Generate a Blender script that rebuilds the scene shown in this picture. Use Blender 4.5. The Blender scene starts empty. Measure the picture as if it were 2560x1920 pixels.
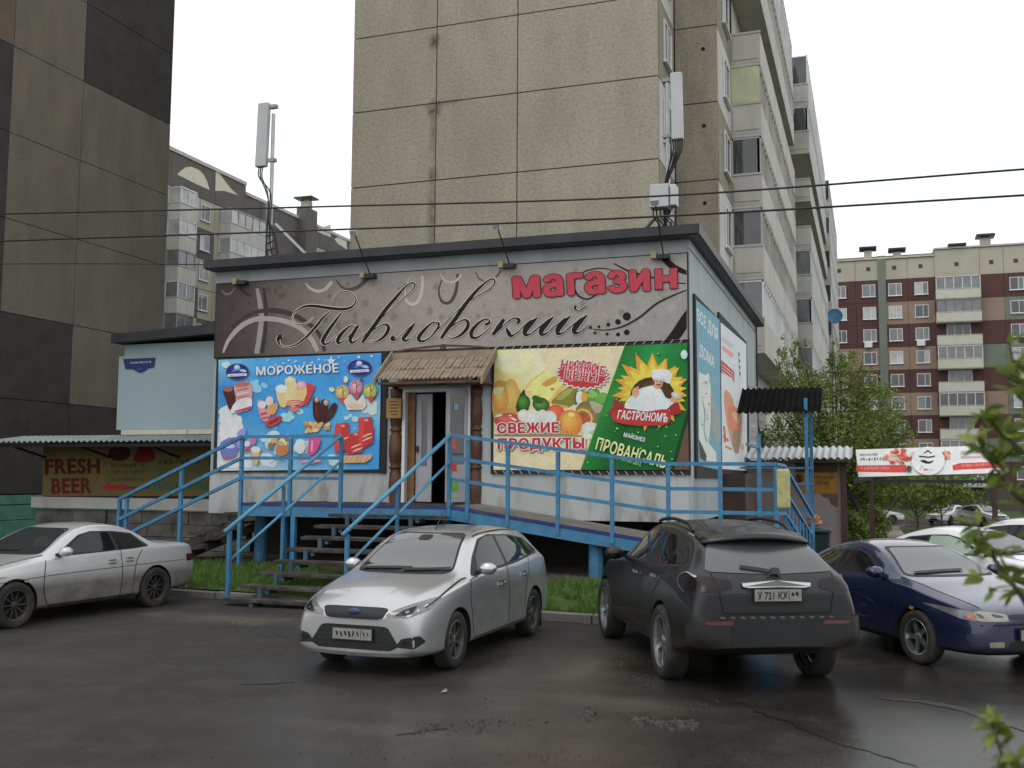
import bpy, bmesh, math, random
from math import sin, cos, pi, radians, sqrt, atan2
from mathutils import Vector as V, Matrix, noise
from mathutils.bvhtree import BVHTree
from mathutils.geometry import delaunay_2d_cdt, intersect_point_line

SC = bpy.context.scene
COL = SC.collection
random.seed(7)

# ------------------------------------------------------------------ camera
FPX = 2561.3                      # focal length in pixels of the 2560x1920 photograph
YAW, PITCH, ROLL = -0.3363, 0.09036, 0.005975
EYE = V((0, 0, 2.1))
_f = V((sin(YAW)*cos(PITCH), cos(YAW)*cos(PITCH), sin(PITCH)))
_r0 = V((cos(YAW), -sin(YAW), 0)); _u0 = _r0.cross(_f)
_r = _r0*cos(ROLL) + _u0*sin(ROLL); _u = -_r0*sin(ROLL) + _u0*cos(ROLL)
cd = bpy.data.cameras.new('camera'); cam = bpy.data.objects.new('camera', cd); COL.objects.link(cam)
cd.sensor_width = 36; cd.lens = FPX/2560*36; cd.clip_start = 0.05; cd.clip_end = 2000
cam.matrix_world = Matrix(((_r.x, _u.x, -_f.x, EYE.x), (_r.y, _u.y, -_f.y, EYE.y), (_r.z, _u.z, -_f.z, EYE.z), (0, 0, 0, 1)))
SC.camera = cam
cd.dof.use_dof = True; cd.dof.focus_distance = 17.5; cd.dof.aperture_fstop = 3.2

# ------------------------------------------------------------------ sky, sun, exposure
SUN_EL, SUN_AZ = radians(52), radians(205)
w = bpy.data.worlds.new('World'); SC.world = w; w.use_nodes = True
nt = w.node_tree; nt.nodes.clear()
out = nt.nodes.new('ShaderNodeOutputWorld'); bg = nt.nodes.new('ShaderNodeBackground')
sky = nt.nodes.new('ShaderNodeTexSky'); sky.sky_type = 'NISHITA'; sky.sun_disc = False
sky.sun_elevation = SUN_EL; sky.sun_rotation = SUN_AZ; sky.dust_density = 4; sky.air_density = 1.2
mx = nt.nodes.new('ShaderNodeMix'); mx.data_type = 'RGBA'; mx.inputs[0].default_value = 0.93
mx.inputs[7].default_value = (11.6, 12.0, 12.2, 1)          # the even cloud deck of an overcast day
nt.links.new(sky.outputs[0], mx.inputs[6]); nt.links.new(mx.outputs[2], bg.inputs[0])
bg.inputs[1].default_value = 0.1
nt.links.new(bg.outputs[0], out.inputs[0])
sd = bpy.data.lights.new('sun', 'SUN'); sd.energy = 0.5; sd.angle = radians(25); sd.color = (1, 0.97, 0.93)
sun = bpy.data.objects.new('sun', sd); COL.objects.link(sun)
sun.rotation_euler = (pi/2 - SUN_EL, 0, pi - SUN_AZ)
SC.view_settings.view_transform = 'Standard'; SC.view_settings.look = 'None'
SC.view_settings.exposure = 0.08; SC.view_settings.gamma = 1; SC.view_settings.use_curve_mapping = False
SC.cycles.use_denoising = True; SC.cycles.max_bounces = 6

# ------------------------------------------------------------------ measuring helpers
def ray(x, y):
    return (_f*FPX + _r*(x-1280) - _u*(y-960)).normalized()
def onY(x, y, Y):
    d = ray(x, y); return EYE + d*(Y/d.y)
def onX(x, y, X):
    d = ray(x, y); return EYE + d*(X/d.x)
def gnd(x, y, z=0.0):
    d = ray(x, y); return EYE + d*((z-EYE.z)/d.z)

# ------------------------------------------------------------------ materials
def lin(c):
    if isinstance(c, str):
        c = c.lstrip('#'); c = [int(c[i:i+2], 16)/255 for i in (0, 2, 4)]
        c = [v/12.92 if v <= .04045 else ((v+.055)/1.055)**2.4 for v in c]
    return tuple(c[:3])
class NT:
    def __init__(s, name):
        s.m = bpy.data.materials.new(name); s.m.use_nodes = True
        s.t = s.m.node_tree; s.b = s.t.nodes['Principled BSDF']
    def n(s, typ, **kw):
        x = s.t.nodes.new(typ)
        for k, v in kw.items(): setattr(x, k, v)
        return x
    def l(s, a, b): s.t.links.new(a, b)
    def pos(s, sc=(1, 1, 1), obj=False):
        if obj: g = s.n('ShaderNodeTexCoord').outputs['Object']
        else: g = s.n('ShaderNodeNewGeometry').outputs['Position']
        mp = s.n('ShaderNodeMapping'); mp.inputs['Scale'].default_value = sc
        s.l(g, mp.inputs[0]); return mp.outputs[0]
    def noise(s, scale, detail=4, sc=(1, 1, 1), obj=False, rough=.55):
        x = s.n('ShaderNodeTexNoise'); x.inputs['Scale'].default_value = scale
        x.inputs['Detail'].default_value = detail; x.inputs['Roughness'].default_value = rough
        s.l(s.pos(sc, obj), x.inputs['Vector']); return x.outputs['Fac']
    def ramp(s, fac, stops):
        x = s.n('ShaderNodeValToRGB'); e = x.color_ramp.elements
        while len(e) < len(stops): e.new(.5)
        for i, (p, c) in enumerate(stops):
            e[i].position = p; e[i].color = (*lin(c), 1) if not isinstance(c, (int, float)) else (c, c, c, 1)
        s.l(fac, x.inputs[0]); return x.outputs[0]
    def mix(s, fac, a, b, mode='MIX'):
        x = s.n('ShaderNodeMix'); x.data_type = 'RGBA'; x.blend_type = mode
        for v, i in ((fac, 0), (a, 6), (b, 7)):
            if hasattr(v, 'is_linked'): s.l(v, x.inputs[i])
            else: x.inputs[i].default_value = v if i == 0 else (*lin(v), 1)
        return x.outputs[2]
    def sub(s, a, v):
        x = s.n('ShaderNodeMath', operation='SUBTRACT'); s.l(a, x.inputs[0]); x.inputs[1].default_value = v; return x.outputs[0]
    def bump(s, h, strength=.3, dist=.02):
        x = s.n('ShaderNodeBump'); x.inputs['Strength'].default_value = strength; x.inputs['Distance'].default_value = dist
        s.l(h, x.inputs['Height']); s.l(x.outputs[0], s.b.inputs['Normal'])
    def set(s, **kw):
        for k, v in kw.items(): s.b.inputs[k.replace('_', ' ')].default_value = v
_mats = {}
def M(name, col=(.5, .5, .5), rough=.6, metal=0, var=.12, scale=2.5, bump=0, bscale=60, coat=0, dirt=None, dscale=1.2, damt=.6, ior=1.45, streak=1, obj=False, speck=0, sscale=8, spec=None):
    """a painted / plaster / metal surface: base colour with mottling, optional dirt patches and fine relief"""
    if name in _mats: return _mats[name]
    t = NT(name); c = lin(col)
    f = t.noise(scale, 5, (1, 1, 1/streak), obj)
    a = tuple(min(1, x*(1+var)) for x in c); b = tuple(x*(1-var) for x in c)
    k = t.ramp(f, [(.3, b), (.7, a)])
    if dirt is not None:
        d = t.noise(dscale, 6, (1, 1, 1/streak), obj, .65)
        k = t.mix(t.ramp(d, [(.5, 0.0), (.72, damt)]), k, dirt)
    if speck:
        k = t.mix(1.0, k, t.ramp(t.noise(sscale, 3, obj=obj, rough=.7), [(.34, (1-speck,)*3), (.5, (1, 1, 1)), (.68, (1+speck*.6,)*3)]), 'MULTIPLY')
    t.l(k, t.b.inputs['Base Color'])
    if spec is not None: t.b.inputs['Specular IOR Level'].default_value = spec
    t.set(Roughness=rough, Metallic=metal, IOR=ior)
    if coat: t.set(Coat_Weight=coat, Coat_Roughness=.06)
    if bump: t.bump(t.noise(bscale, 3, obj=obj), bump)
    _mats[name] = t.m; return t.m

# ------------------------------------------------------------------ objects
def wloc(o):
    p = V((0, 0, 0))
    while o is not None: p = p + o.location; o = o.parent
    return p
def tag(o, label=None, cat=None, group=None, kind=None):
    if label: o['label'] = label
    if cat: o['category'] = cat
    if group: o['group'] = group
    if kind: o['kind'] = kind
    return o
def T(name, loc, label, cat, group=None, rz=0):
    o = bpy.data.objects.new(name, None); COL.objects.link(o); o.empty_display_size = .2
    o.location = loc; o.rotation_euler = (0, 0, rz)
    return tag(o, label, cat, group)
def ob(name, mesh, parent=None, loc=(0, 0, 0)):
    o = bpy.data.objects.new(name, mesh); COL.objects.link(o); o.location = loc
    if parent: o.parent = parent
    return o
def copy_tree(o, parent=None):
    c = o.copy(); COL.objects.link(c)
    if parent: c.parent = parent
    for ch in list(o.children): copy_tree(ch, c)
    return c

class MB:
    def __init__(s): s.v = []; s.f = []; s.k = []; s.c = []; s.m = 0; s.col = None
    def add(s, vs, fs):
        b = len(s.v); s.v += [V(p) for p in vs]
        for f in fs: s.f.append([i+b for i in f]); s.k.append(s.m); s.c.append(s.col)
        return s
    def box(s, x0, x1, y0, y1, z0, z1):
        return s.obox(V(((x0+x1)/2, (y0+y1)/2, (z0+z1)/2)), V(((x1-x0)/2, 0, 0)), V((0, (y1-y0)/2, 0)), V((0, 0, (z1-z0)/2)))
    def obox(s, c, ex, ey, ez):
        c = V(c); P = [c+ex*a+ey*b+ez*d for d in (-1, 1) for b in (-1, 1) for a in (-1, 1)]
        return s.add(P, [(0, 2, 3, 1), (4, 5, 7, 6), (0, 1, 5, 4), (2, 6, 7, 3), (0, 4, 6, 2), (1, 3, 7, 5)])
    def bar(s, p, q, w, h=None, up=(0, 0, 1)):
        p = V(p); q = V(q); h = h or w; d = (q-p); L = d.length; d.normalize()
        up = V(up)
        if abs(d.dot(up)) > .99: up = V((0, 1, 0))
        x = d.cross(up).normalized(); y = x.cross(d)
        return s.obox((p+q)/2, x*(w/2), y*(h/2), d*(L/2))
    def tube(s, pts, r, n=8, cap=True):
        pts = [V(p) for p in pts]; R = r if isinstance(r, (list, tuple)) else [r]*len(pts)
        b = len(s.v); x = None
        for i, p in enumerate(pts):
            d = (pts[min(i+1, len(pts)-1)] - pts[max(i-1, 0)]).normalized()
            if x is None:
                x = d.cross(V((0, 0, 1)) if abs(d.z) < .9 else V((1, 0, 0))).normalized()
            x = (x - d*x.dot(d)).normalized(); y = d.cross(x)
            for k in range(n):
                a = 2*pi*k/n; s.v.append(p + (x*cos(a)+y*sin(a))*R[i])
        for i in range(len(pts)-1):
            for k in range(n):
                s.f.append([b+i*n+k, b+i*n+(k+1) % n, b+(i+1)*n+(k+1) % n, b+(i+1)*n+k]); s.k.append(s.m); s.c.append(s.col)
        if cap:
            for i0, rev in ((0, True), (len(pts)-1, False)):
                f = [b+i0*n+k for k in range(n)]
                s.f.append(f[::-1] if rev else f); s.k.append(s.m); s.c.append(s.col)
        return s
    def prism(s, poly, d):
        d = V(d); n = len(poly); P = [V(p) for p in poly]
        s.add(P + [p+d for p in P], [list(range(n))[::-1], [n+i for i in range(n)]] + [[i, (i+1) % n, n+(i+1) % n, n+i] for i in range(n)])
        return s
    def lathe(s, prof, n=28, axis='y', c=(0, 0, 0)):
        """prof: (radius, offset along the axis)"""
        c = V(c); b = len(s.v); m = len(prof)
        for k in range(n):
            a = 2*pi*k/n
            for r, h in prof:
                if axis == 'y': s.v.append(c+V((r*cos(a), h, r*sin(a))))
                else: s.v.append(c+V((r*cos(a), r*sin(a), h)))
        for k in range(n):
            for j in range(m-1):
                s.f.append([b+k*m+j, b+k*m+j+1, b+((k+1) % n)*m+j+1, b+((k+1) % n)*m+j]); s.k.append(s.m); s.c.append(s.col)
        return s
    def mesh(s, name, mats, org=V((0, 0, 0)), smooth=False):
        me = bpy.data.meshes.new(name)
        me.from_pydata([(p-org)[:] for p in s.v], [], s.f)
        if not isinstance(mats, (list, tuple)): mats = [mats]
        for m in mats: me.materials.append(m)
        me.polygons.foreach_set('material_index', [min(k, len(mats)-1) for k in s.k])
        if smooth: me.polygons.foreach_set('use_smooth', [True]*len(s.f))
        if any(c is not None for c in s.c):
            at = me.color_attributes.new('Col', 'FLOAT_COLOR', 'CORNER'); arr = []
            for f, c in zip(s.f, s.c):
                if c is None: c = (.5, .5, .5)
                if isinstance(c[0], (tuple, list)):
                    for q in c: arr += [*q, 1]
                else: arr += [*c, 1]*len(f)
            at.data.foreach_set('color', arr)
        me.update(); return me
    def build(s, name, mats, parent=None, smooth=False, label=None, cat=None, group=None, kind=None, bevel=0, local=False):
        if parent is not None:
            org = V((0, 0, 0)) if local else wloc(parent); loc = V((0, 0, 0))
        elif kind == 'structure' or kind == 'stuff':
            org = V((0, 0, 0)); loc = org
        else:
            xs = [p.x for p in s.v]; ys = [p.y for p in s.v]; zs = [p.z for p in s.v]
            org = V(((min(xs)+max(xs))/2, (min(ys)+max(ys))/2, min(zs))); loc = org
        o = ob(name, s.mesh(name, mats, org, smooth), parent, loc)
        if bevel:
            md = o.modifiers.new('bevel', 'BEVEL'); md.width = bevel; md.segments = 2; md.limit_method = 'ANGLE'
        return tag(o, label, cat, group, kind)

def crom(P, n=8, closed=False):
    """Catmull-Rom through points (any tuple length)"""
    P = [tuple(p) for p in P]; out = []; m = len(P)
    rng = m if closed else m-1
    for i in range(rng):
        if closed: a, b, c, d = P[i-1], P[i], P[(i+1) % m], P[(i+2) % m]
        else: a, b, c, d = P[max(i-1, 0)], P[i], P[i+1], P[min(i+2, m-1)]
        for k in range(n):
            t = k/n
            out.append(tuple(.5*((2*q)+(r-p)*t+(2*p-5*q+4*r-s_)*t*t+(3*q-p-3*r+s_)*t**3) for p, q, r, s_ in zip(a, b, c, d)))
    if not closed: out.append(P[-1])
    return out

# ------------------------------------------------------------------ flat print (posters, lettering)
_txt = {}
def text2d(body, off=0.0, shear=0.0, spc=1.0):
    k = (body, off, shear, spc)
    if k not in _txt:
        cu = bpy.data.curves.new('lettering', 'FONT'); cu.body = body; cu.resolution_u = 3
        cu.offset = off; cu.shear = shear; cu.space_character = spc
        o = bpy.data.objects.new('lettering', cu); COL.objects.link(o)
        dg = bpy.context.evaluated_depsgraph_get(); e = o.evaluated_get(dg); me = e.to_mesh()
        vs = [(v.co.x, v.co.y) for v in me.vertices]; fs = [list(p.vertices) for p in me.polygons]
        e.to_mesh_clear(); bpy.data.objects.remove(o); bpy.data.curves.remove(cu)
        _txt[k] = (vs, fs)
    return _txt[k]
GAIN = 1.55
def pc(c, g=None):
    return tuple(min(.86, x*(g or GAIN)) for x in lin(c))
def printmat(rough=.45):
    n = 'print%g' % rough
    if n in _mats: return _mats[n]
    t = NT(n); a = t.n('ShaderNodeVertexColor'); a.layer_name = 'Col'
    f = t.noise(4, 7, rough=.65); k = t.mix(1.0, a.outputs[0], t.ramp(f, [(.3, (.85, .845, .83)), (.62, (1, 1, 1))]), 'MULTIPLY')
    k = t.mix(1.0, k, t.ramp(t.noise(22, 4, rough=.7), [(.35, (.94, .94, .94)), (.65, (1.05, 1.05, 1.05))]), 'MULTIPLY')
    hs = t.n('ShaderNodeHueSaturation'); hs.inputs['Saturation'].default_value = .94; t.l(k, hs.inputs['Color'])
    t.l(hs.outputs[0], t.b.inputs['Base Color']); t.set(Roughness=rough+.2, Specular_IOR_Level=.2); t.bump(t.noise(1.6, 2), .25, .03)
    _mats[n] = t.m; return t.m
class Print:
    """flat shapes laid over one another, a fraction of a millimetre apart, on a plane of the place.
    mp maps a point of the enlarged photograph onto that plane, nrm points away from the wall."""
    def __init__(s, mp, nrm, step=.0005, gain=None):
        s.mp = mp; s.n = V(nrm); s.z = .002; s.step = step*.45; s.b = MB(); s.g = gain
    def pt(s, p, dz=0): return s.mp(p[0], p[1]) + s.n*(s.z+dz+random.uniform(0, 3e-5))
    def up(s): s.z += s.step
    def poly(s, P, c, smooth=0):
        if smooth: P = crom(P, smooth, True)
        s.b.col = pc(c, s.g); n = len(P); s.b.add([s.pt(p) for p in P], [list(range(n))]); s.up()
    def quad(s, P, cols):
        s.b.col = [pc(c, s.g) for c in cols]; s.b.add([s.pt(p) for p in P], [[0, 1, 2, 3]]); s.up()
    def ell(s, cx, cy, rx, ry, c, rot=0, c2=None, n=20, wob=0, hx=-.3, hy=-.35):
        P = []
        for k in range(n):
            a = 2*pi*k/n; q = 1+wob*random.uniform(-1, 1)
            x, y = rx*cos(a)*q, ry*sin(a)*q
            P.append((cx+x*cos(rot)-y*sin(rot), cy+x*sin(rot)+y*cos(rot)))
        if c2 is None: s.poly(P, c)
        else:
            e = pc(c, s.g); i = pc(c2, s.g); ctr = (cx+rx*hx, cy+ry*hy)
            base = [s.pt(ctr)]+[s.pt(p) for p in P]
            b = len(s.b.v); s.b.v += base
            for k in range(n): s.b.f.append([b, b+1+k, b+1+(k+1) % n]); s.b.k.append(0); s.b.c.append([i, e, e])
            s.up()
    def stroke(s, P, wd, c, n=8):
        wd = wd if isinstance(wd, (list, tuple)) else [wd]*len(P)
        Q = crom([(p[0], p[1], w_) for p, w_ in zip(P, wd)], n); s.b.col = pc(c, s.g)
        L = []; R_ = []
        for i, q in enumerate(Q):
            a = Q[max(i-1, 0)]; b = Q[min(i+1, len(Q)-1)]
            dx, dy = b[0]-a[0], b[1]-a[1]; d = sqrt(dx*dx+dy*dy) or 1
            h = q[2]/2
            L.append(s.pt((q[0]-dy/d*h, q[1]+dx/d*h), i*2e-6)); R_.append(s.pt((q[0]+dy/d*h, q[1]-dx/d*h), i*2e-6))
        m = len(Q); s.b.add(L+R_, [[i, i+1, m+i+1, m+i] for i in range(m-1)]); s.up()
    def text(s, body, a, b, h, c, off=.02, shear=0, outline=None, ow=.05, upv=None):
        """a, b: ends of the baseline, h: height of the letters, all in picture units"""
        dx, dy = b[0]-a[0], b[1]-a[1]; L = sqrt(dx*dx+dy*dy); ux, uy = dx/L, dy/L
        vx, vy = upv if upv else (uy, -ux)
        spc = 1+off*2.0; base, fs = text2d(body, 0.0, shear, spc)
        x0 = min(v[0] for v in base)-off; x1 = max(v[0] for v in base)+off
        y1 = max(v[1] for v in base); kx = L/(x1-x0); ky = h/y1
        ring = [(cos(2*pi*k/8), sin(2*pi*k/8)) for k in range(8)]
        for cc, rad in (([(outline, off+ow)] if outline else [])+[(c, off)]):
            s.b.col = pc(cc, s.g)
            for q, (ox, oy) in enumerate([(0, 0)]+([(u*rad, v*rad*.7) for u, v in ring] if rad > .004 else [])):
                s.b.add([s.pt((a[0]+ux*(x+ox-x0)*kx+vx*(y+oy)*ky, a[1]+uy*(x+ox-x0)*kx+vy*(y+oy)*ky), q*8e-5) for x, y in base], fs)
            s.z += 9*8e-5 if rad > .004 else 0; s.up()
    def scribble(s, a, b, h, c, n=9):
        """a line of lettering too blurred to read: uneven short upright marks along the line"""
        dx, dy = (b[0]-a[0])/n, (b[1]-a[1])/n; L = sqrt((b[0]-a[0])**2+(b[1]-a[1])**2)/n
        for k in range(n):
            x, y = a[0]+dx*(k+.5), a[1]+dy*(k+.5); q = random.uniform(.7, 1)*h
            s.stroke([(x-L*.2, y-q*random.uniform(.0, .3)), (x, y-q*.5), (x+L*random.uniform(-.3, .3), y-q)], L*random.uniform(.25, .6), c, 3)
    def build(s, name, parent, rough=.45, label=None, bend=None):
        return s.b.build(name, printmat(rough), parent, label=label)

# ================================================================== materials of the place
BEIGE = M('pebbledash_beige', (.375, .34, .265), .9, var=.1, scale=1.1, bump=1.0, bscale=9, dirt=(.25, .225, .18), dscale=.3, damt=.25, streak=3, speck=.2, sscale=10)
BEIGE2 = M('pebbledash_brown', (.285, .25, .19), .9, var=.2, scale=1.4, bump=1.0, bscale=9, dirt=(.19, .17, .14), dscale=.5, damt=.35, streak=3, speck=.2, sscale=10)
JOINT = M('panel_joint', (.09, .085, .07), .95)
LBEIGE = M('olive_render', (.165, .147, .117), .9, var=.14, scale=1.3, bump=.6, bscale=14, dirt=(.1, .09, .07), dscale=.4, damt=.4, streak=3, speck=.16, sscale=11)
LPINK = M('brown_render', (.15, .115, .088), .9, var=.14, scale=1.3, bump=.6, bscale=14, speck=.16, sscale=11)
LDARK = M('charcoal_render', (.052, .047, .042), .9, var=.2, scale=1.3, bump=.6, bscale=14, speck=.16, sscale=11)
PALE = M('pale_concrete', (.52, .50, .46), .85, var=.1, scale=1.5, bump=.25, bscale=20, dirt=(.3, .28, .24), dscale=.7, damt=.5, streak=3)
REVEAL = M('window_reveal', (.55, .53, .5), .85, var=.08, dirt=(.3, .28, .24), damt=.4, streak=4)
WFRAME = M('white_frame', (.72, .73, .73), .5, var=.05)
GFRAME = M('grey_frame', (.33, .33, .32), .6, var=.1)
def glass(name, col, rough=.04, ior=1.7, var=.3):
    return M(name, col, rough, var=var, scale=.9, ior=ior, obj=False)
GDARK = glass('dark_glass', (.05, .055, .06)); GMID = glass('grey_glass', (.16, .17, .175)); GPALE = glass('curtained_glass', (.42, .43, .43), .1)
ROOFM = M('bitumen_roof', (.06, .06, .06), .9, var=.3)
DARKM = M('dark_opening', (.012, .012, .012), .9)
BLACKM = M('black_metal', (.02, .02, .022), .5)
STEEL = M('galvanised_steel', (.42, .43, .43), .45, .6, var=.12, scale=6)

# ================================================================== ground
def plane(name, mat, P, kind='structure', z=None):
    b = MB(); b.add([V((p[0], p[1], p[2] if len(p) > 2 else z)) for p in P], [list(range(len(P)))])
    return b.build(name, mat, kind=kind)
def asphalt():
    t = NT('asphalt')
    big = t.noise(.32, 6, (1, 1, 1)); fine = t.noise(95, 3); mid = t.noise(1.7, 9, rough=.68)
    k = t.ramp(big, [(.34, (.020, .0175, .015)), (.5, (.033, .0295, .0255)), (.66, (.05, .045, .039))])
    k = t.mix(t.ramp(mid, [(.48, 0.0), (.66, .55)]), k, (.075, .058, .042))
    k = t.mix(t.ramp(fine, [(.35, .6), (.6, 0.0)]), k, (.013, .012, .011))
    grit = t.noise(26, 5, rough=.75); k = t.mix(1.0, k, t.ramp(grit, [(.3, (.6, .6, .6)), (.5, (1, 1, 1)), (.72, (1.5, 1.45, 1.4))]), 'MULTIPLY')
    # pale dirt trodden and tracked off the kerb
    for cx, cy, sx, sy, amt in ((-8.9, 13.1, 2.6, .8, .75), (-3.0, 11.3, .7, 1.6, .6), (-2.2, 9.6, 1.5, .5, .45), (-6.5, 14.1, 3, .4, .5), (-3.9, 7.9, 1.8, .35, .4), (-10, 9.3, 2.5, .7, .3)):
        mp = t.n('ShaderNodeMapping'); mp.vector_type = 'TEXTURE'; mp.inputs['Location'].default_value = (cx, cy, 0); mp.inputs['Scale'].default_value = (sx, sy, 50)
        t.l(t.n('ShaderNodeNewGeometry').outputs['Position'], mp.inputs[0]); ln = t.n('ShaderNodeVectorMath', operation='LENGTH'); t.l(mp.outputs[0], ln.inputs[0])
        ad = t.n('ShaderNodeMath', operation='MULTIPLY_ADD'); t.l(mid, ad.inputs[0]); ad.inputs[1].default_value = 2.4; t.l(ln.outputs[1], ad.inputs[2])
        k = t.mix(t.ramp(ad.outputs[0], [(.75, amt), (1.0, 0.0)]) if False else t.ramp(t.sub(ad.outputs[0], 1.0), [(.3, amt), (.95, 0.0)]), k, (.105, .085, .06))
    # cracks
    vo = t.n('ShaderNodeTexVoronoi', feature='DISTANCE_TO_EDGE'); vo.inputs['Scale'].default_value = .42
    wp = t.n('ShaderNodeTexNoise'); wp.inputs['Scale'].default_value = 1.3; wp.inputs['Detail'].default_value = 5
    ps = t.pos(); t.l(ps, wp.inputs['Vector'])
    ad = t.n('ShaderNodeVectorMath', operation='MULTIPLY_ADD'); ad.inputs[1].default_value = (1.6, 1.6, 0)
    t.l(wp.outputs['Color'], ad.inputs[0]); t.l(ps, ad.inputs[2]); t.l(ad.outputs[0], vo.inputs['Vector'])
    cr = t.ramp(vo.outputs['Distance'], [(.0, 1.0), (.014, 0.0)])
    gate = t.ramp(t.noise(.5, 3), [(.52, 0.0), (.6, .8)])
    cm = t.mix(1.0, cr, gate, 'MULTIPLY'); k = t.mix(cm, k, (.012, .011, .01))
    t.l(k, t.b.inputs['Base Color'])
    wet = t.noise(.33, 6); sp = t.n('ShaderNodeSeparateXYZ'); t.l(t.pos(), sp.inputs[0])
    gx = t.n('ShaderNodeMapRange'); gx.inputs['From Min'].default_value = -5; gx.inputs['From Max'].default_value = 1.0; gx.inputs['To Min'].default_value = -.04; gx.inputs['To Max'].default_value = .24; gx.clamp = True
    t.l(sp.outputs[0], gx.inputs['Value']); ws = t.n('ShaderNodeMath', operation='ADD'); t.l(wet, ws.inputs[0]); t.l(gx.outputs[0], ws.inputs[1])
    r = t.ramp(ws.outputs[0], [(.42, .72), (.52, .42), (.62, .22), (.74, .1)])
    r2 = t.mix(t.ramp(fine, [(.42, 0.0), (.62, .18)]), r, (.7, .7, .7)); t.l(r2, t.b.inputs['Roughness'])
    h = t.mix(.5, mid, grit); t.bump(h, .45, .012)
    t.set(IOR=1.45)
    return t.m
ASPH = asphalt()
SOIL = M('bare_soil', (.075, .06, .045), .95, var=.35, scale=1.5, bump=.6, bscale=25)
LAWN = M('lawn_soil', (.05, .08, .02), .95, var=.35, scale=2.2, bump=.8, bscale=40)
CONC = M('worn_concrete', (.2, .185, .165), .9, var=.2, scale=3, bump=.35, bscale=40, dirt=(.09, .08, .07), dscale=1.2)
plane('ground', SOIL, [(-700, -300), (700, -300), (700, 900), (-700, 900)], z=-1.7)
plane('yard', SOIL, [(-90, -14), (-2.99, -14), (-2.99, 140), (-90, 140)], z=-.06)
# the car park is one gently uneven sheet
def sheet(name, mat, x0, x1, y0, y1, st, zf, kind='structure', clip=None):
    b = MB(); nx = int((x1-x0)/st); ny = int((y1-y0)/st); idx = {}
    for j in range(ny+1):
        for i in range(nx+1):
            x = x0+(x1-x0)*i/nx; y = y0+(y1-y0)*j/ny
            idx[i, j] = len(b.v); b.v.append(V((x, y, zf(x, y))))
    for j in range(ny):
        for i in range(nx):
            c = b.v[idx[i, j]]
            if clip and not clip(c.x, c.y): continue
            b.f.append([idx[i, j], idx[i+1, j], idx[i+1, j+1], idx[i, j+1]]); b.k.append(0); b.c.append(None)
    return b.build(name, mat, kind=kind, smooth=True)
def kerbY(x): return 15.25 + (x+12)*(-.085) if x < -3.3 else 14.51
sheet('car_park', ASPH, -46, 26, -12, 26, .5, lambda x, y: .012*noise.noise(V((x*.35, y*.35, 0)))-.004)

def parkz(x, y): return .012*noise.noise(V((x*.35, y*.35, 0)))-.004
TAR = M('tar_seam', (.012, .011, .0105), .35, var=.3, scale=6)
def seam(P, w, wob=.4):
    Q = crom([gnd(*p)[:2] for p in P], 24); b = MB(); n = len(Q)
    for i, q in enumerate(Q):
        a = Q[max(i-1, 0)]; c = Q[min(i+1, n-1)]; dx, dy = c[0]-a[0], c[1]-a[1]; d = sqrt(dx*dx+dy*dy) or 1
        ww = w*(.35+.65*sin(pi*min(1, max(.03, i/(n-1)))))*(1+wob*noise.noise(V((q[0]*9, q[1]*9, 2)))); ox = .09*noise.noise(V((q[0]*3.5, q[1]*3.5, 9)))+.03*noise.noise(V((q[0]*14, q[1]*14, 4)))
        for sg in (-1, 1):
            x, y = q[0]-dy/d*(sg*ww/2+ox), q[1]+dx/d*(sg*ww/2+ox); b.v.append(V((x, y, parkz(x, y)+.005)))
    for i in range(n-1): b.f.append([2*i, 2*i+2, 2*i+3, 2*i+1]); b.k.append(0); b.c.append(None)
    return b.build('asphalt_seam', TAR, kind='structure')
seam([(2200, 1745), (2330, 1758), (2460, 1790), (2620, 1840)], .14)
seam([(1880, 1778), (1960, 1800), (2080, 1850), (2300, 1915)], .06)
seam([(990, 1838), (1080, 1822), (1120, 1818)], .05, .8); seam([(600, 1712), (680, 1705), (740, 1706)], .05, .8)

# ---- kerb and grass bank in front of the shop
BX0, BX1 = -13.6, -1.9
kerb = T('kerb', (0, 0, 0), None, None); kerb['kind'] = 'structure'
n = 12
for i in range(n):
    xa = BX0+(BX1-BX0)*i/n+random.uniform(.005, .02); xb = BX0+(BX1-BX0)*(i+1)/n-.008
    ya, yb = kerbY(xa)+random.uniform(-.025, .025), kerbY(xb)+random.uniform(-.025, .025); dz = random.uniform(-.025, .02)
    b = MB(); b.prism([(xa, ya, -.05), (xb, yb, -.05), (xb, yb, .12+dz), (xa, ya, .12+dz)], (0, .16, 0))
    b.build('kerb_stone', CONC, kerb, bevel=.012)
def bankz(x, y):
    k = (y-kerbY(x))/2.1
    return .10 + .3*max(0, min(1, k)) + .03*noise.noise(V((x*1.3, y*1.3, 3)))
b = MB(); nx, ny = 60, 24; g = {}
for j in range(ny+1):
    for i in range(nx+1):
        x = BX0+(BX1-BX0)*i/nx; y0 = kerbY(x)+.14; y = y0+(19.4-y0)*j/ny
        g[i, j] = len(b.v); b.v.append(V((x, y, bankz(x, y))))
for j in range(ny):
    for i in range(nx):
        b.f.append([g[i, j], g[i+1, j], g[i+1, j+1], g[i, j+1]]); b.k.append(0 if j < 10 else 1); b.c.append(None)
b.build('grass_bank', [LAWN, SOIL], kind='structure', smooth=True)
GRASSM = M('grass_blade', (.085, .16, .022), .6, var=.45, scale=6)
GRASSM2 = M('rough_grass', (.07, .125, .022), .6, var=.45, scale=3)
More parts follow.
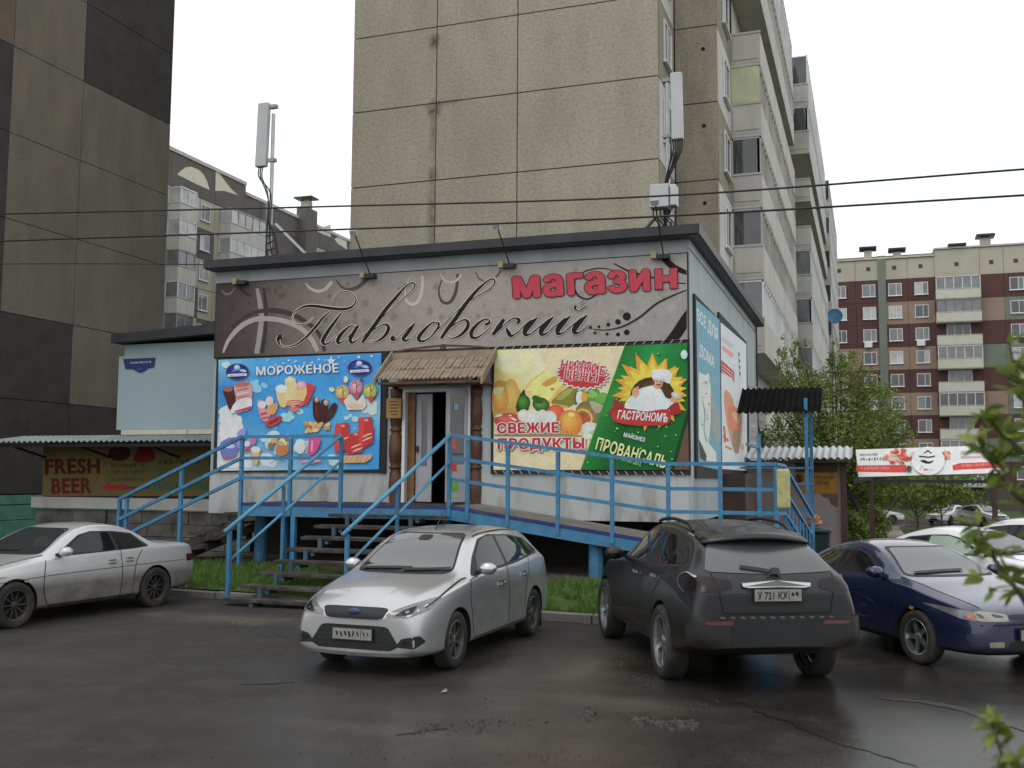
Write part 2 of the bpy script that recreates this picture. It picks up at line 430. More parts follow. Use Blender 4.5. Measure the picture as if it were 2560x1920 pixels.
def blades(name, N, pick, zf, h0, h1, wd, mat, label):
    b = MB()
    for _ in range(N):
        x, y = pick(); z = zf(x, y); h = random.uniform(h0, h1); a = random.uniform(0, 2*pi)
        lx, ly = random.gauss(0, .35)*h, random.gauss(0, .35)*h; cx, cy = cos(a)*wd, sin(a)*wd
        b.add([(x-cx, y-cy, z-.01), (x+cx, y+cy, z-.01), (x+lx, y+ly, z+h)], [(0, 1, 2)])
    return b.build(name, mat, kind='stuff', label=label)
def pk():
    x = random.uniform(BX0, BX1); y0 = kerbY(x)+.16
    while True:
        y = y0+random.random()**1.25*1.9
        if noise.noise(V((x*.8, y*.8, 8)))+.35*noise.noise(V((x*3, y*3, 1))) > -.2: return x, y
blades('grass', 26000, pk, bankz, .04, .15, .007, GRASSM, None)

# ---- right hand side: lawn, path, distant road
def lz(x, y):
    k = max(0, min(1, (y-36)/42)); k = k*k*(3-2*k)
    return .04+.03*noise.noise(V((x*.3, y*.3, 5)))-1.32*k
lz_ = lz
sheet('lawn', LAWN, -3, 60, 26, 124, 2.0, lz)
pa, pb, pc_, pd = gnd(2160, 1352), gnd(2262, 1352), gnd(2247, 1276, -1.2), gnd(2208, 1276, -1.2)
pc_.y = pd.y = 78; pd.x = onY(2208, 1276, 78).x; pc_.x = onY(2247, 1276, 78).x
PATHM = M('path_concrete', (.23, .2, .165), .9, var=.15, scale=1.5, bump=.2)
path = MB(); K = 14
path.v = []
pth = T('path', (0, 0, 0), None, None); pth['kind'] = 'structure'
for i in range(K):
    t0, t1 = i/K+.003, (i+1)/K-.003
    P = [pa.lerp(pd, t0), pb.lerp(pc_, t0), pb.lerp(pc_, t1), pa.lerp(pd, t1)]
    bb = MB(); bb.prism([(p.x, p.y, lz(p.x, p.y)+.02) for p in P], (0, 0, .06)); bb.build('paving_slab', PATHM, pth)
plane('road', ASPH, [(-3, 78), (60, 78), (60, 90), (-3, 90)], z=-1.24)
def pk2():
    while True:
        y = 26+random.random()**1.8*46; x = random.uniform(-.4, .3+y*.12)
        q = (y-pa.y)/(pd.y-pa.y); xl = pa.x+(pd.x-pa.x)*q; xr = pb.x+(pc_.x-pb.x)*q
        if not xl-.1 < x < xr+.1: return x, y
blades('lawn_grass', 16000, pk2, lz, .06, .2, .016, GRASSM2, None)

# ================================================================== windows shared by the far houses
_wm = {}
def window(parent, c, w, h, face, pane=None, sill=True, mull=1, frame=None):
    """a recessed-looking window unit standing 4 cm proud: frame with mullion and sill, pane as sub-part.
    face '-y' looks at the camera, '+x' looks to the right"""
    frame = frame or WFRAME; pane = pane or random.choice([GDARK, GMID, GMID, GPALE])
    k = (round(w, 2), round(h, 2), face, sill, mull, frame.name)
    def pt(a, d, z): return (a, -d, z) if face == '-y' else (d, -a, z)
    def bx(b, a0, a1, d0, d1, z0, z1):
        p, q = pt(a0, d0, z0), pt(a1, d1, z1)
        b.box(min(p[0], q[0]), max(p[0], q[0]), min(p[1], q[1]), max(p[1], q[1]), z0, z1)
    if k not in _wm:
        b = MB(); t = .07
        bx(b, -w/2, w/2, .0, .06, -h/2, -h/2+t); bx(b, -w/2, w/2, .0, .06, h/2-t, h/2)
        bx(b, -w/2, -w/2+t, .0, .06, -h/2+t, h/2-t); bx(b, w/2-t, w/2, .0, .06, -h/2+t, h/2-t)
        for m in range(mull):
            a = -w/2+w*(m+1)/(mull+1)+(.1*w if mull == 1 else 0); bx(b, a-.03, a+.03, .0, .055, -h/2+t, h/2-t)
        if sill: bx(b, -w/2-.08, w/2+.08, .0, .14, -h/2-.06, -h/2-.005)
        _wm[k] = b.mesh('window', frame)
    o = ob('window', _wm[k], parent, V(c)-wloc(parent)); sp = -w/2+w*.5+(.1*w if mull == 1 else 0)
    for q, (a0, a1) in enumerate(((-w/2+.05, sp), (sp, w/2-.05))):
        pn = pane if random.random() < .6 else random.choice([GDARK, GMID, GPALE]); kp = (k, q, pn.name)
        if kp not in _wm:
            b = MB(); bx(b, a0, a1, .005, .03, -h/2+.05, h/2-.05); _wm[kp] = b.mesh('pane', pn)
        ob('pane', _wm[kp], o)
    return o
_pm = {}
def panel(parent, x0, x1, y0, y1, z0, z1, mat, name='panel', gap=.02):
    L = wloc(parent)
    if x1-x0 < y1-y0: y0 += gap; y1 -= gap
    else: x0 += gap; x1 -= gap
    z0 += gap; z1 -= gap
    d = (round(x1-x0, 3), round(y1-y0, 3), round(z1-z0, 3), mat.name)
    if d not in _pm:
        b = MB(); b.box(-d[0]/2, d[0]/2, -d[1]/2, d[1]/2, -d[2]/2, d[2]/2); _pm[d] = b.mesh(name, mat)
    return ob(name, _pm[d], parent, V(((x0+x1)/2, (y0+y1)/2, (z0+z1)/2))-L)

# ================================================================== central tower block with the blank gable
CB = T('apartment_block', (-11, 40, 0), 'tall beige pebbledash apartment block with a blank panelled gable rising behind the shop', 'apartment block')
ZS = [-.3, 1.2, 4.1, 7.0, 9.85, 12.68, 15.53, 18.38, 21.25, 24.1, 27.2]
XJ = [-17.9, -14.5, -11.4, -6.41]
core = MB(); core.box(-17.75, -6.56, 33.12, 110, 0, 27.0); core.box(-6.56, -5.0, 36.12, 110, 0, 27.0)
core.build('core_wall', JOINT, CB)
for i in range(3):
    for j in range(2, 10): panel(CB, XJ[i], XJ[i+1], 33, 33.14, ZS[j], ZS[j+1], BEIGE)
for j in range(2, 10):
    # return wall at the corner with its tall window, then the set-back bay
    r = panel(CB, -6.55, -6.41, 33.16, 35.98, ZS[j], ZS[j+1], REVEAL if j % 2 else BEIGE2)
    window(CB, (-6.40, 34.6, (ZS[j]+ZS[j+1])/2+.2), 1.35, 1.5, '+x', GDARK if j % 2 else GMID, sill=True)
    panel(CB, -6.39, -4.86, 36, 36.13, ZS[j], ZS[j+1], BEIGE2)
    panel(CB, -5.0, -4.86, 36.15, 39.88, ZS[j], ZS[j+1], REVEAL if j % 2 == 0 else BEIGE2)
    window(CB, (-4.85, 38.3, (ZS[j]+ZS[j+1])/2+.1), 1.5, 1.55, '+x', GDARK)
# vent holes and drain streak on the bay
b = MB()
for j in range(2, 9): b.lathe([(.07, 0), (.07, -.015), (0, -.015)], 10, 'y', (-5.35, 35.995, ZS[j]+2.0))
b.build('vent_hole', DARKM, CB)
STAIN = M('soot_stain', (.11, .1, .08), .95, var=.4, scale=5)
# balconies of the long side, three stacks one behind the other
def balcony_stack(X0, X1, Ya, Yb, zsh, jr, seed):
    random.seed(seed)
    for j in jr:
        z = ZS[j]+zsh; zt = ZS[j+1]+zsh; hp = 1.2
        bo = MB(); bo.box(X0, X1, Ya, Ya+.1, z, z+hp); bo.box(X1-.1, X1, Ya+.1, Yb, z, z+hp); bo.box(X0, X1, Ya, Yb, z-.14, z-.01)
        bo.box(X0+.08, X1-.1, Ya-.035, Ya-.001, z+.14, z+hp-.16)      # raised field with chamfered frame on the end
        bo.box(X0-.02, X1+.03, Ya-.04, Ya-.002, z+hp-.03, z+hp+.05)
        par = bo.build('balcony', PALE, CB)
        st = random.random()
        g = MB(); w0 = MB()
        if st < .84 or j in (jr[0], jr[-1]):
            f = MB(); z0, z1 = z+hp+.005, zt-.16
            for x in (X0+.02, X1-.05): f.box(x-.03, x+.03, Ya+.01, Ya+.07, z0, z1)
            f.box(X0, X1, Ya+.01, Ya+.07, z1-.06, z1); f.box(X0, X1, Ya+.01, Ya+.07, z0, z0+.05)
            nm = int((Yb-Ya)/.85)
            for i in range(nm+1):
                y = Ya+.1+(Yb-Ya-.15)*i/nm; ww = random.choice([.06, .1, .14]); f.box(X1-.17, X1-.02, y-ww/2, y+ww/2, z0, z1)
            f.box(X1-.1, X1-.02, Ya+.1, Yb, z1-.1, z1); f.box(X1-.1, X1-.02, Ya+.1, Yb, z0, z0+.07)
            f.build('glazing_frame', random.choice([WFRAME, WFRAME, WFRAME, PALE]), par)
            pm = random.choice([GDARK, GDARK, GMID]); p1 = MB(); p1.box(X0+.03, X1-.06, Ya+.03, Ya+.045, z0+.03, z1-.05); p1.build('end_pane', pm, par)
            # side panes: a run of windows each its own tone
            i = 0; y = Ya+.1
            while i < nm:
                k = random.randint(1, 3); k = min(k, nm-i); q = MB()
                q.box(X1-.2, X1-.18, Ya+.1+(Yb-Ya-.15)*i/nm+.03, Ya+.1+(Yb-Ya-.15)*(i+k)/nm-.03, z0+.06, z1-.08)
                q.build('side_pane', random.choice([GMID, GPALE, GDARK, GDARK, WFRAME, PALE]), par); i += k
        else:
            p1 = MB(); p1.box(X0+.02, X0+.06, Ya+.2, Yb, z+hp, zt-.16); p1.build('inner_wall', PALE, par)
balcony_stack(-4.86, -3.71, 39.9, 59.5, .02, range(1, 10), 3)
balcony_stack(-4.6, -2.95, 61, 86, 0, range(1, 10), 5)
balcony_stack(-4.6, -2.72, 88, 109, 0, range(1, 10), 8)
b = MB()
b.box(-18.1, -6.2, 32.8, 110.2, 27.2, 27.5); b.box(-6.2, -4.7, 35.8, 110.2, 27.2, 27.5); b.build('roof', ROOFM, CB)
random.seed(11)
# yellow boarded balcony end, storey 6, and the air conditioner beside it
YEL = M('yellow_board', (.5, .52, .34), .7, var=.1)
b = MB(); zz = ZS[6]+.02+1.21; b.box(-4.84, -3.76, 39.86, 39.895, zz, zz+1.45); b.build('yellow_board', YEL, CB)
b = MB(); b.box(-5.05, -4.88, 39.1, 39.75, 19.7, 20.35); b.build('air_conditioner', GFRAME, CB)
# soot on the gable under the joints: fans that fade out to nothing at their rim
def soot_mat():
    t = NT('soot'); a = t.n('ShaderNodeVertexColor'); a.layer_name = 'Col'; f = t.noise(6, 6)
    k = t.mix(1.0, a.outputs[0], t.ramp(f, [(.3, .2), (.65, 1.0)]), 'MULTIPLY'); t.l(k, t.b.inputs['Alpha']); t.set(Base_Color=(.05, .045, .035, 1), Roughness=.95); return t.m
b = MB()
for x, z, rx_, rz_, k in ((-14.6, 17.85, .3, .4, .8), (-14.58, 15.3, .35, .5, .85), (-14.6, 12.9, .22, .4, .7), (-14.62, 11.4, .25, 1.6, .5), (-14.62, 9.3, .35, 1.8, .6), (-14.55, 7.9, .5, .6, .8), (-14.6, 14.4, .2, 1.2, .4), (-14.3, 15.5, 1.0, .15, .4)):
    i0 = len(b.v); b.v.append(V((x, 32.994, z))); n_ = 16
    for q in range(n_): b.v.append(V((x+rx_*cos(2*pi*q/n_), 32.994, z+rz_*sin(2*pi*q/n_))))
    for q in range(n_): b.f.append([i0, i0+1+q, i0+1+(q+1) % n_]); b.k.append(0); b.c.append([(k, k, k), (0, 0, 0), (0, 0, 0)])
o = b.build('soot_stain', soot_mat(), CB); o['kind'] = 'stuff'

# ================================================================== left tower, blank end wall in olive and charcoal
LB = T('apartment_block', (-32, 24, 0), 'dark end wall of the apartment block on the far left in olive and charcoal panels', 'apartment block')
core = MB(); core.box(-70, -26.14, 8, 32.9, 0, 27.5); core.build('core_wall', JOINT, LB)
LZ = [-.3, 1.45, 4.5, 7.25, 10.28, 13.1, 15.97, 18.85, 21.7, 24.6, 27.5]
YJ = [12, 16, 20.5, 25.05, 28.2, 32.98]
def lmat(c, j):
    z = LZ[j]
    if c == 4: return LDARK if (z > 15.5 or z < 4) else LBEIGE
    if c == 3: return LDARK if z < 7 else LBEIGE
    if c == 2: return LPINK if z > 15.5 else LDARK
    return LDARK if (c+j) % 3 else LBEIGE
for c in range(5):
    for j in range(1, 10):
        panel(LB, -26.13, -26, YJ[c], YJ[c+1], LZ[j], LZ[j+1], lmat(c, j), gap=.012)
TEAL = M('teal_paint', (.1, .27, .2), .7, var=.12, dirt=(.06, .1, .08), dscale=2)
for k, (z0, z1) in enumerate(((0, .62), (.64, 1.1), (1.13, 1.42))):
    b = MB(); b.box(-26.12, -25.93, 12, 32.9, z0, z1); b.build('plinth', TEAL, LB)
b = MB(); b.box(-70.2, -25.8, 7.8, 33.1, 27.5, 27.8); b.build('roof', ROOFM, LB)

# ================================================================== far left block seen in the gap
FX = -55.0
FB = T('apartment_block', (-60, 85, 0), 'distant grey and beige block with glazed balconies in the gap between two towers', 'apartment block')
FBEIGE = M('far_beige', (.40, .385, .31), .9, var=.1, scale=.6, streak=3); FDARK = M('far_grey', (.125, .115, .105), .9, var=.12, scale=.8)
def fy(px, y=560): return onX(px, y, FX).y
core = MB(); core.box(FX-13, FX-.13, 52, fy(612), 0, 28.9); core.box(FX-13, FX-.13, fy(612), 125, 0, 28.0)
core.build('core_wall', JOINT, FB)
FZ = [26.3-2.66*k for k in range(10)][::-1]
ye = [52, 58, 64, fy(423), fy(466), fy(500), fy(536), fy(612), fy(668), fy(740), fy(776), fy(800), fy(860), 104, 112, 125]
random.seed(4)
for i in range(len(ye)-1):
    for j in range(9):
        dk = (i in (8, 9)) or (i, j) in ((4, 7), (5, 7), (4, 5), (3, 6), (5, 4), (3, 4), (6, 3), (11, 5), (4, 3))
        panel(FB, FX-.13, FX, ye[i], ye[i+1], FZ[j], FZ[j+1], FDARK if dk else FBEIGE, gap=.025)
for i in range(len(ye)-1):
    top = 29.3 if i < 7 else 28.4
    panel(FB, FX-.13, FX+.02, ye[i], ye[i+1], FZ[9], top, FDARK, 'parapet_panel')
b = MB(); b.box(FX-13, FX+.12, 52, fy(612), 29.3, 29.62); b.box(FX-13, FX+.12, fy(612), 125, 28.4, 28.7); b.build('roof', PALE, FB)
# pale arches on the parapet
def fmap(x, y): return onX(400+x*.22305, 350+y*.22305, FX+.03)
pr = Print(fmap, (1, 0, 0), .004, 1.75)
pr.poly([(190, 385), (240, 340), (290, 305), (350, 300), (430, 330), (490, 390), (530, 470), (555, 560), (400, 490)], '#a8a595')
pr.poly([(625, 345), (660, 370), (720, 450), (790, 540), (875, 620), (720, 570), (620, 570)], '#a8a595')
pr.poly([(1730, 1010), (1800, 985), (1910, 945), (1915, 1090), (1800, 1045)], '#a8a595')
pr.poly([(1955, 1110), (1990, 1085), (2060, 1090), (2090, 1130), (2095, 1230), (1990, 1160)], '#a8a595')
o = pr.build('arch_field', FB, .9); o['kind'] = 'stuff'
def fbalc(ya, yb, js, prot=1.25):
    for j in js:
        z = FZ[j]; b = MB()
        b.box(FX+.01, FX+prot, ya, ya+.1, z-.1, z+1.05); b.box(FX+prot-.1, FX+prot, ya+.1, yb, z-.1, z+1.05); b.box(FX+.01, FX+prot, ya, yb, z-.2, z-.1)
        b.box(FX+.01, FX+prot+.04, ya-.03, yb, z+1.06, z+1.13)
        o = b.build('balcony', PALE, FB)
        g = MB(); zt = FZ[j+1]-.2
        g.box(FX+.01, FX+prot-.06, ya+.03, ya+.05, z+1.14, zt); g.box(FX+prot-.08, FX+prot-.06, ya+.06, yb, z+1.14, zt); g.build('pane', random.choice([GMID, GMID, GPALE]), o)
        f = MB(); nn = max(2, int((yb-ya)/1.1))
        for k in range(nn+1):
            y = ya+.08+(yb-ya-.12)*k/nn; f.box(FX+prot-.055, FX+prot, y-.04, y+.04, z+1.13, zt)
        f.box(FX+.01, FX+prot, ya, ya+.028, zt-.08, zt); f.box(FX+prot-.055, FX+prot, ya+.1, yb, zt-.09, zt+.02); f.box(FX+.02, FX+.1, ya, ya+.028, z+1.13, zt)
        f.build('glazing_frame', random.choice([WFRAME, WFRAME, GFRAME]), o)
fbalc(fy(418), fy(462), range(0, 9, 1)); fbalc(fy(548), fy(640), range(0, 9)); fbalc(fy(776), fy(832), range(0, 8)); fbalc(fy(700), fy(738), range(0, 8), .8)
for j in range(0, 9):
    for px in (472, 512):
        window(FB, (FX+.01, fy(px), FZ[j]+1.5), 1.3, 1.45, '+x', random.choice([GMID, GDARK, GPALE]))
    window(FB, (FX+.01, fy(856), FZ[j]+1.5), 1.3, 1.45, '+x')
b = MB(); b.box(FX, FX+.5, fy(655), fy(664), 0, 28.2); b.build('drain_riser', STEEL, FB)
b = MB(); b.box(FX-.2, FX+1.0, fy(745), fy(772), 0, 29.6); b.build('stair_tower', FDARK, FB)
b = MB(); b.box(FX-.3, FX+.7, fy(757), fy(765), 29.62, 30.5); b.build('chimney', FBEIGE, FB)
b = MB(); b.box(FX-.9, FX+1.2, fy(751), fy(771), 30.75, 30.9); b.box(FX-.2, FX-.1, fy(758), fy(759), 30.5, 30.75); b.box(FX+.5, FX+.6, fy(764), fy(764.6), 30.5, 30.75); b.build('chimney_cap', BLACKM, FB)

# ================================================================== far right maroon block
RY = 130.0
RB = T('apartment_block', (12, 136, 0), 'distant maroon, peach and sage panel apartment block with cream balconies beyond the lawn', 'apartment block')
MAROON = M('maroon_panel', (.098, .046, .043), .9, var=.12, scale=.5); PEACH = M('peach_panel', (.30, .215, .165), .9, var=.08, scale=.5)
SAGE = M('sage_panel', (.175, .2, .165), .9, var=.08, scale=.5); CREAM = M('cream_panel', (.42, .40, .325), .9, var=.08, scale=.5); CREAMW = M('cream_balcony', (.56, .55, .48), .8, var=.05, dirt=(.4, .37, .3), damt=.4)
def rx(px, y=800): return onY(px, y, RY).x
def rz(y, px=2270): return onY(px, y, RY).z
zr = [26.05-2.74*k for k in range(10)]          # tops of the storeys, uppermost first
xe = [-30, -24, -18, -12, rx(2060, 760), rx(2140, 760), rx(2206, 760), rx(2270, 760), rx(2338, 760), rx(2452, 760), rx(2512, 760), rx(2575, 760), rx(2640, 760), rx(2700, 760), 24, 30, 38]
core = MB(); core.box(-30, 38, RY+.13, RY+12, -1.7, 29.0); core.build('core_wall', JOINT, RB)
pat = {5: 'MMMPMPMPM', 4: 'MMMPMPMPM', 6: 'MMMPMPMPM', 7: 'MPMPMPMPM', 8: 'MPMPMPMPM', 10: 'MSMSMSMSM', 11: 'MSMSMSMSM', 12: 'MSMSMSMSM'}
mm = {'M': MAROON, 'P': PEACH, 'S': SAGE}
pat[5] = 'MMMPMPMPM'; pat[7] = pat[6] = 'MPMPMPMPM'; pat[4] = 'MMMPMPMPM'
for i in range(len(xe)-1):
    for j in range(9):
        if i == 8: m = MAROON
        else: m = mm[pat.get(i, 'MPMSMPMSM')[j]]
        panel(RB, xe[i], xe[i+1], RY, RY+.13, zr[j]-2.74, zr[j], m, gap=.02)
    panel(RB, xe[i], xe[i+1], RY-.02, RY+.13, zr[0], 28.55 if i < 8 else 29.3, CREAM, 'attic_panel')
    if i != 8 or True:
        b = MB(); xc = (xe[i]+xe[i+1])/2; b.box(xc-.22, xc+.22, RY-.06, RY-.025, 27.25, 27.7); b.build('attic_vent', MAROON, RB)
b = MB(); b.box(-30, xe[8], RY-.2, RY+12.2, 28.6, 28.8); b.box(xe[8], 38, RY-.2, RY+12.2, 29.35, 29.55); b.build('roof', PALE, RB)
b = MB(); x = rx(2206, 760); b.box(x-.45, x+.45, RY-.18, RY-.03, 0, 29.0); b.build('joint_strip', SAGE, RB)
random.seed(21)
for i in (4, 5, 6, 7, 10, 11, 12, 13):
    for j in range(9):
        window(RB, ((xe[i]+xe[i+1])/2+random.uniform(-.03, .03), RY-.005, zr[j]-1.25), 1.5, 1.5, '-y', random.choice([GMID, GPALE, GMID, GDARK]), mull=1)
b0 = None
for j in range(9):
    xa, xb = xe[8]+.05, xe[9]-.05; z0 = zr[j]-2.74
    b = MB(); b.box(xa, xb, RY-1.3, RY-1.2, z0-.1, z0+1.0); b.box(xa, xa+.1, RY-1.2, RY-.01, z0-.1, z0+1.0); b.box(xb-.1, xb, RY-1.2, RY-.01, z0-.1, z0+1.0); b.box(xa, xb, RY-1.2, RY-.01, z0-.2, z0-.1)
    b.box(xa-.03, xb+.03, RY-1.34, RY-1.19, z0+1.01, z0+1.07)
    o = b.build('balcony', CREAMW, RB)
    if j in (0, 1, 3, 5, 7, 8):
        g = MB(); g.box(xa+.06, xb-.06, RY-1.24, RY-1.22, z0+1.08, zr[j]-.25); g.build('pane', random.choice([GMID, GDARK, GMID]), o)
        f = MB(); nn = 5
        for k in range(nn+1):
            x = xa+.05+(xb-xa-.1)*k/nn; f.box(x-.04, x+.04, RY-1.3, RY-1.25, z0+1.08, zr[j]-.22)
        f.box(xa, xb, RY-1.3, RY-1.25, zr[j]-.3, zr[j]-.22); f.build('glazing_frame', WFRAME if j != 1 else SAGE, o)
    else:
        window(RB, ((xa+xb)/2, RY-.005, zr[j]-1.1), 2.6, 1.7, '-y', GMID, mull=2)
def vent(px, ybase, ytop, w=.9):
    xc = rx(px, ybase); z0 = 28.7 if px < 2330 else 29.5; z1 = rz(ytop, px)
    z1 += .35; b = MB(); b.box(xc-w/2, xc+w/2, RY-.1, RY+1.2, z0+.12, z1-.5); c = b.build('chimney', CREAM, RB)
    b = MB(); b.box(xc-1.0, xc+1.0, RY-.5, RY+1.6, z1-.3, z1-.05); b.box(xc-.4, xc-.3, RY, RY+.1, z1-.5, z1-.3); b.box(xc+.3, xc+.4, RY+1, RY+1.1, z1-.5, z1-.3); b.build('chimney_cap', BLACKM, c)
vent(2170, 650, 624); vent(2243, 650, 627); vent(2393, 632, 616); vent(2465, 630, 592, 1.1)
for i, j in ((5, 2), (7, 2)):
    b = MB(); xc = (xe[i]+xe[i+1])/2-.2; b.box(xc-.45, xc+.45, RY-.4, RY-.05, zr[j]-2.7, zr[j]-2.1); b.build('air_conditioner', WFRAME, RB)
# blue satellite dish on the end of the central block
DISHM = M('blue_dish', (.07, .2, .36), .5)
b = MB(); c = V((-2.45, 86.0, 15.2)); b.lathe([(.0, .12), (.35, .09), (.62, 0), (.6, -.02), (.34, .06), (0, .09)], 24, 'y', c); b.bar(c+V((0, .1, 0)), c+V((-.5, 1.9, -.1)), .06); b.bar(c+V((0, .05, -.5)), c+V((0, -.5, -.1)), .03)
b.build('satellite_dish', DISHM, label='blue satellite dish on the far edge of the beige tower block', cat='satellite dish')

# ================================================================== the shop
random.seed(31)
FYY = 18.54; SX0, SX1 = -13.27, -3.06; SYB = 30.0; DZ = 1.58
SHOPB = M('shop_wall_blue', (.385, .425, .44), .6, var=.1, scale=1.2, bump=.08, bscale=18, dirt=(.22, .235, .225), dscale=1.3, damt=.8, streak=7)
SHOPW = M('shop_wall_white', (.45, .475, .47), .65, var=.08, scale=1.5, bump=.08, bscale=18, dirt=(.2, .175, .135), dscale=1.8, damt=.95, streak=4)
FASC = M('roof_flashing', (.033, .035, .038), .45, .2, var=.25, scale=2)
FRAMEM = M('dark_sign_frame', (.022, .02, .019), .7, var=.3)
BLUE = M('rail_blue', (.045, .20, .37), .45, var=.16, scale=5, dirt=(.11, .085, .06), dscale=7, damt=.75, bump=.1, bscale=60)
NAVY = M('deck_edge_navy', (.02, .03, .15), .5, var=.3, scale=4, dirt=(.07, .07, .08), dscale=3)
PLANK = M('dark_weathered_plank', (.042, .037, .032), .85, var=.4, scale=7, bump=.4, bscale=40, dirt=(.17, .145, .12), dscale=2.5, damt=.7)
WOODC = M('carved_brown_wood', (.10, .042, .02), .5, var=.4, scale=6, bump=.3, bscale=30)
SHING = M('grey_shingle_wood', (.30, .235, .17), .85, var=.3, scale=8, bump=.3, bscale=50, dirt=(.15, .12, .09), dscale=4)
SH = T('shop', ((SX0+SX1)/2, FYY, 0), 'pale blue single-storey shop with a dark flat roof on a raised base', 'shop')
dx0, dx1, dzt = -8.76, -7.20, 3.72
b = MB()
b.box(SX0, dx0, FYY, FYY+.18, 2.16, 6.3); b.box(dx1, SX1-.02, FYY, FYY+.18, 2.16, 6.3); b.box(dx0, dx1, FYY, FYY+.18, dzt+.32, 6.3)
b.box(SX1-.2, SX1, FYY+.18, SYB, 1.3, 6.3); b.box(SX0, SX0+.18, FYY+.18, SYB, 1.3, 6.3); b.box(SX0+.18, SX1-.2, SYB-.2, SYB, 1.3, 6.3)
b.box(SX1-.021, SX1+.004, FYY-.004, FYY+.18, 1.32, 6.3)
b.build('wall', SHOPB, SH)
b = MB(); b.box(SX0, dx0, FYY-.012, FYY+.17, 1.3, 2.158); b.box(dx1, SX1-.025, FYY-.012, FYY+.17, 1.3, 2.158); b.build('lower_wall', SHOPW, SH)
b = MB(); b.box(SX0+.18, SX1-.2, FYY+.18, SYB-.2, 1.4, DZ-.02); b.build('floor', PLANK, SH)
b = MB(); b.box(SX0+.3, SX1-.4, FYY+1.4, SYB-.3, 0, 1.29); b.build('foundation', M('shade_dark_foundation', (.03, .028, .025), .95, var=.4), SH)  # near-black colour stands for the darkness of the void under the deck
b = MB(); b.box(SX0-.06, SX1+.22, FYY-.34, SYB+.2, 6.47, 6.63); ro = b.build('roof', FASC, SH, bevel=.015)
b = MB(); b.box(SX0-.08, SX1+.24, FYY-.37, FYY-.345, 6.49, 6.66); b.box(SX1+.225, SX1+.25, FYY-.343, SYB+.2, 6.49, 6.66); b.build('flashing', FASC, ro)
b = MB(); b.box(SX0-.02, SX1+.02, FYY-.025, SYB+.01, 6.302, 6.468); b.build('soffit', SHOPB, SH)
b = MB(); b.box(SX0, SX1-.03, FYY-.03, FYY-.002, 6.21, 6.3); b.build('cladding_strip', SHOPB, SH)
# lumps of roofing felt on top
b = MB()
for k in range(7):
    x = -6.3+k*.42; b.box(x, x+.36, FYY+.1, FYY+1.1, 6.632, 6.66+.03*sin(k*1.3)+.02)
b.build('roofing_felt', ROOFM, ro)
b = MB(); b.tube([(SX1+.06, SYB-.25, 6.4), (SX1+.06, SYB-.2, 3.6), (SX1+.25, SYB+.1, 2.7)], .025); b.build('cable_drop', BLACKM, SH)

# ---- boards that carry the sign and the posters
def fm(ox, oy, k, Y):
    return lambda x, y: onY(ox+x*k, oy+y*k, Y)
def board(x0, x1, z0, z1, d=.06, fr=.05, mat=FRAMEM, parent=None, Y=FYY):
    b = MB(); b.box(x0-fr, x1+fr, Y-d+.012, Y-.003, z0-fr, z1+fr)
    return b.build('frame', mat, parent)
SIGN = T('shop_sign', (-8.15, FYY-.05, 4.6), 'long brown and grey sign with black script and a red word above the door', 'sign')
board(-13.22, -3.08, 4.6, 6.2, .07, .015, FRAMEM, SIGN)
YS = FYY-.062
A = fm(640, 680, .23508, YS); B = fm(1100, 640, .28481, YS); C3 = fm(500, 600, .36166, YS)
p = Print(A, (0, -1, 0), .0006, 1.5)
# ground colour, darker to the left
N_ = 22; x0, x1, z0, z1 = -13.215, -3.085, 4.605, 6.195
from bisect import bisect
keys = [(-13.3, '#403735'), (-12.4, '#4e4542'), (-11.2, '#6f6763'), (-9.8, '#87807b'), (-8, '#958e89'), (-3, '#96908c')]
def gcol(x, dz):
    for (xa, ca), (xb, cb) in zip(keys, keys[1:]):
        if x <= xb:
            t = (x-xa)/(xb-xa); return tuple((u*(1-t)+v*t)*(1-.12*dz) for u, v in zip(lin(ca), lin(cb)))
    return lin(keys[-1][1])
for i in range(N_):
    xa, xb = x0+(x1-x0)*i/N_, x0+(x1-x0)*(i+1)/N_
    p.b.col = [pc(gcol(xa, 1), 1.4), pc(gcol(xb, 1), 1.4), pc(gcol(xb, 0), 1.4), pc(gcol(xa, 0), 1.4)]
    p.b.add([V((xa, YS-.001, z0)), V((xb, YS-.001, z0)), V((xb, YS-.001, z1)), V((xa, YS-.001, z1))], [[0, 1, 2, 3]])
# blotches of the stone pattern
for _ in range(150):
    X = random.uniform(x0+.25, x1-.25); Z = random.uniform(z0+.14, z1-.14); q = V((X, YS, Z)); r = random.uniform(.015, .09)
    cc = gcol(X, .5); dk = random.choice([(.86, .8, .78), (.82, .72, .66), (1.08, 1.07, 1.06), (.9, .8, .82)])
    c = tuple(min(.9, u*v*1.4) for u, v in zip(cc, dk)); p.b.col = c
    p.b.add([V((X+r*cos(a)*random.uniform(.6, 1.3), YS-.0016-_*2e-6, Z+r*1.1*sin(a)*random.uniform(.6, 1.3))) for a in [2*pi*k/9 for k in range(9)]], [list(range(9))])
p.mp = C3; p.z = .003
p.stroke([(395, 335), (412, 420), (425, 520), (415, 640), (392, 785)], [22, 30, 34, 34, 34], '#8a8581')
p.stroke([(440, 330), (455, 450), (455, 600), (430, 780)], [16, 24, 22, 26], '#35302d')
p.stroke([(230, 590), (330, 520), (430, 490), (540, 490), (640, 515), (720, 560), (800, 620), (845, 700), (860, 770)], [10, 24, 30, 34, 34, 32, 26, 24, 22], '#3b3532')
p.stroke([(160, 780), (200, 690), (280, 600), (380, 550), (480, 545), (580, 560), (680, 600), (760, 670), (815, 770)], [14, 26, 34, 34, 34, 34, 34, 32, 30], '#96918d')
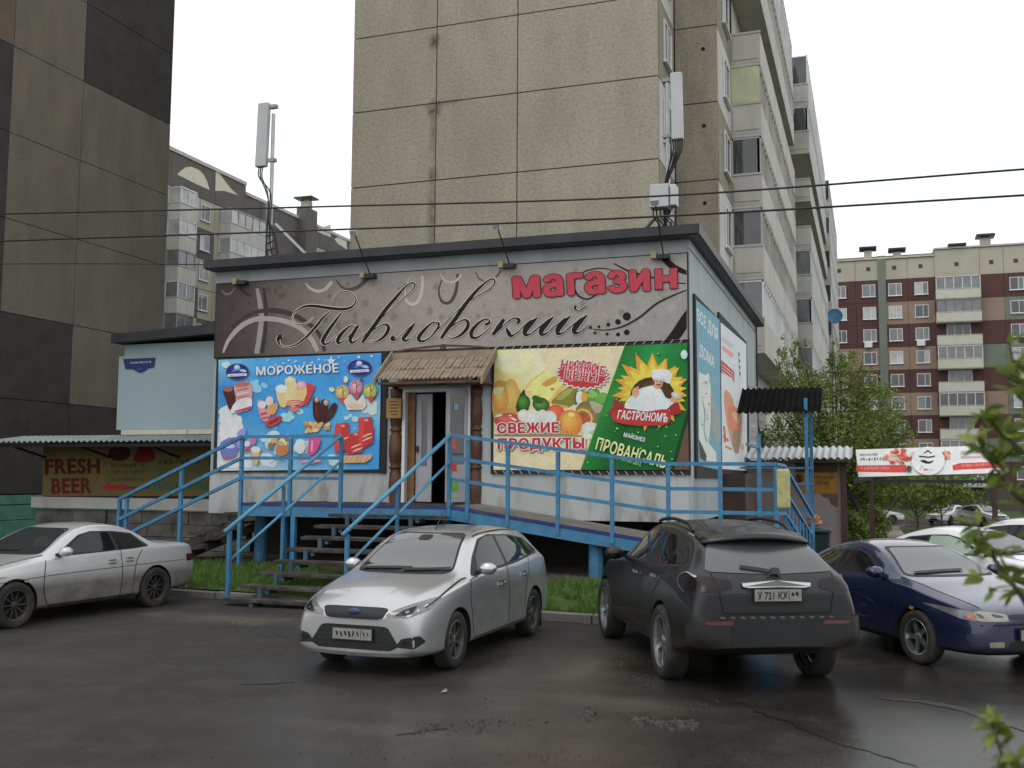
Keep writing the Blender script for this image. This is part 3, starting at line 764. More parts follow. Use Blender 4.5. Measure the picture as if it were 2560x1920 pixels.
p.stroke([(150, 345), (180, 375), (215, 365), (240, 330)], [8, 14, 12, 6], '#6e6662'); p.stroke([(270, 320), (310, 365), (360, 385)], [14, 20, 10], '#37302e')
p.mp = A
p.stroke([(525, 120), (580, 175), (660, 205), (740, 180), (810, 100)], [16, 26, 30, 34, 40], '#a59f99')
p.stroke([(855, 88), (915, 160), (1000, 185), (1100, 150), (1185, 65)], [14, 24, 32, 42, 44], '#4e4642')
p.stroke([(1630, 50), (1590, 200), (1600, 300), (1660, 345), (1725, 310), (1765, 200), (1770, 40)], [10, 14, 22, 34, 36, 34, 30], '#a8a29c')
p.stroke([(1975, 85), (1945, 200), (1970, 300), (2030, 332), (2090, 290), (2132, 180), (2146, 20)], [12, 18, 24, 32, 34, 32, 26], '#4a423f')
p.stroke([(1965, 25), (2005, 85), (2060, 110), (2125, 95), (2185, 30)], [14, 22, 22, 24, 26], '#aaa49e')
p.mp = B
p.stroke([(315, 140), (340, 195), (385, 220)], [10, 12, 8], '#4d4642'); p.stroke([(490, 185), (515, 160), (530, 125)], [12, 14, 10], '#4d4642')
K1 = '#1b1917'
p.poly([(1940, 22), (2000, 18), (2070, 80), (2165, 128), (2165, 166), (2080, 140), (2000, 95), (1960, 55)], K1)
p.poly([(2166, 470), (2110, 545), (2050, 640), (1978, 738), (2100, 730), (2130, 690), (2166, 635)], K1)
p.stroke([(1340, 640), (1450, 650), (1600, 620), (1750, 540), (1900, 420), (2050, 345), (2164, 300)], [6, 9, 15, 19, 18, 14, 8], '#2c2926')
p.stroke([(1225, 165), (1300, 125), (1420, 108), (1560, 135)], [8, 12, 10, 6], '#35312d')
p.stroke([(1185, 215), (1180, 285), (1220, 352), (1290, 378), (1355, 352), (1395, 312)], [16, 18, 16, 14, 12, 8], '#262321')
p.stroke([(1525, 65), (1650, 130), (1750, 160), (1870, 190), (2050, 232), (2164, 241)], [10, 16, 14, 14, 12, 6], '#2a2724')
for x, y, r in ((1640, 530, 36), (1563, 578, 25), (1478, 602, 17), (1395, 620, 12), (1322, 628, 14), (1360, 676, 12), (1467, 685, 13), (1563, 688, 17), (1640, 670, 25)):
    p.ell(x, y, r, r*.98, K1, n=16)
# the script: every stroke first as a pale halo, then in black
S_A = [
 ([(272, 672), (240, 715), (262, 778), (330, 800), (430, 772), (540, 690), (640, 582), (720, 482), (792, 420)], [30, 30, 12, 9, 13, 20, 24, 18, 8]),
 ([(812, 322), (850, 242), (925, 208), (1005, 218), (1062, 280), (1060, 330), (1010, 378), (920, 396), (780, 384), (640, 364), (540, 364), (455, 398), (402, 450), (396, 510), (440, 552), (500, 556), (568, 530), (615, 480)], [3, 6, 8, 9, 10, 14, 20, 26, 28, 26, 20, 12, 7, 5, 6, 8, 6, 3]),
 ([(914, 436), (838, 535), (760, 645), (715, 730), (735, 768), (795, 744), (862, 672)], [12, 26, 34, 36, 22, 10, 6]),
 ([(1062, 600), (1040, 572), (985, 588), (905, 668), (872, 735), (895, 756), (955, 716), (1035, 636), (1082, 580)], [8, 10, 16, 34, 34, 18, 8, 7, 6]),
 ([(1090, 572), (1045, 640), (1004, 718), (1028, 752), (1085, 716), (1145, 650)], [26, 32, 34, 22, 8, 6]),
 ([(1140, 690), (1230, 600), (1330, 500), (1450, 390), (1570, 282), (1660, 200), (1694, 140), (1668, 116), (1610, 142), (1500, 262), (1375, 412), (1270, 560), (1190, 670), (1138, 748)], [6, 6, 6, 7, 8, 9, 14, 12, 12, 26, 36, 38, 34, 26]),
 ([(1205, 655), (1290, 592), (1370, 556), (1412, 580), (1398, 645), (1335, 712), (1260, 745), (1198, 738)], [6, 8, 14, 30, 32, 22, 9, 6]),
 ([(1462, 684), (1446, 712), (1470, 726), (1515, 704), (1590, 630), (1690, 548)], [26, 28, 16, 9, 8, 8]),
 ([(1692, 548), (1632, 630), (1574, 702), (1592, 732), (1650, 704), (1725, 630)], [18, 32, 36, 22, 8, 6]),
 ([(1928, 560), (1905, 536), (1850, 560), (1765, 650), (1732, 712), (1770, 738), (1850, 700), (1930, 606), (1948, 552), (1925, 535)], [10, 12, 18, 34, 36, 22, 12, 20, 20, 10]),
]
S_B = [
 ([(-10, 640), (90, 545), (200, 445), (330, 352), (440, 290), (484, 232), (466, 202), (415, 224), (330, 300), (230, 420), (140, 550), (70, 640), (14, 722)], [6, 6, 6, 7, 8, 12, 11, 11, 22, 30, 32, 29, 22]),
 ([(78, 640), (160, 582), (222, 560), (250, 590), (236, 642), (175, 700), (110, 722), (70, 708)], [6, 8, 14, 26, 27, 18, 8, 6]),
 ([(400, 602), (432, 590), (436, 566), (398, 556), (335, 595), (282, 660), (280, 706), (320, 718), (385, 680), (450, 616)], [20, 20, 10, 12, 20, 30, 28, 16, 8, 6]),
]
D = fm(1230, 740, .12206, YS)
S_D = [
 ([(250, 480), (140, 640), (30, 790)], [60, 80, 62]), ([(30, 800), (190, 660), (320, 540), (420, 470), (500, 455), (560, 500), (528, 560)], [22, 20, 20, 22, 30, 66, 50]),
 ([(300, 660), (340, 740), (380, 810), (450, 800), (560, 720), (700, 580), (810, 490)], [26, 70, 66, 26, 20, 18, 14]),
 ([(930, 450), (800, 570), (690, 700), (690, 790), (790, 780), (920, 680), (1060, 570), (1160, 480)], [26, 84, 96, 64, 24, 20, 18, 16]),
 ([(1262, 430), (1130, 560), (1020, 700), (1020, 785), (1130, 765), (1260, 650), (1400, 540), (1500, 450)], [26, 84, 96, 64, 24, 20, 18, 16]),
 ([(1604, 415), (1470, 550), (1360, 680), (1360, 770), (1460, 755), (1590, 650), (1730, 540), (1850, 440)], [26, 84, 96, 64, 24, 20, 18, 16]),
 ([(1950, 395), (1800, 540), (1700, 670), (1700, 755), (1800, 745), (1920, 650), (2030, 550)], [26, 84, 96, 64, 24, 18, 10]),
 ([(1720, 200), (1706, 260), (1770, 296), (1850, 266), (1940, 186)], [54, 40, 14, 22, 14]),
]
for halo, c in ((1, '#bdb5ab'), (0, K1)):
    for mp, S, k in ((A, S_A, 15), (B, S_B, 12.5), (D, S_D, 28)):
        p.mp = mp
        for P, wd in S:
            p.stroke(P, [q*1.12+k*halo for q in wd], c)
        if halo == 0 and mp is A: p.ell(258, 690, 22, 28, K1); p.ell(1462, 704, 20, 20, K1)
p.mp = B
p.text('магази', (646, 366), (1850, 296), 176, '#a8303f', off=.05, outline='#3a1519', ow=.022)
for e, c in ((6, '#3a1519'), (0, '#a8303f')):
    p.poly([(1886-e, 118-e), (1950+e, 114-e), (1952+e, 175-e), (2022-e, 171-e), (2021-e, 110-e), (2084+e, 106-e), (2087+e, 283+e), (2024-e, 287+e), (2022-e, 226+e), (1953+e, 230+e), (1954+e, 291+e), (1890-e, 295+e)], c)
p.build('print', SIGN, .5)

# ---- ice cream poster
IC = T('poster', (-11.2, FYY-.05, 2.2), 'blue ice cream poster with cones and red packets left of the door', 'poster')
board(-13.13, -9.27, 2.2, 4.57, .07, .03, FRAMEM, IC)
b = MB(); b.box(-9.235, -9.12, FYY-.05, FYY-.004, 2.15, 4.6); b.build('side_frame', FRAMEM, IC)
p = Print(fm(520, 860, .20796, FYY-.062), (0, -1, 0), .0004, 1.45)
q4 = [(128, 190), (2085, 108), (2055, 1506), (108, 1524)]
def bl(u, v):
    a, b_, c, d = q4
    return tuple((a[i]*(1-u)+b_[i]*u)*(1-v)+(d[i]*(1-u)+c[i]*u)*v for i in (0, 1))
gr = [['#6fb1d2', '#3b93c9', '#2f8ac6', '#2f86c4', '#2c82c2'], ['#1f78b6', '#2486c4', '#2a8ecb', '#2584c2', '#2f8cc8'], ['#2f7fb4', '#2483bf', '#2a8ecb', '#3c9acb', '#7fb6d0'], ['#aebfcc', '#4f97c4', '#2c8ac6', '#3b94c8', '#2f8ac8'], ['#b9c4cb', '#a9bcc8', '#79b0d2', '#4f9fce', '#2a86c6']]
for i in range(4):
    for j in range(4):
        u0, u1, v0, v1 = i/4, (i+1)/4, j/4, (j+1)/4
        z_ = p.z; p.quad([bl(u0, v0), bl(u1, v0), bl(u1, v1), bl(u0, v1)], [gr[j][i], gr[j][i+1], gr[j+1][i+1], gr[j+1][i]]); p.z = z_
p.up()
def cloud(cx, cy, rx_, ry_, n, c, r=70):
    for _ in range(n):
        a = random.uniform(0, 2*pi); q = sqrt(random.random()); rr = r*random.uniform(.5, 1.2)
        x = min(max(cx+rx_*q*cos(a), 135+rr), 2040-rr); y = min(max(cy+ry_*q*sin(a), 215+rr*.8), 1500-rr*.8)
        p.ell(x, y, rr, rr*.8, c, n=12, wob=.12)
cloud(200, 900, 120, 130, 10, '#c3ccd2', 85); cloud(260, 1130, 130, 200, 16, '#cdd3d8', 95); cloud(260, 1400, 200, 80, 12, '#d2d6da', 80)
cloud(600, 1420, 260, 60, 10, '#b9cbd8', 60); cloud(620, 500, 130, 60, 6, '#79b6d6', 60); cloud(1960, 760, 70, 110, 9, '#bcccd6', 70); cloud(1000, 830, 140, 70, 6, '#8cc0da', 60)
cloud(1700, 900, 80, 40, 5, '#9fc6da', 45); cloud(1150, 1250, 120, 90, 8, '#a7c6da', 60); cloud(820, 1200, 180, 110, 10, '#a9c4d6', 65); cloud(1480, 1420, 120, 60, 6, '#a3c8dc', 60); cloud(240, 230, 60, 12, 4, '#b3d0dc', 45)
for _ in range(26):
    x, y = random.uniform(700, 1950), random.uniform(170, 260) if random.random() < .6 else random.uniform(900, 1050); r = random.uniform(5, 13); p.ell(x, y-(x-700)*.02, r, r, '#cfe0ea', n=6)
for cx, cy, rx_, ry_ in ((362, 336, 135, 95), (1830, 288, 142, 96)):
    p.ell(cx, cy, rx_+8, ry_+7, '#5d5f9a'); p.ell(cx, cy, rx_, ry_, '#17235f', c2='#2b3d8c'); p.ell(cx-5, cy-52, 36, 34, '#8ea5c9', c2='#c7d4e6')
    p.stroke([(cx-60, cy-5), (cx+5, cy-30), (cx+60, cy-10), (cx+110, cy-15)], [10, 20, 30, 12], '#5f82bd'); p.ell(cx+70, cy-14, 40, 16, '#9cb7d8', rot=.2)
    p.poly([(cx-118, cy+28), (cx+112, cy+16), (cx+112, cy+46), (cx-112, cy+58)], '#c7cbd8')
    p.stroke([(cx-95, cy+44), (cx+92, cy+33)], 8, '#6a72a8')
p.text('МОРОЖЕНОЕ', (590, 376), (1580, 338), 100, '#d9e4ea', off=.03, outline='#2a6da6', ow=.03)
def star(cx, cy, r, c, n=5):
    p.poly([(cx+(r if k % 2 == 0 else r*.42)*sin(k*pi/n), cy-(r if k % 2 == 0 else r*.42)*cos(k*pi/n)) for k in range(2*n)], c)
star(1490, 208, 62, '#cfdfe9'); star(1820, 158, 26, '#cfdfe9'); star(1580, 158, 16, '#cfdfe9'); star(1975, 148, 20, '#cfdfe9')
# chocolate cups
p.poly([(190, 545), (345, 535), (340, 770), (265, 785), (235, 700)], '#4b2320', 3); p.poly([(330, 500), (525, 470), (520, 760), (350, 790), (345, 640)], '#b98f90', 3)
p.poly([(350, 690), (520, 650), (520, 780), (330, 830), (280, 815)], '#c9cfd6', 3); p.ell(250, 545, 60, 30, '#8e5a52'); p.ell(420, 490, 95, 30, '#a8605c', rot=-.12)
for k in range(4): p.stroke([(360, 560+k*45), (500, 535+k*42)], 16, ['#a34a4c', '#c9b3b4', '#b05a5a', '#d2c6c8'][k])
p.stroke([(330, 815), (440, 790), (530, 760)], [16, 34, 28], '#b3363f')
# sundae with lips of red
p.poly([(600, 700), (660, 680), (700, 780), (760, 830), (720, 930), (650, 900)], '#c0868a', 3); p.ell(660, 730, 50, 46, '#c9c3c6'); p.ell(750, 690, 48, 62, '#cdb7b4'); p.poly([(720, 760), (850, 710), (820, 830), (760, 850)], '#c98a52', 3)
p.stroke([(640, 850), (720, 830)], 30, '#b03440'); p.stroke([(650, 900), (740, 880)], 22, '#ab3a44'); p.ell(800, 930, 112, 52, '#a32b38', rot=-.5, c2='#c64a55'); p.ell(800, 928, 80, 22, '#7d2430', rot=-.5)
# wafer cups
p.poly([(830, 570), (950, 540), (960, 740), (880, 750)], '#d7b277', 2); p.poly([(935, 430), (1060, 420), (1090, 720), (970, 735)], '#dcb981', 2); p.poly([(1080, 560), (1210, 520), (1180, 720), (1090, 730)], '#d3ad74', 2)
p.ell(890, 540, 70, 50, '#dfd6cf'); p.ell(995, 440, 64, 34, '#dfb98b', c2='#edd6b0'); p.ell(1130, 500, 64, 50, '#c98a8c', c2='#e0b0b0')
p.poly([(1190, 465), (1305, 500), (1250, 640), (1190, 745), (1140, 720), (1200, 600)], '#b8313b', 1)
for k in range(4): p.stroke([(960-k*4, 690+k*26), (1080, 680+k*26), (1160, 700+k*10)], 14, '#b9505a')
p.ell(1050, 790, 60, 26, '#b86a74')
# chocolate bars and nuts
for P in ([(1272, 660), (1335, 650), (1370, 760), (1390, 930), (1285, 905)], [(1370, 690), (1440, 680), (1450, 800), (1420, 940), (1370, 930)], [(1500, 720), (1562, 730), (1530, 840), (1450, 930), (1420, 900)]): p.poly(P, '#40201d', 3)
p.ell(1318, 670, 30, 36, '#8d6a58', c2='#cfb9a4'); p.ell(1430, 705, 34, 38, '#8d6a58', c2='#cfb9a4'); p.stroke([(1310, 760), (1330, 880)], 16, '#5d322b'); p.stroke([(1505, 780), (1465, 880)], 14, '#5d322b')
for k in range(16): p.ell(random.uniform(1190, 1450), 1000+random.uniform(-48, 42), 42, 24, random.choice(['#c49a5c', '#b5854a', '#d6b27a', '#8a6238']), rot=random.uniform(-.8, .8))
# three sundaes
for cx, cy, c, c2 in ((1625, 580, '#b98f4c', '#e2c98a'), (1790, 520, '#b5627f', '#e0a6b6'), (1960, 565, '#93a13a', '#c9cf6c')):
    p.ell(cx, cy, 82, 86, c, c2=c2); p.stroke([(cx-50, cy-30), (cx, cy-60), (cx+10, cy+60)], [6, 10, 8], '#5c3426'); p.stroke([(cx+50, cy-40), (cx+10, cy+10), (cx+10, cy+70)], [6, 9, 6], '#5c3426')
    p.poly([(cx-50, cy+70), (cx+55, cy+65), (cx+10, cy+150)], '#b9452e')
p.poly([(1640, 690), (1720, 600), (1800, 690), (1880, 610), (1920, 740), (1870, 790), (1690, 795)], '#d3c0b4', 1); p.ell(1780, 750, 100, 34, '#cdae98'); p.ell(1668, 428, 26, 40, '#d8c49a'); p.ell(1500, 548, 34, 26, '#d8c49a', rot=.4); p.ell(1856, 430, 14, 22, '#55355a')
# red packets
for P in ([(1545, 955), (1700, 945), (1705, 1080), (1640, 1310), (1540, 1300), (1520, 1150)], [(1690, 1080), (1850, 1050), (1870, 1300), (1690, 1330), (1640, 1250)], [(1820, 888), (1985, 876), (1982, 960), (2002, 1010), (1990, 1190), (1880, 1260), (1820, 1180)]): p.poly(P, '#b01f22', 0)
p.poly([(1545, 955), (1620, 950), (1600, 1290), (1540, 1300), (1520, 1150)], '#c2302e'); p.poly([(1830, 890), (1890, 884), (1870, 1240), (1820, 1180)], '#c52f2c')
for x, y in ((1635, 985), (1915, 915), (1790, 1085)): p.ell(x, y, 30, 20, '#cf5a50'); p.ell(x, y, 20, 8, '#e0a59a')
for x, y in ((1640, 1150), (1925, 1100), (1790, 1230), (1930, 1145), (1810, 1275)): p.stroke([(x-60, y+22), (x, y-6), (x+58, y-26)], [8, 20, 10], '#d8b08c')
p.poly([(1640, 1345), (1860, 1335), (1985, 1330), (1975, 1375), (1900, 1425), (1640, 1430)], '#c69a68', 1)
for k in range(5): p.stroke([(1660+k*60, 1410), (1700+k*60, 1350)], 10, '#a87845')
# lower row, paler and smaller
p.poly([(170, 1180), (350, 1120), (370, 1270), (330, 1360), (190, 1380)], '#5d6fb0', 2); p.ell(280, 1230, 60, 26, '#a9b6d6'); p.stroke([(210, 1375), (310, 1350)], 22, '#b04a52')
p.poly([(370, 1060), (470, 1020), (440, 1240), (370, 1250)], '#7f86c2', 2); p.ell(480, 1200, 46, 34, '#c9b6c2'); p.ell(560, 1160, 34, 56, '#b56a86', rot=.2); p.stroke([(445, 1290), (520, 1250)], 30, '#b03844'); p.poly([(540, 1290), (640, 1280), (610, 1450), (570, 1450)], '#d0a25e', 1); p.ell(590, 1270, 60, 36, '#d9cfc6')
for k in range(12): p.ell(random.uniform(760, 980), random.uniform(1130, 1230), 44, 30, random.choice(['#b99a68', '#d2b98a', '#8b6a44', '#e0d3b4']), rot=random.uniform(-1, 1))
p.poly([(830, 1240), (980, 1220), (960, 1330), (860, 1340)], '#b5703e', 2); p.stroke([(760, 1440), (850, 1390), (960, 1420)], [5, 9, 5], '#5a6270'); p.ell(1120, 1240, 66, 80, '#d4ccd8', c2='#eae6ee'); p.poly([(1230, 1140), (1290, 1110), (1370, 1140), (1330, 1270), (1280, 1330), (1215, 1320)], '#c43f7c', 2); p.stroke([(1270, 1160), (1260, 1290)], 22, '#e08cb4')
p.stroke([(1110, 1400), (1250, 1420), (1380, 1390)], [20, 44, 26], '#c06a84'); p.stroke([(1130, 1430), (1240, 1395), (1370, 1410)], 9, '#e3c3cf')
p.build('print', IC, .4)

# ---- groceries poster
GP = T('poster', (-5, FYY-.05, 2.2), 'fresh groceries poster with cheese and oranges beside a green mayonnaise advertisement', 'poster')
board(-6.84, -3.1, 2.2, 4.56, .07, .045, FRAMEM, GP)
p = Print(fm(1210, 840, .24864, FYY-.062), (0, -1, 0), .0004, 1.5)
p.poly([(104, 140), (1418, 98), (975, 1346), (95, 1346)], '#c9bb97'); 
p.quad([(104, 140), (560, 124), (700, 620), (104, 660)], ['#cbbf7e', '#d6cdaa', '#cfc49c', '#c3a84e'])
p.ell(300, 260, 190, 120, '#d4cc92', c2='#dcd9ac'); p.poly([(105, 470), (270, 480), (380, 580), (330, 720), (330, 850), (105, 850)], '#b08a3c', 3)
p.ell(270, 620, 90, 190, '#b18a38', c2='#cfae5c')
p.poly([(940, 545), (1050, 560), (1120, 530), (1160, 545), (1180, 610), (1240, 620), (1200, 700), (1060, 680), (960, 620)], '#4f8a34', 2); p.ell(1180, 620, 70, 50, '#5f9a3c', wob=.2); p.ell(1090, 590, 46, 36, '#79ac4c', wob=.25)
# cheese
p.poly([(408, 545), (470, 450), (610, 345), (800, 430), (820, 510), (670, 680), (560, 640)], '#c8952f'); p.poly([(415, 545), (480, 455), (620, 352), (730, 395), (800, 470), (640, 660), (560, 632)], '#dcc873'); p.poly([(800, 470), (820, 510), (670, 680), (640, 660)], '#caa04a')
p.poly([(580, 480), (700, 405), (735, 425), (720, 470), (625, 510)], '#b58a36', 2); p.ell(686, 535, 18, 16, '#a87a2a'); p.ell(470, 560, 28, 12, '#cdb45c'); p.ell(560, 590, 20, 10, '#c9ae56')
# bottle of oil
p.poly([(690, 640), (850, 510), (930, 520), (940, 640), (850, 720), (700, 690)], '#75742c', 2); p.poly([(720, 620), (850, 530), (900, 540), (790, 640)], '#96914a', 2); p.poly([(680, 680), (850, 700), (840, 720), (700, 712)], '#b98e3a'); p.ell(925, 630, 22, 66, '#5f5a24'); p.poly([(935, 570), (990, 560), (985, 680), (930, 660)], '#d8d3c4', 2); p.poly([(985, 565), (1040, 590), (1030, 670), (985, 682)], '#c98f22', 2)
# fruit and vegetables
p.ell(172, 630, 76, 122, '#c9741c', c2='#eab565'); p.poly([(104, 520), (200, 515), (180, 570), (104, 590)], '#dcbf84', 2)
p.poly([(330, 760), (332, 660), (400, 535), (420, 600), (460, 700), (420, 770)], '#2c3a16', 2); p.ell(400, 670, 66, 80, '#1f4a14', c2='#4f8a34'); p.ell(575, 690, 88, 72, '#1d4712', rot=.35, c2='#5a963a'); p.ell(540, 640, 60, 36, '#28561a', rot=.5)
p.ell(240, 850, 138, 76, '#b02a1c', c2='#d86048'); p.ell(265, 800, 16, 8, '#e6d8d0'); p.ell(300, 835, 34, 10, '#e6d8d0', rot=.4); p.ell(150, 800, 40, 12, '#dcc9b4', rot=-.3)
p.ell(720, 780, 95, 88, '#b8351a', c2='#d8653a'); p.poly([(920, 730), (1060, 640), (1190, 700), (1210, 760), (1130, 880)], '#6a6a4a', 2); p.poly([(1060, 650), (1180, 690), (1195, 740), (1120, 780)], '#9a987c', 2)
p.ell(1020, 800, 110, 90, '#8a6a2c', rot=.7); p.ell(1010, 812, 92, 74, '#c3a458', rot=.7); p.ell(1005, 820, 80, 64, '#8f6c30', rot=.7); p.ell(1000, 828, 68, 54, '#9a4526', rot=.7)
for x, y, r in ((400, 800, 62), (490, 840, 80), (655, 830, 78), (590, 790, 50)): p.ell(x, y, r, r*1.0, '#bdbfb2', c2='#e6e8e2')
p.ell(870, 875, 122, 134, '#c2690f', c2='#eda43c'); p.ell(880, 790, 36, 22, '#f0c26a'); p.ell(835, 965, 7, 7, '#7a5218')
p.ell(1060, 940, 84, 76, '#b6bca4', c2='#dfe2d4', wob=.06); p.ell(1100, 1000, 60, 50, '#a3ab8a'); p.ell(1040, 1010, 50, 30, '#c4cab2')
p.poly([(104, 990), (800, 980), (1000, 1000), (990, 1012), (104, 1006)], '#8f7c55')
# burst
def burst(cx, cy, rx_, ry_, n, k, c, rot=.1):
    P = []
    for i in range(2*n):
        a = pi*i/n; q = 1 if i % 2 == 0 else k; x, y = rx_*q*cos(a), ry_*q*sin(a); P.append((cx+x*cos(rot)-y*sin(rot), cy+x*sin(rot)+y*cos(rot)))
    p.poly(P, c)
burst(1000, 395, 278, 158, 24, .87, '#7c6c58'); burst(990, 386, 278, 158, 24, .87, '#e3dcd2'); burst(990, 386, 262, 144, 24, .87, '#a81f24')
p.text('НИЗКИЕ', (768, 328), (1215, 400), 92, '#a81f24', off=.035, outline='#e8e2da', ow=.05); p.text('ЦЕНЫ', (806, 424), (1142, 470), 84, '#a81f24', off=.035, outline='#e8e2da', ow=.05)
for t, a, b_, h in (('СВЕЖИЕ', (134, 978), (760, 968), 100), ('ПРОДУКТЫ', (140, 1136), (1012, 1128), 104)):
    p.text(t, (a[0]+10, a[1]+14), (b_[0]+10, b_[1]+14), h, '#8a7c68', off=.05, outline='#8a7c68', ow=.07); p.text(t, a, b_, h, '#a81e22', off=.05, outline='#e9e5e0', ow=.07)
# green pack
G1, G2 = '#0e5a22', '#157030'
p.poly([(1418, 98), (2045, 72), (2050, 760), (1900, 1346), (975, 1346), (1140, 880)], G1)
p.quad([(1418, 98), (1760, 84), (1500, 760), (1160, 820)], ['#0f6426', '#15803a', '#2f9a3c', '#1c7a2c']); p.quad([(1160, 820), (1500, 760), (1300, 1346), (975, 1346)], ['#18742c', '#0c4e20', '#0a4a1c', '#14702a'])
p.quad([(1760, 84), (2045, 72), (2050, 420), (1600, 500)], ['#15803a', '#0f6a2a', '#0e6426', '#2a963c'])
p.poly([(2052, 770), (2065, 1346), (1890, 1346), (1960, 1050)], '#5a4438'); p.poly([(2050, 740), (2000, 900), (1880, 1346), (1915, 1346), (2010, 1000), (2054, 850)], '#0a3a18')
for _ in range(60):
    v = random.random(); u = random.random(); y = 120+1200*v; xl = 1410-(y-98)*.355+20; xr = 2035-max(0, y-760)*.26
    x = xl+(xr-xl)*u; r = random.uniform(5, 20); p.ell(x, y, r, r*.85, '#0a4a1a'); p.ell(x-r*.15, y-r*.2, r*.75, r*.6, '#3f9a3a', c2='#8fce5c')
cx, cy = 1700, 560
for ring, (r0, r1, wd, n, c) in enumerate(((300, 395, 62, 15, '#c98a12'), (250, 370, 58, 17, '#dea51c'), (210, 330, 50, 15, '#eab93a'))):
    for k in range(n):
        a = 2*pi*(k+ring*.5)/n+.1; t = r1*random.uniform(.9, 1.06); ca, sa = cos(a), sin(a)
        P = [(cx+ca*100-sa*wd*.6, cy+sa*100+ca*wd*.6), (cx+ca*r0*.8-sa*wd, cy+sa*r0*.8+ca*wd), (cx+ca*t, cy+sa*t), (cx+ca*r0*.8+sa*wd, cy+sa*r0*.8-ca*wd), (cx+ca*100+sa*wd*.6, cy+sa*100-ca*wd*.6)]
        P = [(min(x, 2046), y) for x, y in P]; p.poly(P, c)
p.ell(cx, cy+50, 225, 195, '#3a2810', c2='#5a4420')
p.poly([(1310, 630), (1420, 690), (1960, 670), (1990, 780), (1880, 800), (1870, 720), (1400, 760), (1400, 800), (1240, 778), (1300, 720)], '#8e1a18', 0)
# a cook in white jacket and tall hat
p.poly([(1420, 725), (1440, 660), (1490, 600), (1560, 540), (1650, 510), (1720, 500), (1790, 545), (1830, 620), (1890, 640), (1930, 660), (1880, 700), (1810, 760), (1640, 770), (1520, 740)], '#bcc6cc', 2); p.poly([(1600, 560), (1720, 530), (1790, 600), (1800, 750), (1620, 750)], '#dde3e6', 2); p.stroke([(1700, 560), (1730, 750)], 5, '#9aa6ae')
p.ell(1755, 465, 52, 72, '#b98062', c2='#d6a688', rot=.15); p.poly([(1705, 440), (1700, 380), (1690, 350), (1730, 340), (1830, 350), (1890, 390), (1880, 470), (1830, 470), (1820, 430)], '#c9d2d6', 2); p.ell(1790, 380, 95, 46, '#dfe5e8', wob=.08); p.stroke([(1715, 430), (1830, 455)], 16, '#a9b4ba'); p.stroke([(1738, 488), (1760, 494), (1785, 492)], 11, '#3d2a20'); p.stroke([(1735, 455), (1752, 452)], 6, '#4a3020'); p.stroke([(1775, 458), (1792, 460)], 6, '#4a3020'); p.ell(1741, 464, 5, 4, '#2a1c14'); p.ell(1781, 468, 5, 4, '#2a1c14'); p.poly([(1762, 462), (1756, 484), (1772, 486)], '#b07a5c'); p.stroke([(1748, 508), (1765, 512), (1778, 508)], 5, '#8a3a34'); p.poly([(1712, 440), (1704, 480), (1718, 500), (1722, 455)], '#3a281c')
p.ell(1530, 570, 36, 50, '#c08a6c'); p.stroke([(1548, 540), (1556, 508)], 18, '#c08a6c'); p.ell(1910, 640, 34, 26, '#c08a6c'); p.ell(1940, 600, 56, 32, '#a9a088', rot=.4, c2='#d8d2c0')
p.poly([(1300, 760), (1440, 740), (1640, 760), (1860, 740), (1870, 870), (1760, 900), (1560, 905), (1380, 880), (1300, 845)], '#a31d1c', 3)
p.text('ГАСТРОНОМЪ', (1345, 832), (1850, 868), 86, '#e8e3da', off=.03, shear=.2, outline='#5a1210', ow=.03)
p.text('МАЙОНЕЗ', (1408, 1010), (1620, 1066), 52, '#dfe6d2', off=.03); p.text('ПРОВАНСАЛЬ', (1125, 1136), (1825, 1330), 122, '#d6d68a', off=.03, outline='#0a3a18', ow=.02)
p.text('31761-2012', (1395, 1252), (1582, 1308), 34, '#9fb878', off=.01); p.ell(2018, 190, 34, 46, '#a9c4d8', c2='#dfeaf2')
p.build('print', GP, .4)
# lacing cord along the poster edges
b = MB()
for k in range(22):
    x = -6.8+k*.17; b.bar((x, FYY-.075, 4.545), (x+.05, FYY-.064, 4.61), .012); b.bar((x, FYY-.075, 2.215), (x+.05, FYY-.064, 2.15), .012)
o = b.build('lacing', M('cord', (.5, .5, .48), .8), GP); o['kind'] = 'stuff'

# ---- side wall posters (plane of the side wall)
def sm(x, y): return onX(1700+x*.33149, 700+y*.33149, SX1+.05)
def sideboard(name, Ya, Yb, z0, z1, label, cat='poster'):
    t = T(name, (SX1+.03, (Ya+Yb)/2, z0), label, cat)
    b = MB(); b.box(SX1+.003, SX1+.045, Ya, Yb, z0, z1); b.build('frame', FRAMEM, t); return t
a1 = sm(118, 140); a2 = sm(300, 1440); a3 = sm(510, 1450)
S1 = sideboard('poster', a1.y-.05, sm(298, 800).y, 2.1, 5.52, 'torn pale blue poster with white lettering on the side wall nearest the corner')
p = Print(sm, (1, 0, 0), .0005, 1.5)
p.poly([(120, 148), (297, 300), (312, 1435), (140, 1400)], '#6a97a8')
p.text('ВСЕ ДЛЯ', (128, 300), (284, 460), 90, '#cdd8dc', off=.03, upv=(0, -1)); p.text('ДОМА', (146, 565), (258, 665), 86, '#cdd8dc', off=.03, upv=(0, -1))
p.poly([(140, 690), (190, 720), (215, 700), (232, 820), (228, 1100), (215, 1230), (270, 1300), (275, 1370), (200, 1365), (160, 1250), (140, 1190)], '#c2c6bd', 1); p.poly([(236, 830), (262, 900), (300, 1050), (300, 1230), (270, 1240), (240, 1120)], '#8f9592', 1)
p.poly([(140, 1200), (170, 1260), (200, 1330), (190, 1370), (150, 1340)], '#4a4640', 1); p.stroke([(165, 900), (185, 1000), (180, 1130), (200, 1220)], [6, 12, 8, 14], '#8c9490')
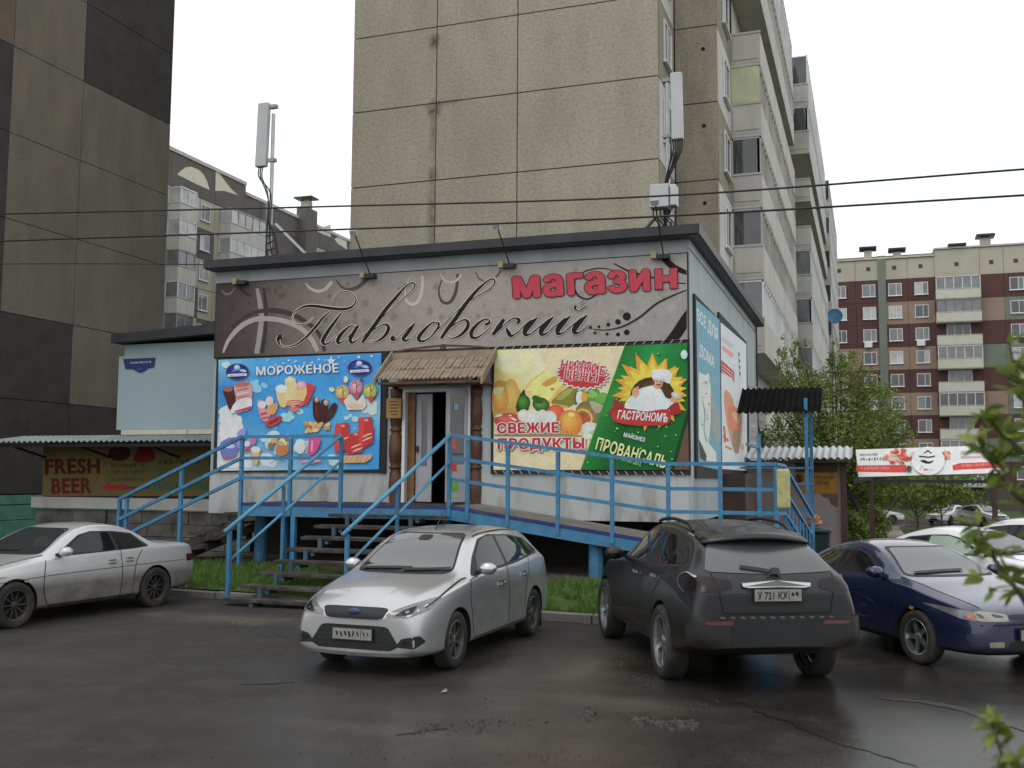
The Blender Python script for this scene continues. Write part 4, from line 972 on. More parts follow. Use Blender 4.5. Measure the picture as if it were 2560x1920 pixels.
for _ in range(30):
    x, y = random.uniform(150, 230), random.uniform(760, 1200); p.ell(x, y, random.uniform(2, 7), random.uniform(3, 14), random.choice(['#7e8a8a', '#a9b0ab', '#d6d8d2']))
p.build('print', S1, .5)
S2 = sideboard('poster', sm(304, 800).y, sm(512, 800).y, 2.1, 5.68, 'white sushi poster with red banner and pale orange rolls on the side wall')
p = Print(sm, (1, 0, 0), .0005, 1.5)
p.poly([(305, 318), (500, 485), (506, 1440), (318, 1425)], '#c3c6c8')
p.poly([(310, 602), (408, 690), (410, 790), (396, 740), (310, 700)], '#b0403c')
for k, c in ((0, '#b3b3b3'), (1, '#d0908a')): p.stroke([(316, 440+k*65), (398, 505+k*70)], [26, 34], c)
for k in range(3): p.stroke([(318, 640+k*26), (398, 704+k*24)], 5, '#d9c9c6')
for k in range(5): p.stroke([(435+k*3, 545+k*48), (446+k*2, 560+k*48), (440+k*3, 580+k*48)], [4, 9, 4], '#3b3a3a' if k < 4 else '#c9bdb9')
for P, c in (([(330, 860), (350, 830), (400, 900), (410, 980), (455, 1000), (465, 1150), (440, 1300), (390, 1250), (340, 1000)], '#c08a6a'), ([(360, 950), (460, 990), (455, 1150), (380, 1130)], '#c9785a'), ([(385, 1000), (450, 1010), (440, 1090)], '#cfa086'), ([(395, 1140), (450, 1150), (440, 1300), (405, 1290)], '#8f7d68')): p.poly(P, c, 2)
p.stroke([(330, 1170), (340, 1220), (330, 1100)], 14, '#c0583c'); p.stroke([(328, 1180), (365, 1215)], 16, '#c9603c'); p.stroke([(340, 1255), (390, 1275)], 12, '#c9603c'); p.ell(470, 1260, 14, 24, '#c2a08c')
p.build('print', S2, .5)
S3 = sideboard('price_board', sm(517, 800).y, sm(590, 800).y, 2.0, 4.2, 'narrow grey list board hanging at the back end of the side wall', 'notice board')
p = Print(sm, (1, 0, 0), .0005, 1.4); p.poly([(520, 800), (586, 800), (590, 1500), (520, 1500)], '#8d8c8c')
for k in range(15): p.stroke([(530, 830+k*44), (576, 846+k*43)], 12, random.choice(['#6e6a6c', '#a9a7a6', '#8a7f80']))
p.poly([(530, 1450), (580, 1460), (580, 1500), (530, 1495)], '#a88a88'); p.build('print', S3, .6)

# ---- door, shutter box, carved posts, plaque, shingled hood
DR = T('shop_door', ((dx0+dx1)/2, FYY, DZ), 'open white shop door with glazed leaves and roller shutter box under the shingled hood', 'door')
def dz_(x, y, Y=FYY): return onY(900+x*.26529, 860+y*.26529, Y)
b = MB(); t_ = .085
xl, xr = dz_(405, 900).x, dz_(1045, 900).x; zt = dz_(700, 418).z
b.box(xl, xl+.06, FYY-.05, FYY+.14, DZ, zt); b.box(xr-.06, xr, FYY-.05, FYY+.14, DZ, zt); b.box(xl+.06, xr-.06, FYY-.05, FYY+.14, zt-.07, zt); b.build('door_frame', WFRAME, DR)
b = MB(); b.box(xl-.06, xr+.03, FYY-.16, FYY-.001, zt+.005, zt+.2); b.build('shutter_box', M('shutter_paint', (.5, .5, .47), .5, var=.08), DR, bevel=.02)
b = MB(); xa = dz_(430, 900).x; xb = dz_(498, 900).x; b.box(xl+.065, xb, FYY+.08, FYY+.13, DZ, zt-.08); b.build('side_panel', M('orange_wood', (.20, .095, .035), .55, var=.3, scale=6), DR)
# fixed leaf standing ajar, then the leaf that is open outwards
LEAF = M('leaf_white', (.38, .385, .42), .5, var=.06)
lf = MB(); xb0 = xb+.01; xc = dz_(652, 900).x
lf.box(xb0, xc, FYY+.13, FYY+.17, DZ+.02, DZ+.72); lf.box(xb0, xb0+.12, FYY+.13, FYY+.17, DZ+.72, zt-.1); lf.box(xc-.1, xc, FYY+.13, FYY+.17, DZ+.72, zt-.1); lf.box(xb0+.12, xc-.1, FYY+.13, FYY+.17, zt-.22, zt-.1)
lo = lf.build('inner_leaf', LEAF, DR); b = MB(); b.box(xb0+.12, xc-.1, FYY+.145, FYY+.155, DZ+.72, zt-.22); b.build('pane', GDARK, lo); b = MB(); b.box(xb0+.03, xb0+.06, FYY+.07, FYY+.125, DZ+1.0, DZ+1.12); b.build('handle', BLACKM, lo)
xd = dz_(868, 900).x
b = MB(); b.box(xd-.03, xd+.03, FYY-.04, FYY+.1, DZ, zt-.075); b.build('door_post', WFRAME, DR)
hx, hy = xr-.07, FYY-.06; ex, ey = xd+.05, FYY-.42           # hinge and free edge of the open leaf
d_ = V((ex-hx, ey-hy, 0)); n_ = V((-d_.y, d_.x, 0)).normalized()*.02
def leafbar(b, s0, s1, z0, z1): 
    P = V((hx, hy, 0)); a = P+d_*s0; c = P+d_*s1; b.obox(((a+c)/2).to_3d()+V((0, 0, (z0+z1)/2)), d_*((s1-s0)/2), n_, V((0, 0, (z1-z0)/2)))
b = MB(); leafbar(b, 0, 1, DZ+.03, DZ+.75); leafbar(b, 0, .14, DZ+.75, zt-.03); leafbar(b, .84, 1, DZ+.75, zt-.03); leafbar(b, .14, .84, zt-.16, zt-.03); ol = b.build('outer_leaf', LEAF, DR)
n_ *= .4; b = MB(); leafbar(b, .14, .84, DZ+.75, zt-.16); b.build('pane', GDARK, ol)
n_ *= 3.2
for s0, s1, z0, z1, c in ((.86, .97, 2.72, 2.95, '#a8843c'), (.55, .8, 2.62, 2.82, '#a8483c'), (.86, .97, 2.98, 3.25, '#8a8c90'), (.45, .65, 3.38, 3.5, '#6f90a8'), (.5, .75, 2.2, 2.36, '#a23a34'), (.4, .75, 1.82, 2.0, '#5c8a3a'), (.4, .75, 1.7, 1.76, '#8a9a5a')):
    b = MB(); leafbar(b, s0, s1, z0, z1); b.build('sticker', M('sticker_'+c[1:], pc(c), .5, var=.15, scale=14), ol)
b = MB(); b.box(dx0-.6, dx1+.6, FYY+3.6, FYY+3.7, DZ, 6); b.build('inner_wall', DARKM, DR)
# carved wooden posts
for nm, (xa, xb) in (('carved_post', (dz_(285, 900).x, dz_(398, 900).x)), ('carved_post', (dz_(1050, 900).x, dz_(1152, 900).x))):
    b = MB(); xc = (xa+xb)/2; hw = (xb-xa)/2; prof = [(hw*.9, DZ)]
    zz = DZ
    for h, f in ((.62, 1.0), (.05, .82), (.05, 1.04), (.04, .82), (.6, 1.05), (.05, .82), (.05, 1.04), (.04, .82), (.5, 1.0), (.05, .85), (.4, 1.02)):
        for s in (.05, .5, .95): prof.append((hw*(f*(.9 if s != .5 else 1.02)), zz+h*s))
        zz += h
    prof = [(r, z) for r, z in prof if z < 3.9]; prof.append((0, 3.9))
    b.lathe([(r, z-DZ) for r, z in prof], 14, 'z', (xc, FYY-.005, DZ)); b.build('carved_post', WOODC, DR, smooth=True)
PQ = T('plaque', (dz_(318, 600).x, FYY-.12, 3.0), 'tan wooden plaque with opening hours beside the shop door', 'plaque')
a = dz_(250, 512, FYY-.16); c = dz_(386, 700, FYY-.16); b = MB(); b.box(a.x, c.x, FYY-.17, FYY-.13, c.z, a.z); b.build('board', M('tan_board', (.34, .2, .075), .6, var=.15, scale=5), PQ, bevel=.01)
p = Print(lambda x, y: dz_(x, y, FYY-.171), (0, -1, 0), .0004, 1.5)
for k, (u, v) in enumerate(((275, 360), (268, 368), (285, 352), (272, 366), (290, 350))): p.stroke([(u, 545+k*30), (v, 543+k*30)], 7, '#4a2a12')
p.build('print', PQ, .6)
HD = T('door_hood', (-8, FYY-.4, 3.7), 'weathered wooden hood with two rows of scalloped shingles over the shop door', 'hood')
Yh = FYY-.78
tl, tr, bl_, br_ = dz_(238, 160, FYY-.1), dz_(1192, 138, FYY-.1), dz_(142, 330, Yh), dz_(1140, 322, Yh)
zb_ = (bl_.z+br_.z)/2; zt_ = (tl.z+tr.z)/2; hx0, hx1 = bl_.x+.03, br_.x
n_ = 23; wS = (hx1-hx0)/n_
sl = (zt_-zb_)/(.68)
for row, (y0, y1, lift) in enumerate(((Yh, Yh+.40, 0), (Yh+.31, FYY-.08, .022))):
    for k in range(n_):
        xa = hx0+wS*k+.006; xb = hx0+wS*(k+1)-.006; dz = random.uniform(-.008, .008)+lift; yj = random.uniform(-.015, .015)
        def z_(y): return zb_+(y-Yh)*sl+dz
        P = [(xa, y0+yj+.03, z_(y0+.03)), ((xa+xb)/2, y0+yj-.035, z_(y0-.035)), (xb, y0+yj+.03, z_(y0+.03)), (xb, y1, z_(y1)), (xa, y1, z_(y1))]
        b = MB(); b.prism(P, (0, 0, .02)); b.build('shingle', SHING, HD)
b = MB(); b.box(hx0-.02, hx1+.02, FYY-.12, FYY-.005, zt_+.03, zt_+.16); b.build('ridge_board', SHING, HD)
for x in (hx0-.05, hx1+.01):
    b = MB(); b.prism([(x, Yh-.06, zb_-.13), (x, Yh-.06, zb_+.03), (x, FYY-.05, zt_+.22), (x, FYY-.05, zt_+.05)], (.045, 0, 0)); b.build('barge_board', SHING, HD)
b = MB(); b.box(hx0+.02, hx1-.02, Yh+.02, FYY-.01, zb_-.09, zb_-.045); b.build('hood_frame', WOODC, HD)
b = MB()
for k in range(11):
    t = k/10; x = hx0+.1+(hx1-hx0-.2)*t; z = zt_+.2+.09*(1-abs(t-.5)*2)**.7
    if k: b.bar((px_, FYY-.06, pz_), (x, FYY-.06, z), .03, .035)
    px_, pz_ = x, z
b.lathe([(.07, 0), (.05, -.03), (0, -.03)], 12, 'y', ((hx0+hx1)/2, FYY-.06, zt_+.25)); b.build('carved_crest', WOODC, HD)

# ================================================================== landing, ramp, stairs and rails
YR = 17.0; LX0, LX1, RX1, PX1 = -11.47, -7.08, -3.2, -1.42; PZ = 1.04
LD = T('landing', ((LX0+LX1)/2, 17.7, 0), 'blue steel landing and wheelchair ramp with dark board deck along the shop front', 'landing')
def beam(name, xa, za, xb, zb, mat, h, y0, y1, dz):
    b = MB(); b.prism([(xa, y0, za+dz-h), (xb, y0, zb+dz-h), (xb, y0, zb+dz), (xa, y0, za+dz)], (0, y1-y0, 0)); return b.build(name, mat, LD)
for xa, za, xb, zb in ((LX0, DZ, LX1, DZ), (LX1+.003, DZ, RX1, PZ), (RX1+.003, PZ, PX1, PZ)):
    beam('edge_strip', xa, za, xb, zb, NAVY, .06, YR-.012, YR+.05, 0); beam('edge_beam', xa, za, xb, zb, BLUE, .19, YR-.004, YR+.09, -.064); beam('back_beam', xa, za, xb, zb, BLUE, .19, 18.3, 18.4, -.064)
n_ = 20
for k in range(n_):                       # deck boards run across
    xa = LX0+(LX1-LX0)*k/n_; xb = LX0+(LX1-LX0)*(k+1)/n_; b = MB(); b.box(xa+.006, xb-.006, YR+.055, 18.5, DZ-.05, DZ+random.uniform(-.006, .004)); b.build('deck_board', PLANK, LD)
b = MB(); b.prism([(LX1+.01, YR+.055, DZ-.05), (RX1, YR+.055, PZ-.05), (RX1, YR+.055, PZ), (LX1+.01, YR+.055, DZ)], (0, 1.44, 0)); b.build('ramp_deck', CONC, LD)
b = MB(); b.box(RX1+.005, PX1, YR+.055, 19.0, PZ-.05, PZ); b.build('platform_deck', CONC, LD)
def leg(x, y, zt, r=.1, z0=.2): 
    b = MB(); b.tube([(x, y, z0), (x, y, zt)], r, 12); b.build('support_post', BLUE, LD, smooth=False)
leg(onY(1490, 1400, 17.3).x, 17.3, 1.1, .13); leg(onY(652, 1350, 18.0).x, 18.0, DZ-.26, .13); leg(-7.4, 17.6, DZ-.26, .12); leg(-1.7, 17.3, PZ-.26, .09, 0); leg(-1.7, 18.6, PZ-.26, .09, 0); leg(-11.2, 18.2, DZ-.26, .09)
b = MB(); x = onY(733, 1300, YR).x; b.box(x-.045, x+.045, YR-.02, YR+.07, .3, DZ-.256); b.build('support_post', BLUE, LD)

RL = T('railing', (-6, YR, 0), 'blue steel railing with three bars along the landing, ramp and side steps', 'railing')
rt = 1.26
zr_ = lambda x: DZ+rt if x <= LX1 else (DZ+rt+(PZ+rt+.03-DZ-rt)*(x-LX1)/(RX1-LX1) if x < RX1 else PZ+rt+.03)
def post(x, y, z0, z1, w=.065, par=RL): 
    b = MB(); b.box(x-w/2, x+w/2, y-w/2, y+w/2, z0, z1); return b.build('post', BLUE, par)
def rbar(P, w, h, nm='rail', par=RL):
    b = MB()
    for a, c in zip(P, P[1:]): b.bar(a, c, w, h)
    return b.build(nm, BLUE, par)
XL = -14.3; zl = 1.6
for k, dz in enumerate((0, -.41, -.79)):
    w = .075 if k == 0 else .055
    rbar([(LX0, YR, DZ+rt+dz), (-9.3, YR, DZ+rt+dz)], w, .06)                                   # left of the centre steps
    rbar([(XL+k*.02, YR-.03, zl+dz*.98), (LX0+.02, YR-.03, DZ+rt+dz)], w, .06)                    # down the side steps
    rbar([(LX1, YR, DZ+rt+dz), (RX1, YR, PZ+rt+.03+dz), (-1.44, YR, PZ+rt+.03+dz)], w, .06)      # down the ramp and along the platform
    rbar([(-1.44, YR+.05, PZ+rt+.03+dz), (-1.36, 17.65, PZ+rt+.01+dz), (-1.05, 20.1, 1.42+dz)], .05, .05)
for x in (-14.3, -14.12, -12.83, -11.46): post(x, YR, .05, 1.6+(x+14.3)*.445-.03)
for x in (-10.38, -9.3): post(x, YR, DZ-.24, DZ+rt-.04)
for x in (-7.12, onY(1170, 1100, YR).x, onY(1270, 1105, YR).x, onY(1395, 1125, YR).x, onY(1530, 1145, YR).x, onY(1670, 1160, YR).x, onY(1800, 1160, YR).x, -1.44): post(x, YR, (zr_(x)-rt)-.2, zr_(x)-.04)
post(-1.9, 18.95, PZ-.2, PZ+rt+.6); post(-1.05, 20.1, .05, 1.4); post(-1.36, 17.7, PZ-.2, PZ+rt)
rbar([(-1.9, YR+.04, PZ+rt+.35), (-1.9, 18.95, PZ+rt+.35)], .04, .04)
b = MB()
for k in range(9):
    t = k/8; y = 17.75+2.3*t; x = -1.36+.31*t; z1 = PZ+.62-1.0*t*.55; b.bar((x, y, max(.06, z1-1.0)), (x, y, z1), .26, .02, (1, 0, 0))
b.build('skirt_panel', BLUE, RL)
# yellow foam pad tied to the corner post
b = MB(); a = onY(1958, 1172, YR-.06); z0 = onY(1958, 1272, YR-.06).z
b.obox(V((a.x, YR-.08, (a.z+z0)/2)), V((.105, 0, 0)), V((0, .05, 0)), V((0, 0, (a.z-z0)/2)))
b.build('foam_pad', M('yellow_foam', (.42, .41, .2), .9, var=.2, scale=9, bump=.5, bscale=30), label='ragged yellow foam pad tied to the corner post of the blue railing', cat='foam pad', bevel=.04)

# centre steps
ST = T('steps', (-9, 15.7, 0), 'worn dark plank steps on a blue frame leading up from the car park', 'steps')
NT_ = 8
for i in range(NT_):
    t = (i+.5)/NT_; y = YR-.12-2.45*t; z = DZ-.17-(DZ-.22)*i/(NT_-1)*.96; sk = -.78*t
    for q in (0, 1):
        x0_, x1_ = -9.25+sk+random.uniform(-.03, .03), -7.05+sk+random.uniform(-.03, .03); ya = y-.17+q*.155; dz = random.uniform(-.012, .006)
        b = MB(); b.prism([(x0_, ya, z-.055+dz), (x1_, ya, z-.055+dz), (x1_, ya, z+dz), (x0_, ya, z+dz)], (0, .145, 0)); b.build('tread_plank', PLANK, ST, bevel=.006)
STRB = M('stringer_blue', (.04, .09, .13), .6, var=.3, scale=5, dirt=(.06, .055, .05), dscale=3, damt=.8)
for xs in (-8.75, -7.5):
    b = MB()
    for i in range(NT_):
        t = (i+.5)/NT_; y = YR-.12-2.45*t; z = DZ-.17-(DZ-.22)*i/(NT_-1)*.96; sk = -.78*t
        b.box(xs+sk-.035, xs+sk+.035, y-.15, y+.14, z-.125, z-.068); b.box(xs+sk-.035, xs+sk+.035, y+.09, y+.14, z-.068, z+.16 if i else DZ-.26)
    b.build('stringer', STRB, ST)
HRM = M('handrail_lit_blue', (.10, .30, .46), .35, var=.12, scale=6)  # rail blue lightened, the light on the pipe tops put into the colour
for xt in (-9.3, -7.1):
    b = MB(); b.tube([(xt, YR-.02, DZ+rt), (xt-.85, 14.62, 1.16)], .036, 10); b.build('handrail', HRM, ST, smooth=True)
    b = MB(); b.tube([(xt, YR-.02, DZ+rt-.47), (xt-.82, 14.7, .66)], .024, 10); b.build('lower_rail', HRM, ST, smooth=True)
    b = MB(); b.box(xt-.84, xt-.78, 14.68, 14.74, 0, 1.17); b.build('post', BLUE, ST); 
    b = MB(); b.box(xt-.46, xt-.41, 15.72, 15.77, .3, 1.92); b.build('post', BLUE, ST)
# side steps down to the left
SS = T('steps', (-12.9, 17.7, 0), 'dark plank side steps descending left from the landing under the blue railing', 'steps')
for i in range(7):
    x = LX0-.2-.40*i; z = DZ-.2-.2*i
    b = MB(); b.box(x-.2, x+.17, YR+.06, 18.35, z-.05, z); b.build('tread_plank', PLANK, SS)
for y in (YR+.1, 18.2):
    b = MB(); b.prism([(LX0, y, DZ-.26), (LX0, y, DZ-.45), (-14.3, y, .05), (-14.3, y, .2)], (0, .05, 0)); b.build('stringer', PLANK, SS)

# ================================================================== annex to the left
AN = T('annex', (-16.5, 20.5, 0), 'low pale blue annex with dark flat roof and corrugated awning left of the shop', 'building')
AY = 20.5
ABLUE = M('annex_blue', (.31, .40, .425), .7, var=.05, scale=1.2, bump=.1, bscale=25, dirt=(.26, .31, .32), damt=.3, streak=4)
b = MB(); b.box(-17.28, SX0-.01, AY, AY+6, 3.19, 5.28); b.box(-17.44, -17.285, AY+.01, AY+6, 3.19, 5.0); b.build('wall', ABLUE, AN)
b = MB(); b.prism([(-17.45, AY-.3, 5.3), (SX0-.01, AY-.3, 5.46), (SX0-.01, AY-.3, 5.68), (-17.45, AY-.3, 5.52)], (0, 6.5, 0)); b.build('roof', FASC, AN)
b = MB(); b.prism([(-15.9, AY+1.0, 5.72), (SX0-.02, AY+1.0, 6.3), (SX0-.02, AY+1.0, 6.4), (-16.0, AY+1.0, 5.82)], (0, 4, 0)); b.prism([(-16.9, AY+.6, 5.6), (-15.9, AY+.6, 5.72), (-15.9, AY+.6, 5.8), (-16.9, AY+.6, 5.68)], (0, 3, 0)); b.build('upper_roof', ROOFM, AN)
b = MB(); b.box(-17.2, -15.3, AY-.1, AY-.004, 3.06, 3.18); b.box(-15.27, SX0-.02, AY-.1, AY-.004, 3.06, 3.18); b.build('ledge', M('cream_ledge', (.55, .53, .44), .7), AN)
def corrugated(name, parent, x0, x1, ya, za, yb, zb, mat, pitch=.16, amp=.022, axis='x'):
    b = MB(); n = int((x1-x0)/pitch*6); L = []
    for i in range(n+1):
        x = x0+(x1-x0)*i/n; h = amp*sin(2*pi*(x-x0)/pitch); b.v += [V((x, ya, za+h)), V((x, yb, zb+h)), V((x, ya, za+h+.008)), V((x, yb, zb+h+.008))]
    for i in range(n):
        a = i*4; c = a+4
        for f in ([a, c, c+1, a+1], [a+2, a+3, c+3, c+2], [a, a+2, c+2, c]): b.f.append(f); b.k.append(0); b.c.append(None)
    return b.build(name, mat, parent)
GALV = M('corrugated_steel', (.30, .335, .34), .5, .3, var=.12, scale=3, dirt=(.17, .17, .16), damt=.5)
corrugated('awning_sheet', AN, -20.3, SX0-.02, AY-1.3, 2.86, AY+.05, 3.04, GALV)
b = MB(); b.box(-20.1, SX0-.05, AY-1.15, AY-1.08, 2.74, 2.82)
for x in (-19.6, -17.6, -15.6, -13.6): b.bar((x, AY-1.1, 2.78), (x, AY+.1, 2.5), .05)
b.build('awning_bracket', BLACKM, AN)
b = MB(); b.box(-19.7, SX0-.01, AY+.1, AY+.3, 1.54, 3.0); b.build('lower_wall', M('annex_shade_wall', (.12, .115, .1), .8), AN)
b = MB(); b.box(-19.85, SX0-.01, AY-.12, AY+.3, 1.27, 1.535); b.build('white_ledge', M('ledge_white', (.44, .44, .42), .8, var=.1, dirt=(.25, .24, .22)), AN)
STONE = M('grey_stone', (.11, .102, .09), .95, var=.5, scale=2.2, bump=1.2, bscale=5)
random.seed(5); row = 0; z = 0
while z < 1.2:
    x = -19.8; h = .3 if row else .33
    while x < SX0-.35:
        L = min(random.uniform(.45, .8), SX0-.02-x); o_ = random.uniform(-.02, .03); b = MB(); b.box(x+.008, x+L-.008, AY-.03+o_, AY+.2, z+.008, min(1.26, z+h)-.008); b.build('base_stone', STONE, AN); x += L
    z += h; row += 1
BS = T('beer_sign', (-17, AY+.05, 1.6), 'shade-dimmed yellow beer sign with red letters and arrow under the corrugated awning', 'sign')
b = MB(); a = onY(105, 1115, AY+.06); b.box(-19.62, SX0-.02, AY+.05, AY+.095, 1.56, 2.80); b.build('board', FRAMEM, BS)
p = Print(fm(0, 1050, .25316, AY+.04), (0, -1, 0), .0006, .85)  # low gain puts the shade under the awning into the print colours
q4 = [(425, 255), (2068, 195), (2068, 750), (420, 750)]
for i in range(6):
    for j in range(4):
        u0, u1, v0, v1 = i/6, (i+1)/6, j/4, (j+1)/4; cs = []
        for u, v in ((u0, v0), (u1, v0), (u1, v1), (u0, v1)):
            c = (.22, .165, .06) if u < .5 else (.2+.04*sin(v*9), .165, .055); cs.append(c)
        z_ = p.z; p.quad([bl(u0, v0), bl(u1, v0), bl(u1, v1), bl(u0, v1)], cs); p.z = z_
p.up()
p.text('FRESH', (445, 530), (990, 522), 140, '#63241a', off=.05); p.text('BEER', (510, 724), (905, 716), 140, '#702a20', off=.05)
p.poly([(1005, 668), (1090, 610), (1090, 640), (1250, 640), (1250, 690), (1090, 695), (1090, 715)], '#b02838'); p.poly([(1250, 655), (1480, 662), (1480, 682), (1250, 682)], '#8a3428')
for k, c in ((0, '#4a4418'), (1, '#5a5420'), (2, '#5a5222')): p.scribble((1095, 470+k*68), (1430, 466+k*68), 42, c, 13)
p.ell(1180, 330, 110, 75, '#3a2420', c2='#5a3a30'); p.poly([(1320, 400), (1400, 250), (1470, 240), (1530, 320), (1500, 410)], '#7a2418', 3)
p.text('ПРОДУКТЫ', (1520, 690), (2045, 690), 80, '#3f7a74', off=.04); p.scribble((1560, 545), (1980, 535), 60, '#4a7a5c', 8); p.scribble((1560, 440), (1990, 428), 56, '#3a5c4a', 8)
p.build('print', BS, .7)
AP = T('address_plate', (-16.9, AY-.02, 4.5), 'dark blue street address plate with a pale line of lettering on the annex wall', 'address plate')
def am(x, y): return onY(280+x*.06329, 860+y*.06329, AY-.03)
P = [am(*q) for q in ((440, 595), (1690, 535), (1650, 900), (1380, 960), (1240, 1080), (1080, 1120), (940, 1060), (830, 985), (520, 975))]
b = MB(); b.prism(P, (0, .025, 0)); b.build('plate', M('enamel_navy', (.02, .03, .13), .4), AP)
p = Print(am, (0, -1, 0), .0005, 1.5); p.poly([(700, 720), (1560, 685), (1555, 740), (705, 785)], '#1b2a60'); p.scribble((700, 790), (1556, 745), 84, '#9fb0c0', 14); p.ell(1100, 985, 120, 70, '#2c3a70'); p.build('print', AP, .4)

# ================================================================== floodlights over the sign
def flood(px_top, py_top, px_bot, py_bot, label, rod=True):
    bpt = onY(px_bot, py_bot, FYY-.12); f = T('floodlight', bpt, label, 'floodlight', 'floodlights above the sign')
    b = MB(); b.box(bpt.x-.13, bpt.x+.1, FYY-.2, FYY-.065, bpt.z-.05, bpt.z+.03); b.build('bracket', BLACKM, f)
    b = MB(); b.box(bpt.x-.24, bpt.x-.135, FYY-.17, FYY-.07, bpt.z-.03, bpt.z+.09); b.build('junction_box', M('beige_box', (.4, .33, .17), .6), f)
    if rod:
        t = onY(px_top, py_top, FYY-.85); b = MB(); b.tube([(bpt.x, FYY-.15, bpt.z), t], .014, 6); b.build('rod', BLACKM, f)
        b = MB(); b.obox(t+V((0, -.02, .02)), V((.07, 0, 0)), V((0, .05, .03)), V((0, -.02, .035))); h = b.build('lamp_head', GFRAME, f)
        b = MB(); b.obox(t+V((0, .0, -.025)), V((.06, 0, 0)), V((0, .045, .027)), V((0, -.003, .006))); b.build('lens', GPALE, h)
flood(886, 583, 928, 690, 'leftmost floodlight on a thin rod above the script lettering of the sign')
flood(1243, 567, 1276, 664, 'middle floodlight on a thin rod above the middle of the long sign')
flood(1638, 508, 1660, 641, 'rightmost floodlight above the red word on the sign')
flood(0, 0, 608, 706, 'floodlight bracket with no rod above the dark left end of the sign', False)

# ================================================================== vehicles
def paint(name, col, metal=.35, rough=.32, dirt=(.12, .105, .085), z0=.15, z1=.8, amt=.7, base=.08, coat=.8, uni=.25):
    t = NT(name); tc = t.n('ShaderNodeTexCoord').outputs['Object']; sp = t.n('ShaderNodeSeparateXYZ'); t.l(tc, sp.inputs[0])
    mr = t.n('ShaderNodeMapRange'); mr.inputs['From Min'].default_value = z1; mr.inputs['From Max'].default_value = z0; mr.clamp = True
    t.l(sp.outputs['Z'], mr.inputs['Value'])
    f = t.noise(3.5, 6, (1, 1, 1.6), True, .6); k = t.ramp(f, [(.3, uni), (.7, 1.0)])
    m1 = t.n('ShaderNodeMath', operation='MULTIPLY'); t.l(mr.outputs[0], m1.inputs[0]); t.l(k, m1.inputs[1])
    m2 = t.n('ShaderNodeMath', operation='MULTIPLY_ADD'); t.l(m1.outputs[0], m2.inputs[0]); m2.inputs[1].default_value = amt
    m3 = t.n('ShaderNodeMath', operation='MULTIPLY'); t.l(f, m3.inputs[0]); m3.inputs[1].default_value = base; t.l(m3.outputs[0], m2.inputs[2]); m2.use_clamp = True
    c = t.mix(m2.outputs[0], col, dirt); t.l(c, t.b.inputs['Base Color'])
    iv = t.n('ShaderNodeMath', operation='SUBTRACT'); iv.inputs[0].default_value = 1; t.l(m2.outputs[0], iv.inputs[1])
    for nm, v in (('Metallic', metal), ('Coat Weight', coat)):
        mm = t.n('ShaderNodeMath', operation='MULTIPLY'); t.l(iv.outputs[0], mm.inputs[0]); mm.inputs[1].default_value = v; t.l(mm.outputs[0], t.b.inputs[nm])
    rr = t.n('ShaderNodeMapRange'); rr.inputs['To Min'].default_value = rough; rr.inputs['To Max'].default_value = .75; t.l(m2.outputs[0], rr.inputs['Value']); t.l(rr.outputs[0], t.b.inputs['Roughness'])
    t.b.inputs['Coat Roughness'].default_value = .05
    return t.m
RUBBER = M('tyre_rubber', (.022, .021, .02), .85, var=.3, scale=8, dirt=(.07, .062, .05), dscale=4, damt=.7, obj=True)
BPLAST = M('black_plastic', (.014, .014, .015), .55, var=.2, obj=True)
SEAM = M('panel_gap', (.008, .008, .008), .8)
CGLASS = M('car_glass', (.010, .011, .012), .03, var=.1, ior=1.42, obj=True, coat=0)
WSCREEN = M('windscreen_glass', (.03, .035, .036), .05, var=.1, ior=2.3, obj=True)
DUSTG = M('dusty_rear_glass', (.05, .052, .055), .28, var=.15, ior=1.9, obj=True)
GREENG = M('pale_green_glass', (.30, .36, .28), .12, var=.08, obj=True)
LAMPG = M('headlamp_lens', (.17, .175, .175), .18, .2, var=.3, scale=14, obj=True, coat=1)
LAMPY = M('dull_headlamp_lens', (.26, .25, .205), .2, .1, var=.2, scale=9, obj=True, coat=1)
AMBER = M('amber_lens', (.42, .14, .05), .2, var=.3, scale=20, obj=True, coat=1)
REDL = M('red_lens', (.10, .010, .011), .15, var=.3, scale=12, obj=True, coat=1)
SMOKE = M('smoked_lens', (.014, .010, .011), .3, var=.4, scale=9, obj=True, coat=.15, spec=.3)
CHROME = M('dull_chrome', (.55, .55, .55), .25, .9, var=.1, obj=True)
ALLOY = M('brake_dust_alloy', (.21, .205, .2), .4, .7, var=.25, scale=8, obj=True, dirt=(.07, .06, .05), dscale=5)
ALLOYB = M('bright_alloy', (.42, .43, .44), .25, .85, var=.2, scale=8, obj=True)
ALLOYD = M('dark_alloy', (.05, .048, .046), .5, .3, var=.3, scale=8, obj=True, dirt=(.10, .09, .075), dscale=4)
PLATEM = M('dirty_plate', (.26, .25, .225), .5, var=.2, scale=20, obj=True)
WELL = M('wheel_well', (.01, .01, .01), .9)
def inside(P, x, y):
    c = False; n = len(P)
    for i in range(n):
        x1, y1 = P[i]; x2, y2 = P[i-1]
        if (y1 > y) != (y2 > y) and x < (x2-x1)*(y-y1)/(y2-y1)+x1: c = not c
    return c
def rnd(P, r=.25, n=3):
    """corner rounding of a closed polygon"""
    out = []
    for i in range(len(P)):
        a, b, c = P[i-1], P[i], P[(i+1) % len(P)]
        p = (b[0]+(a[0]-b[0])*r, b[1]+(a[1]-b[1])*r); q = (b[0]+(c[0]-b[0])*r, b[1]+(c[1]-b[1])*r)
        for k in range(n+1):
            t = k/n; out.append(tuple((1-t)**2*u+2*t*(1-t)*v+t*t*w_ for u, v, w_ in zip(p, b, q)))
    return out
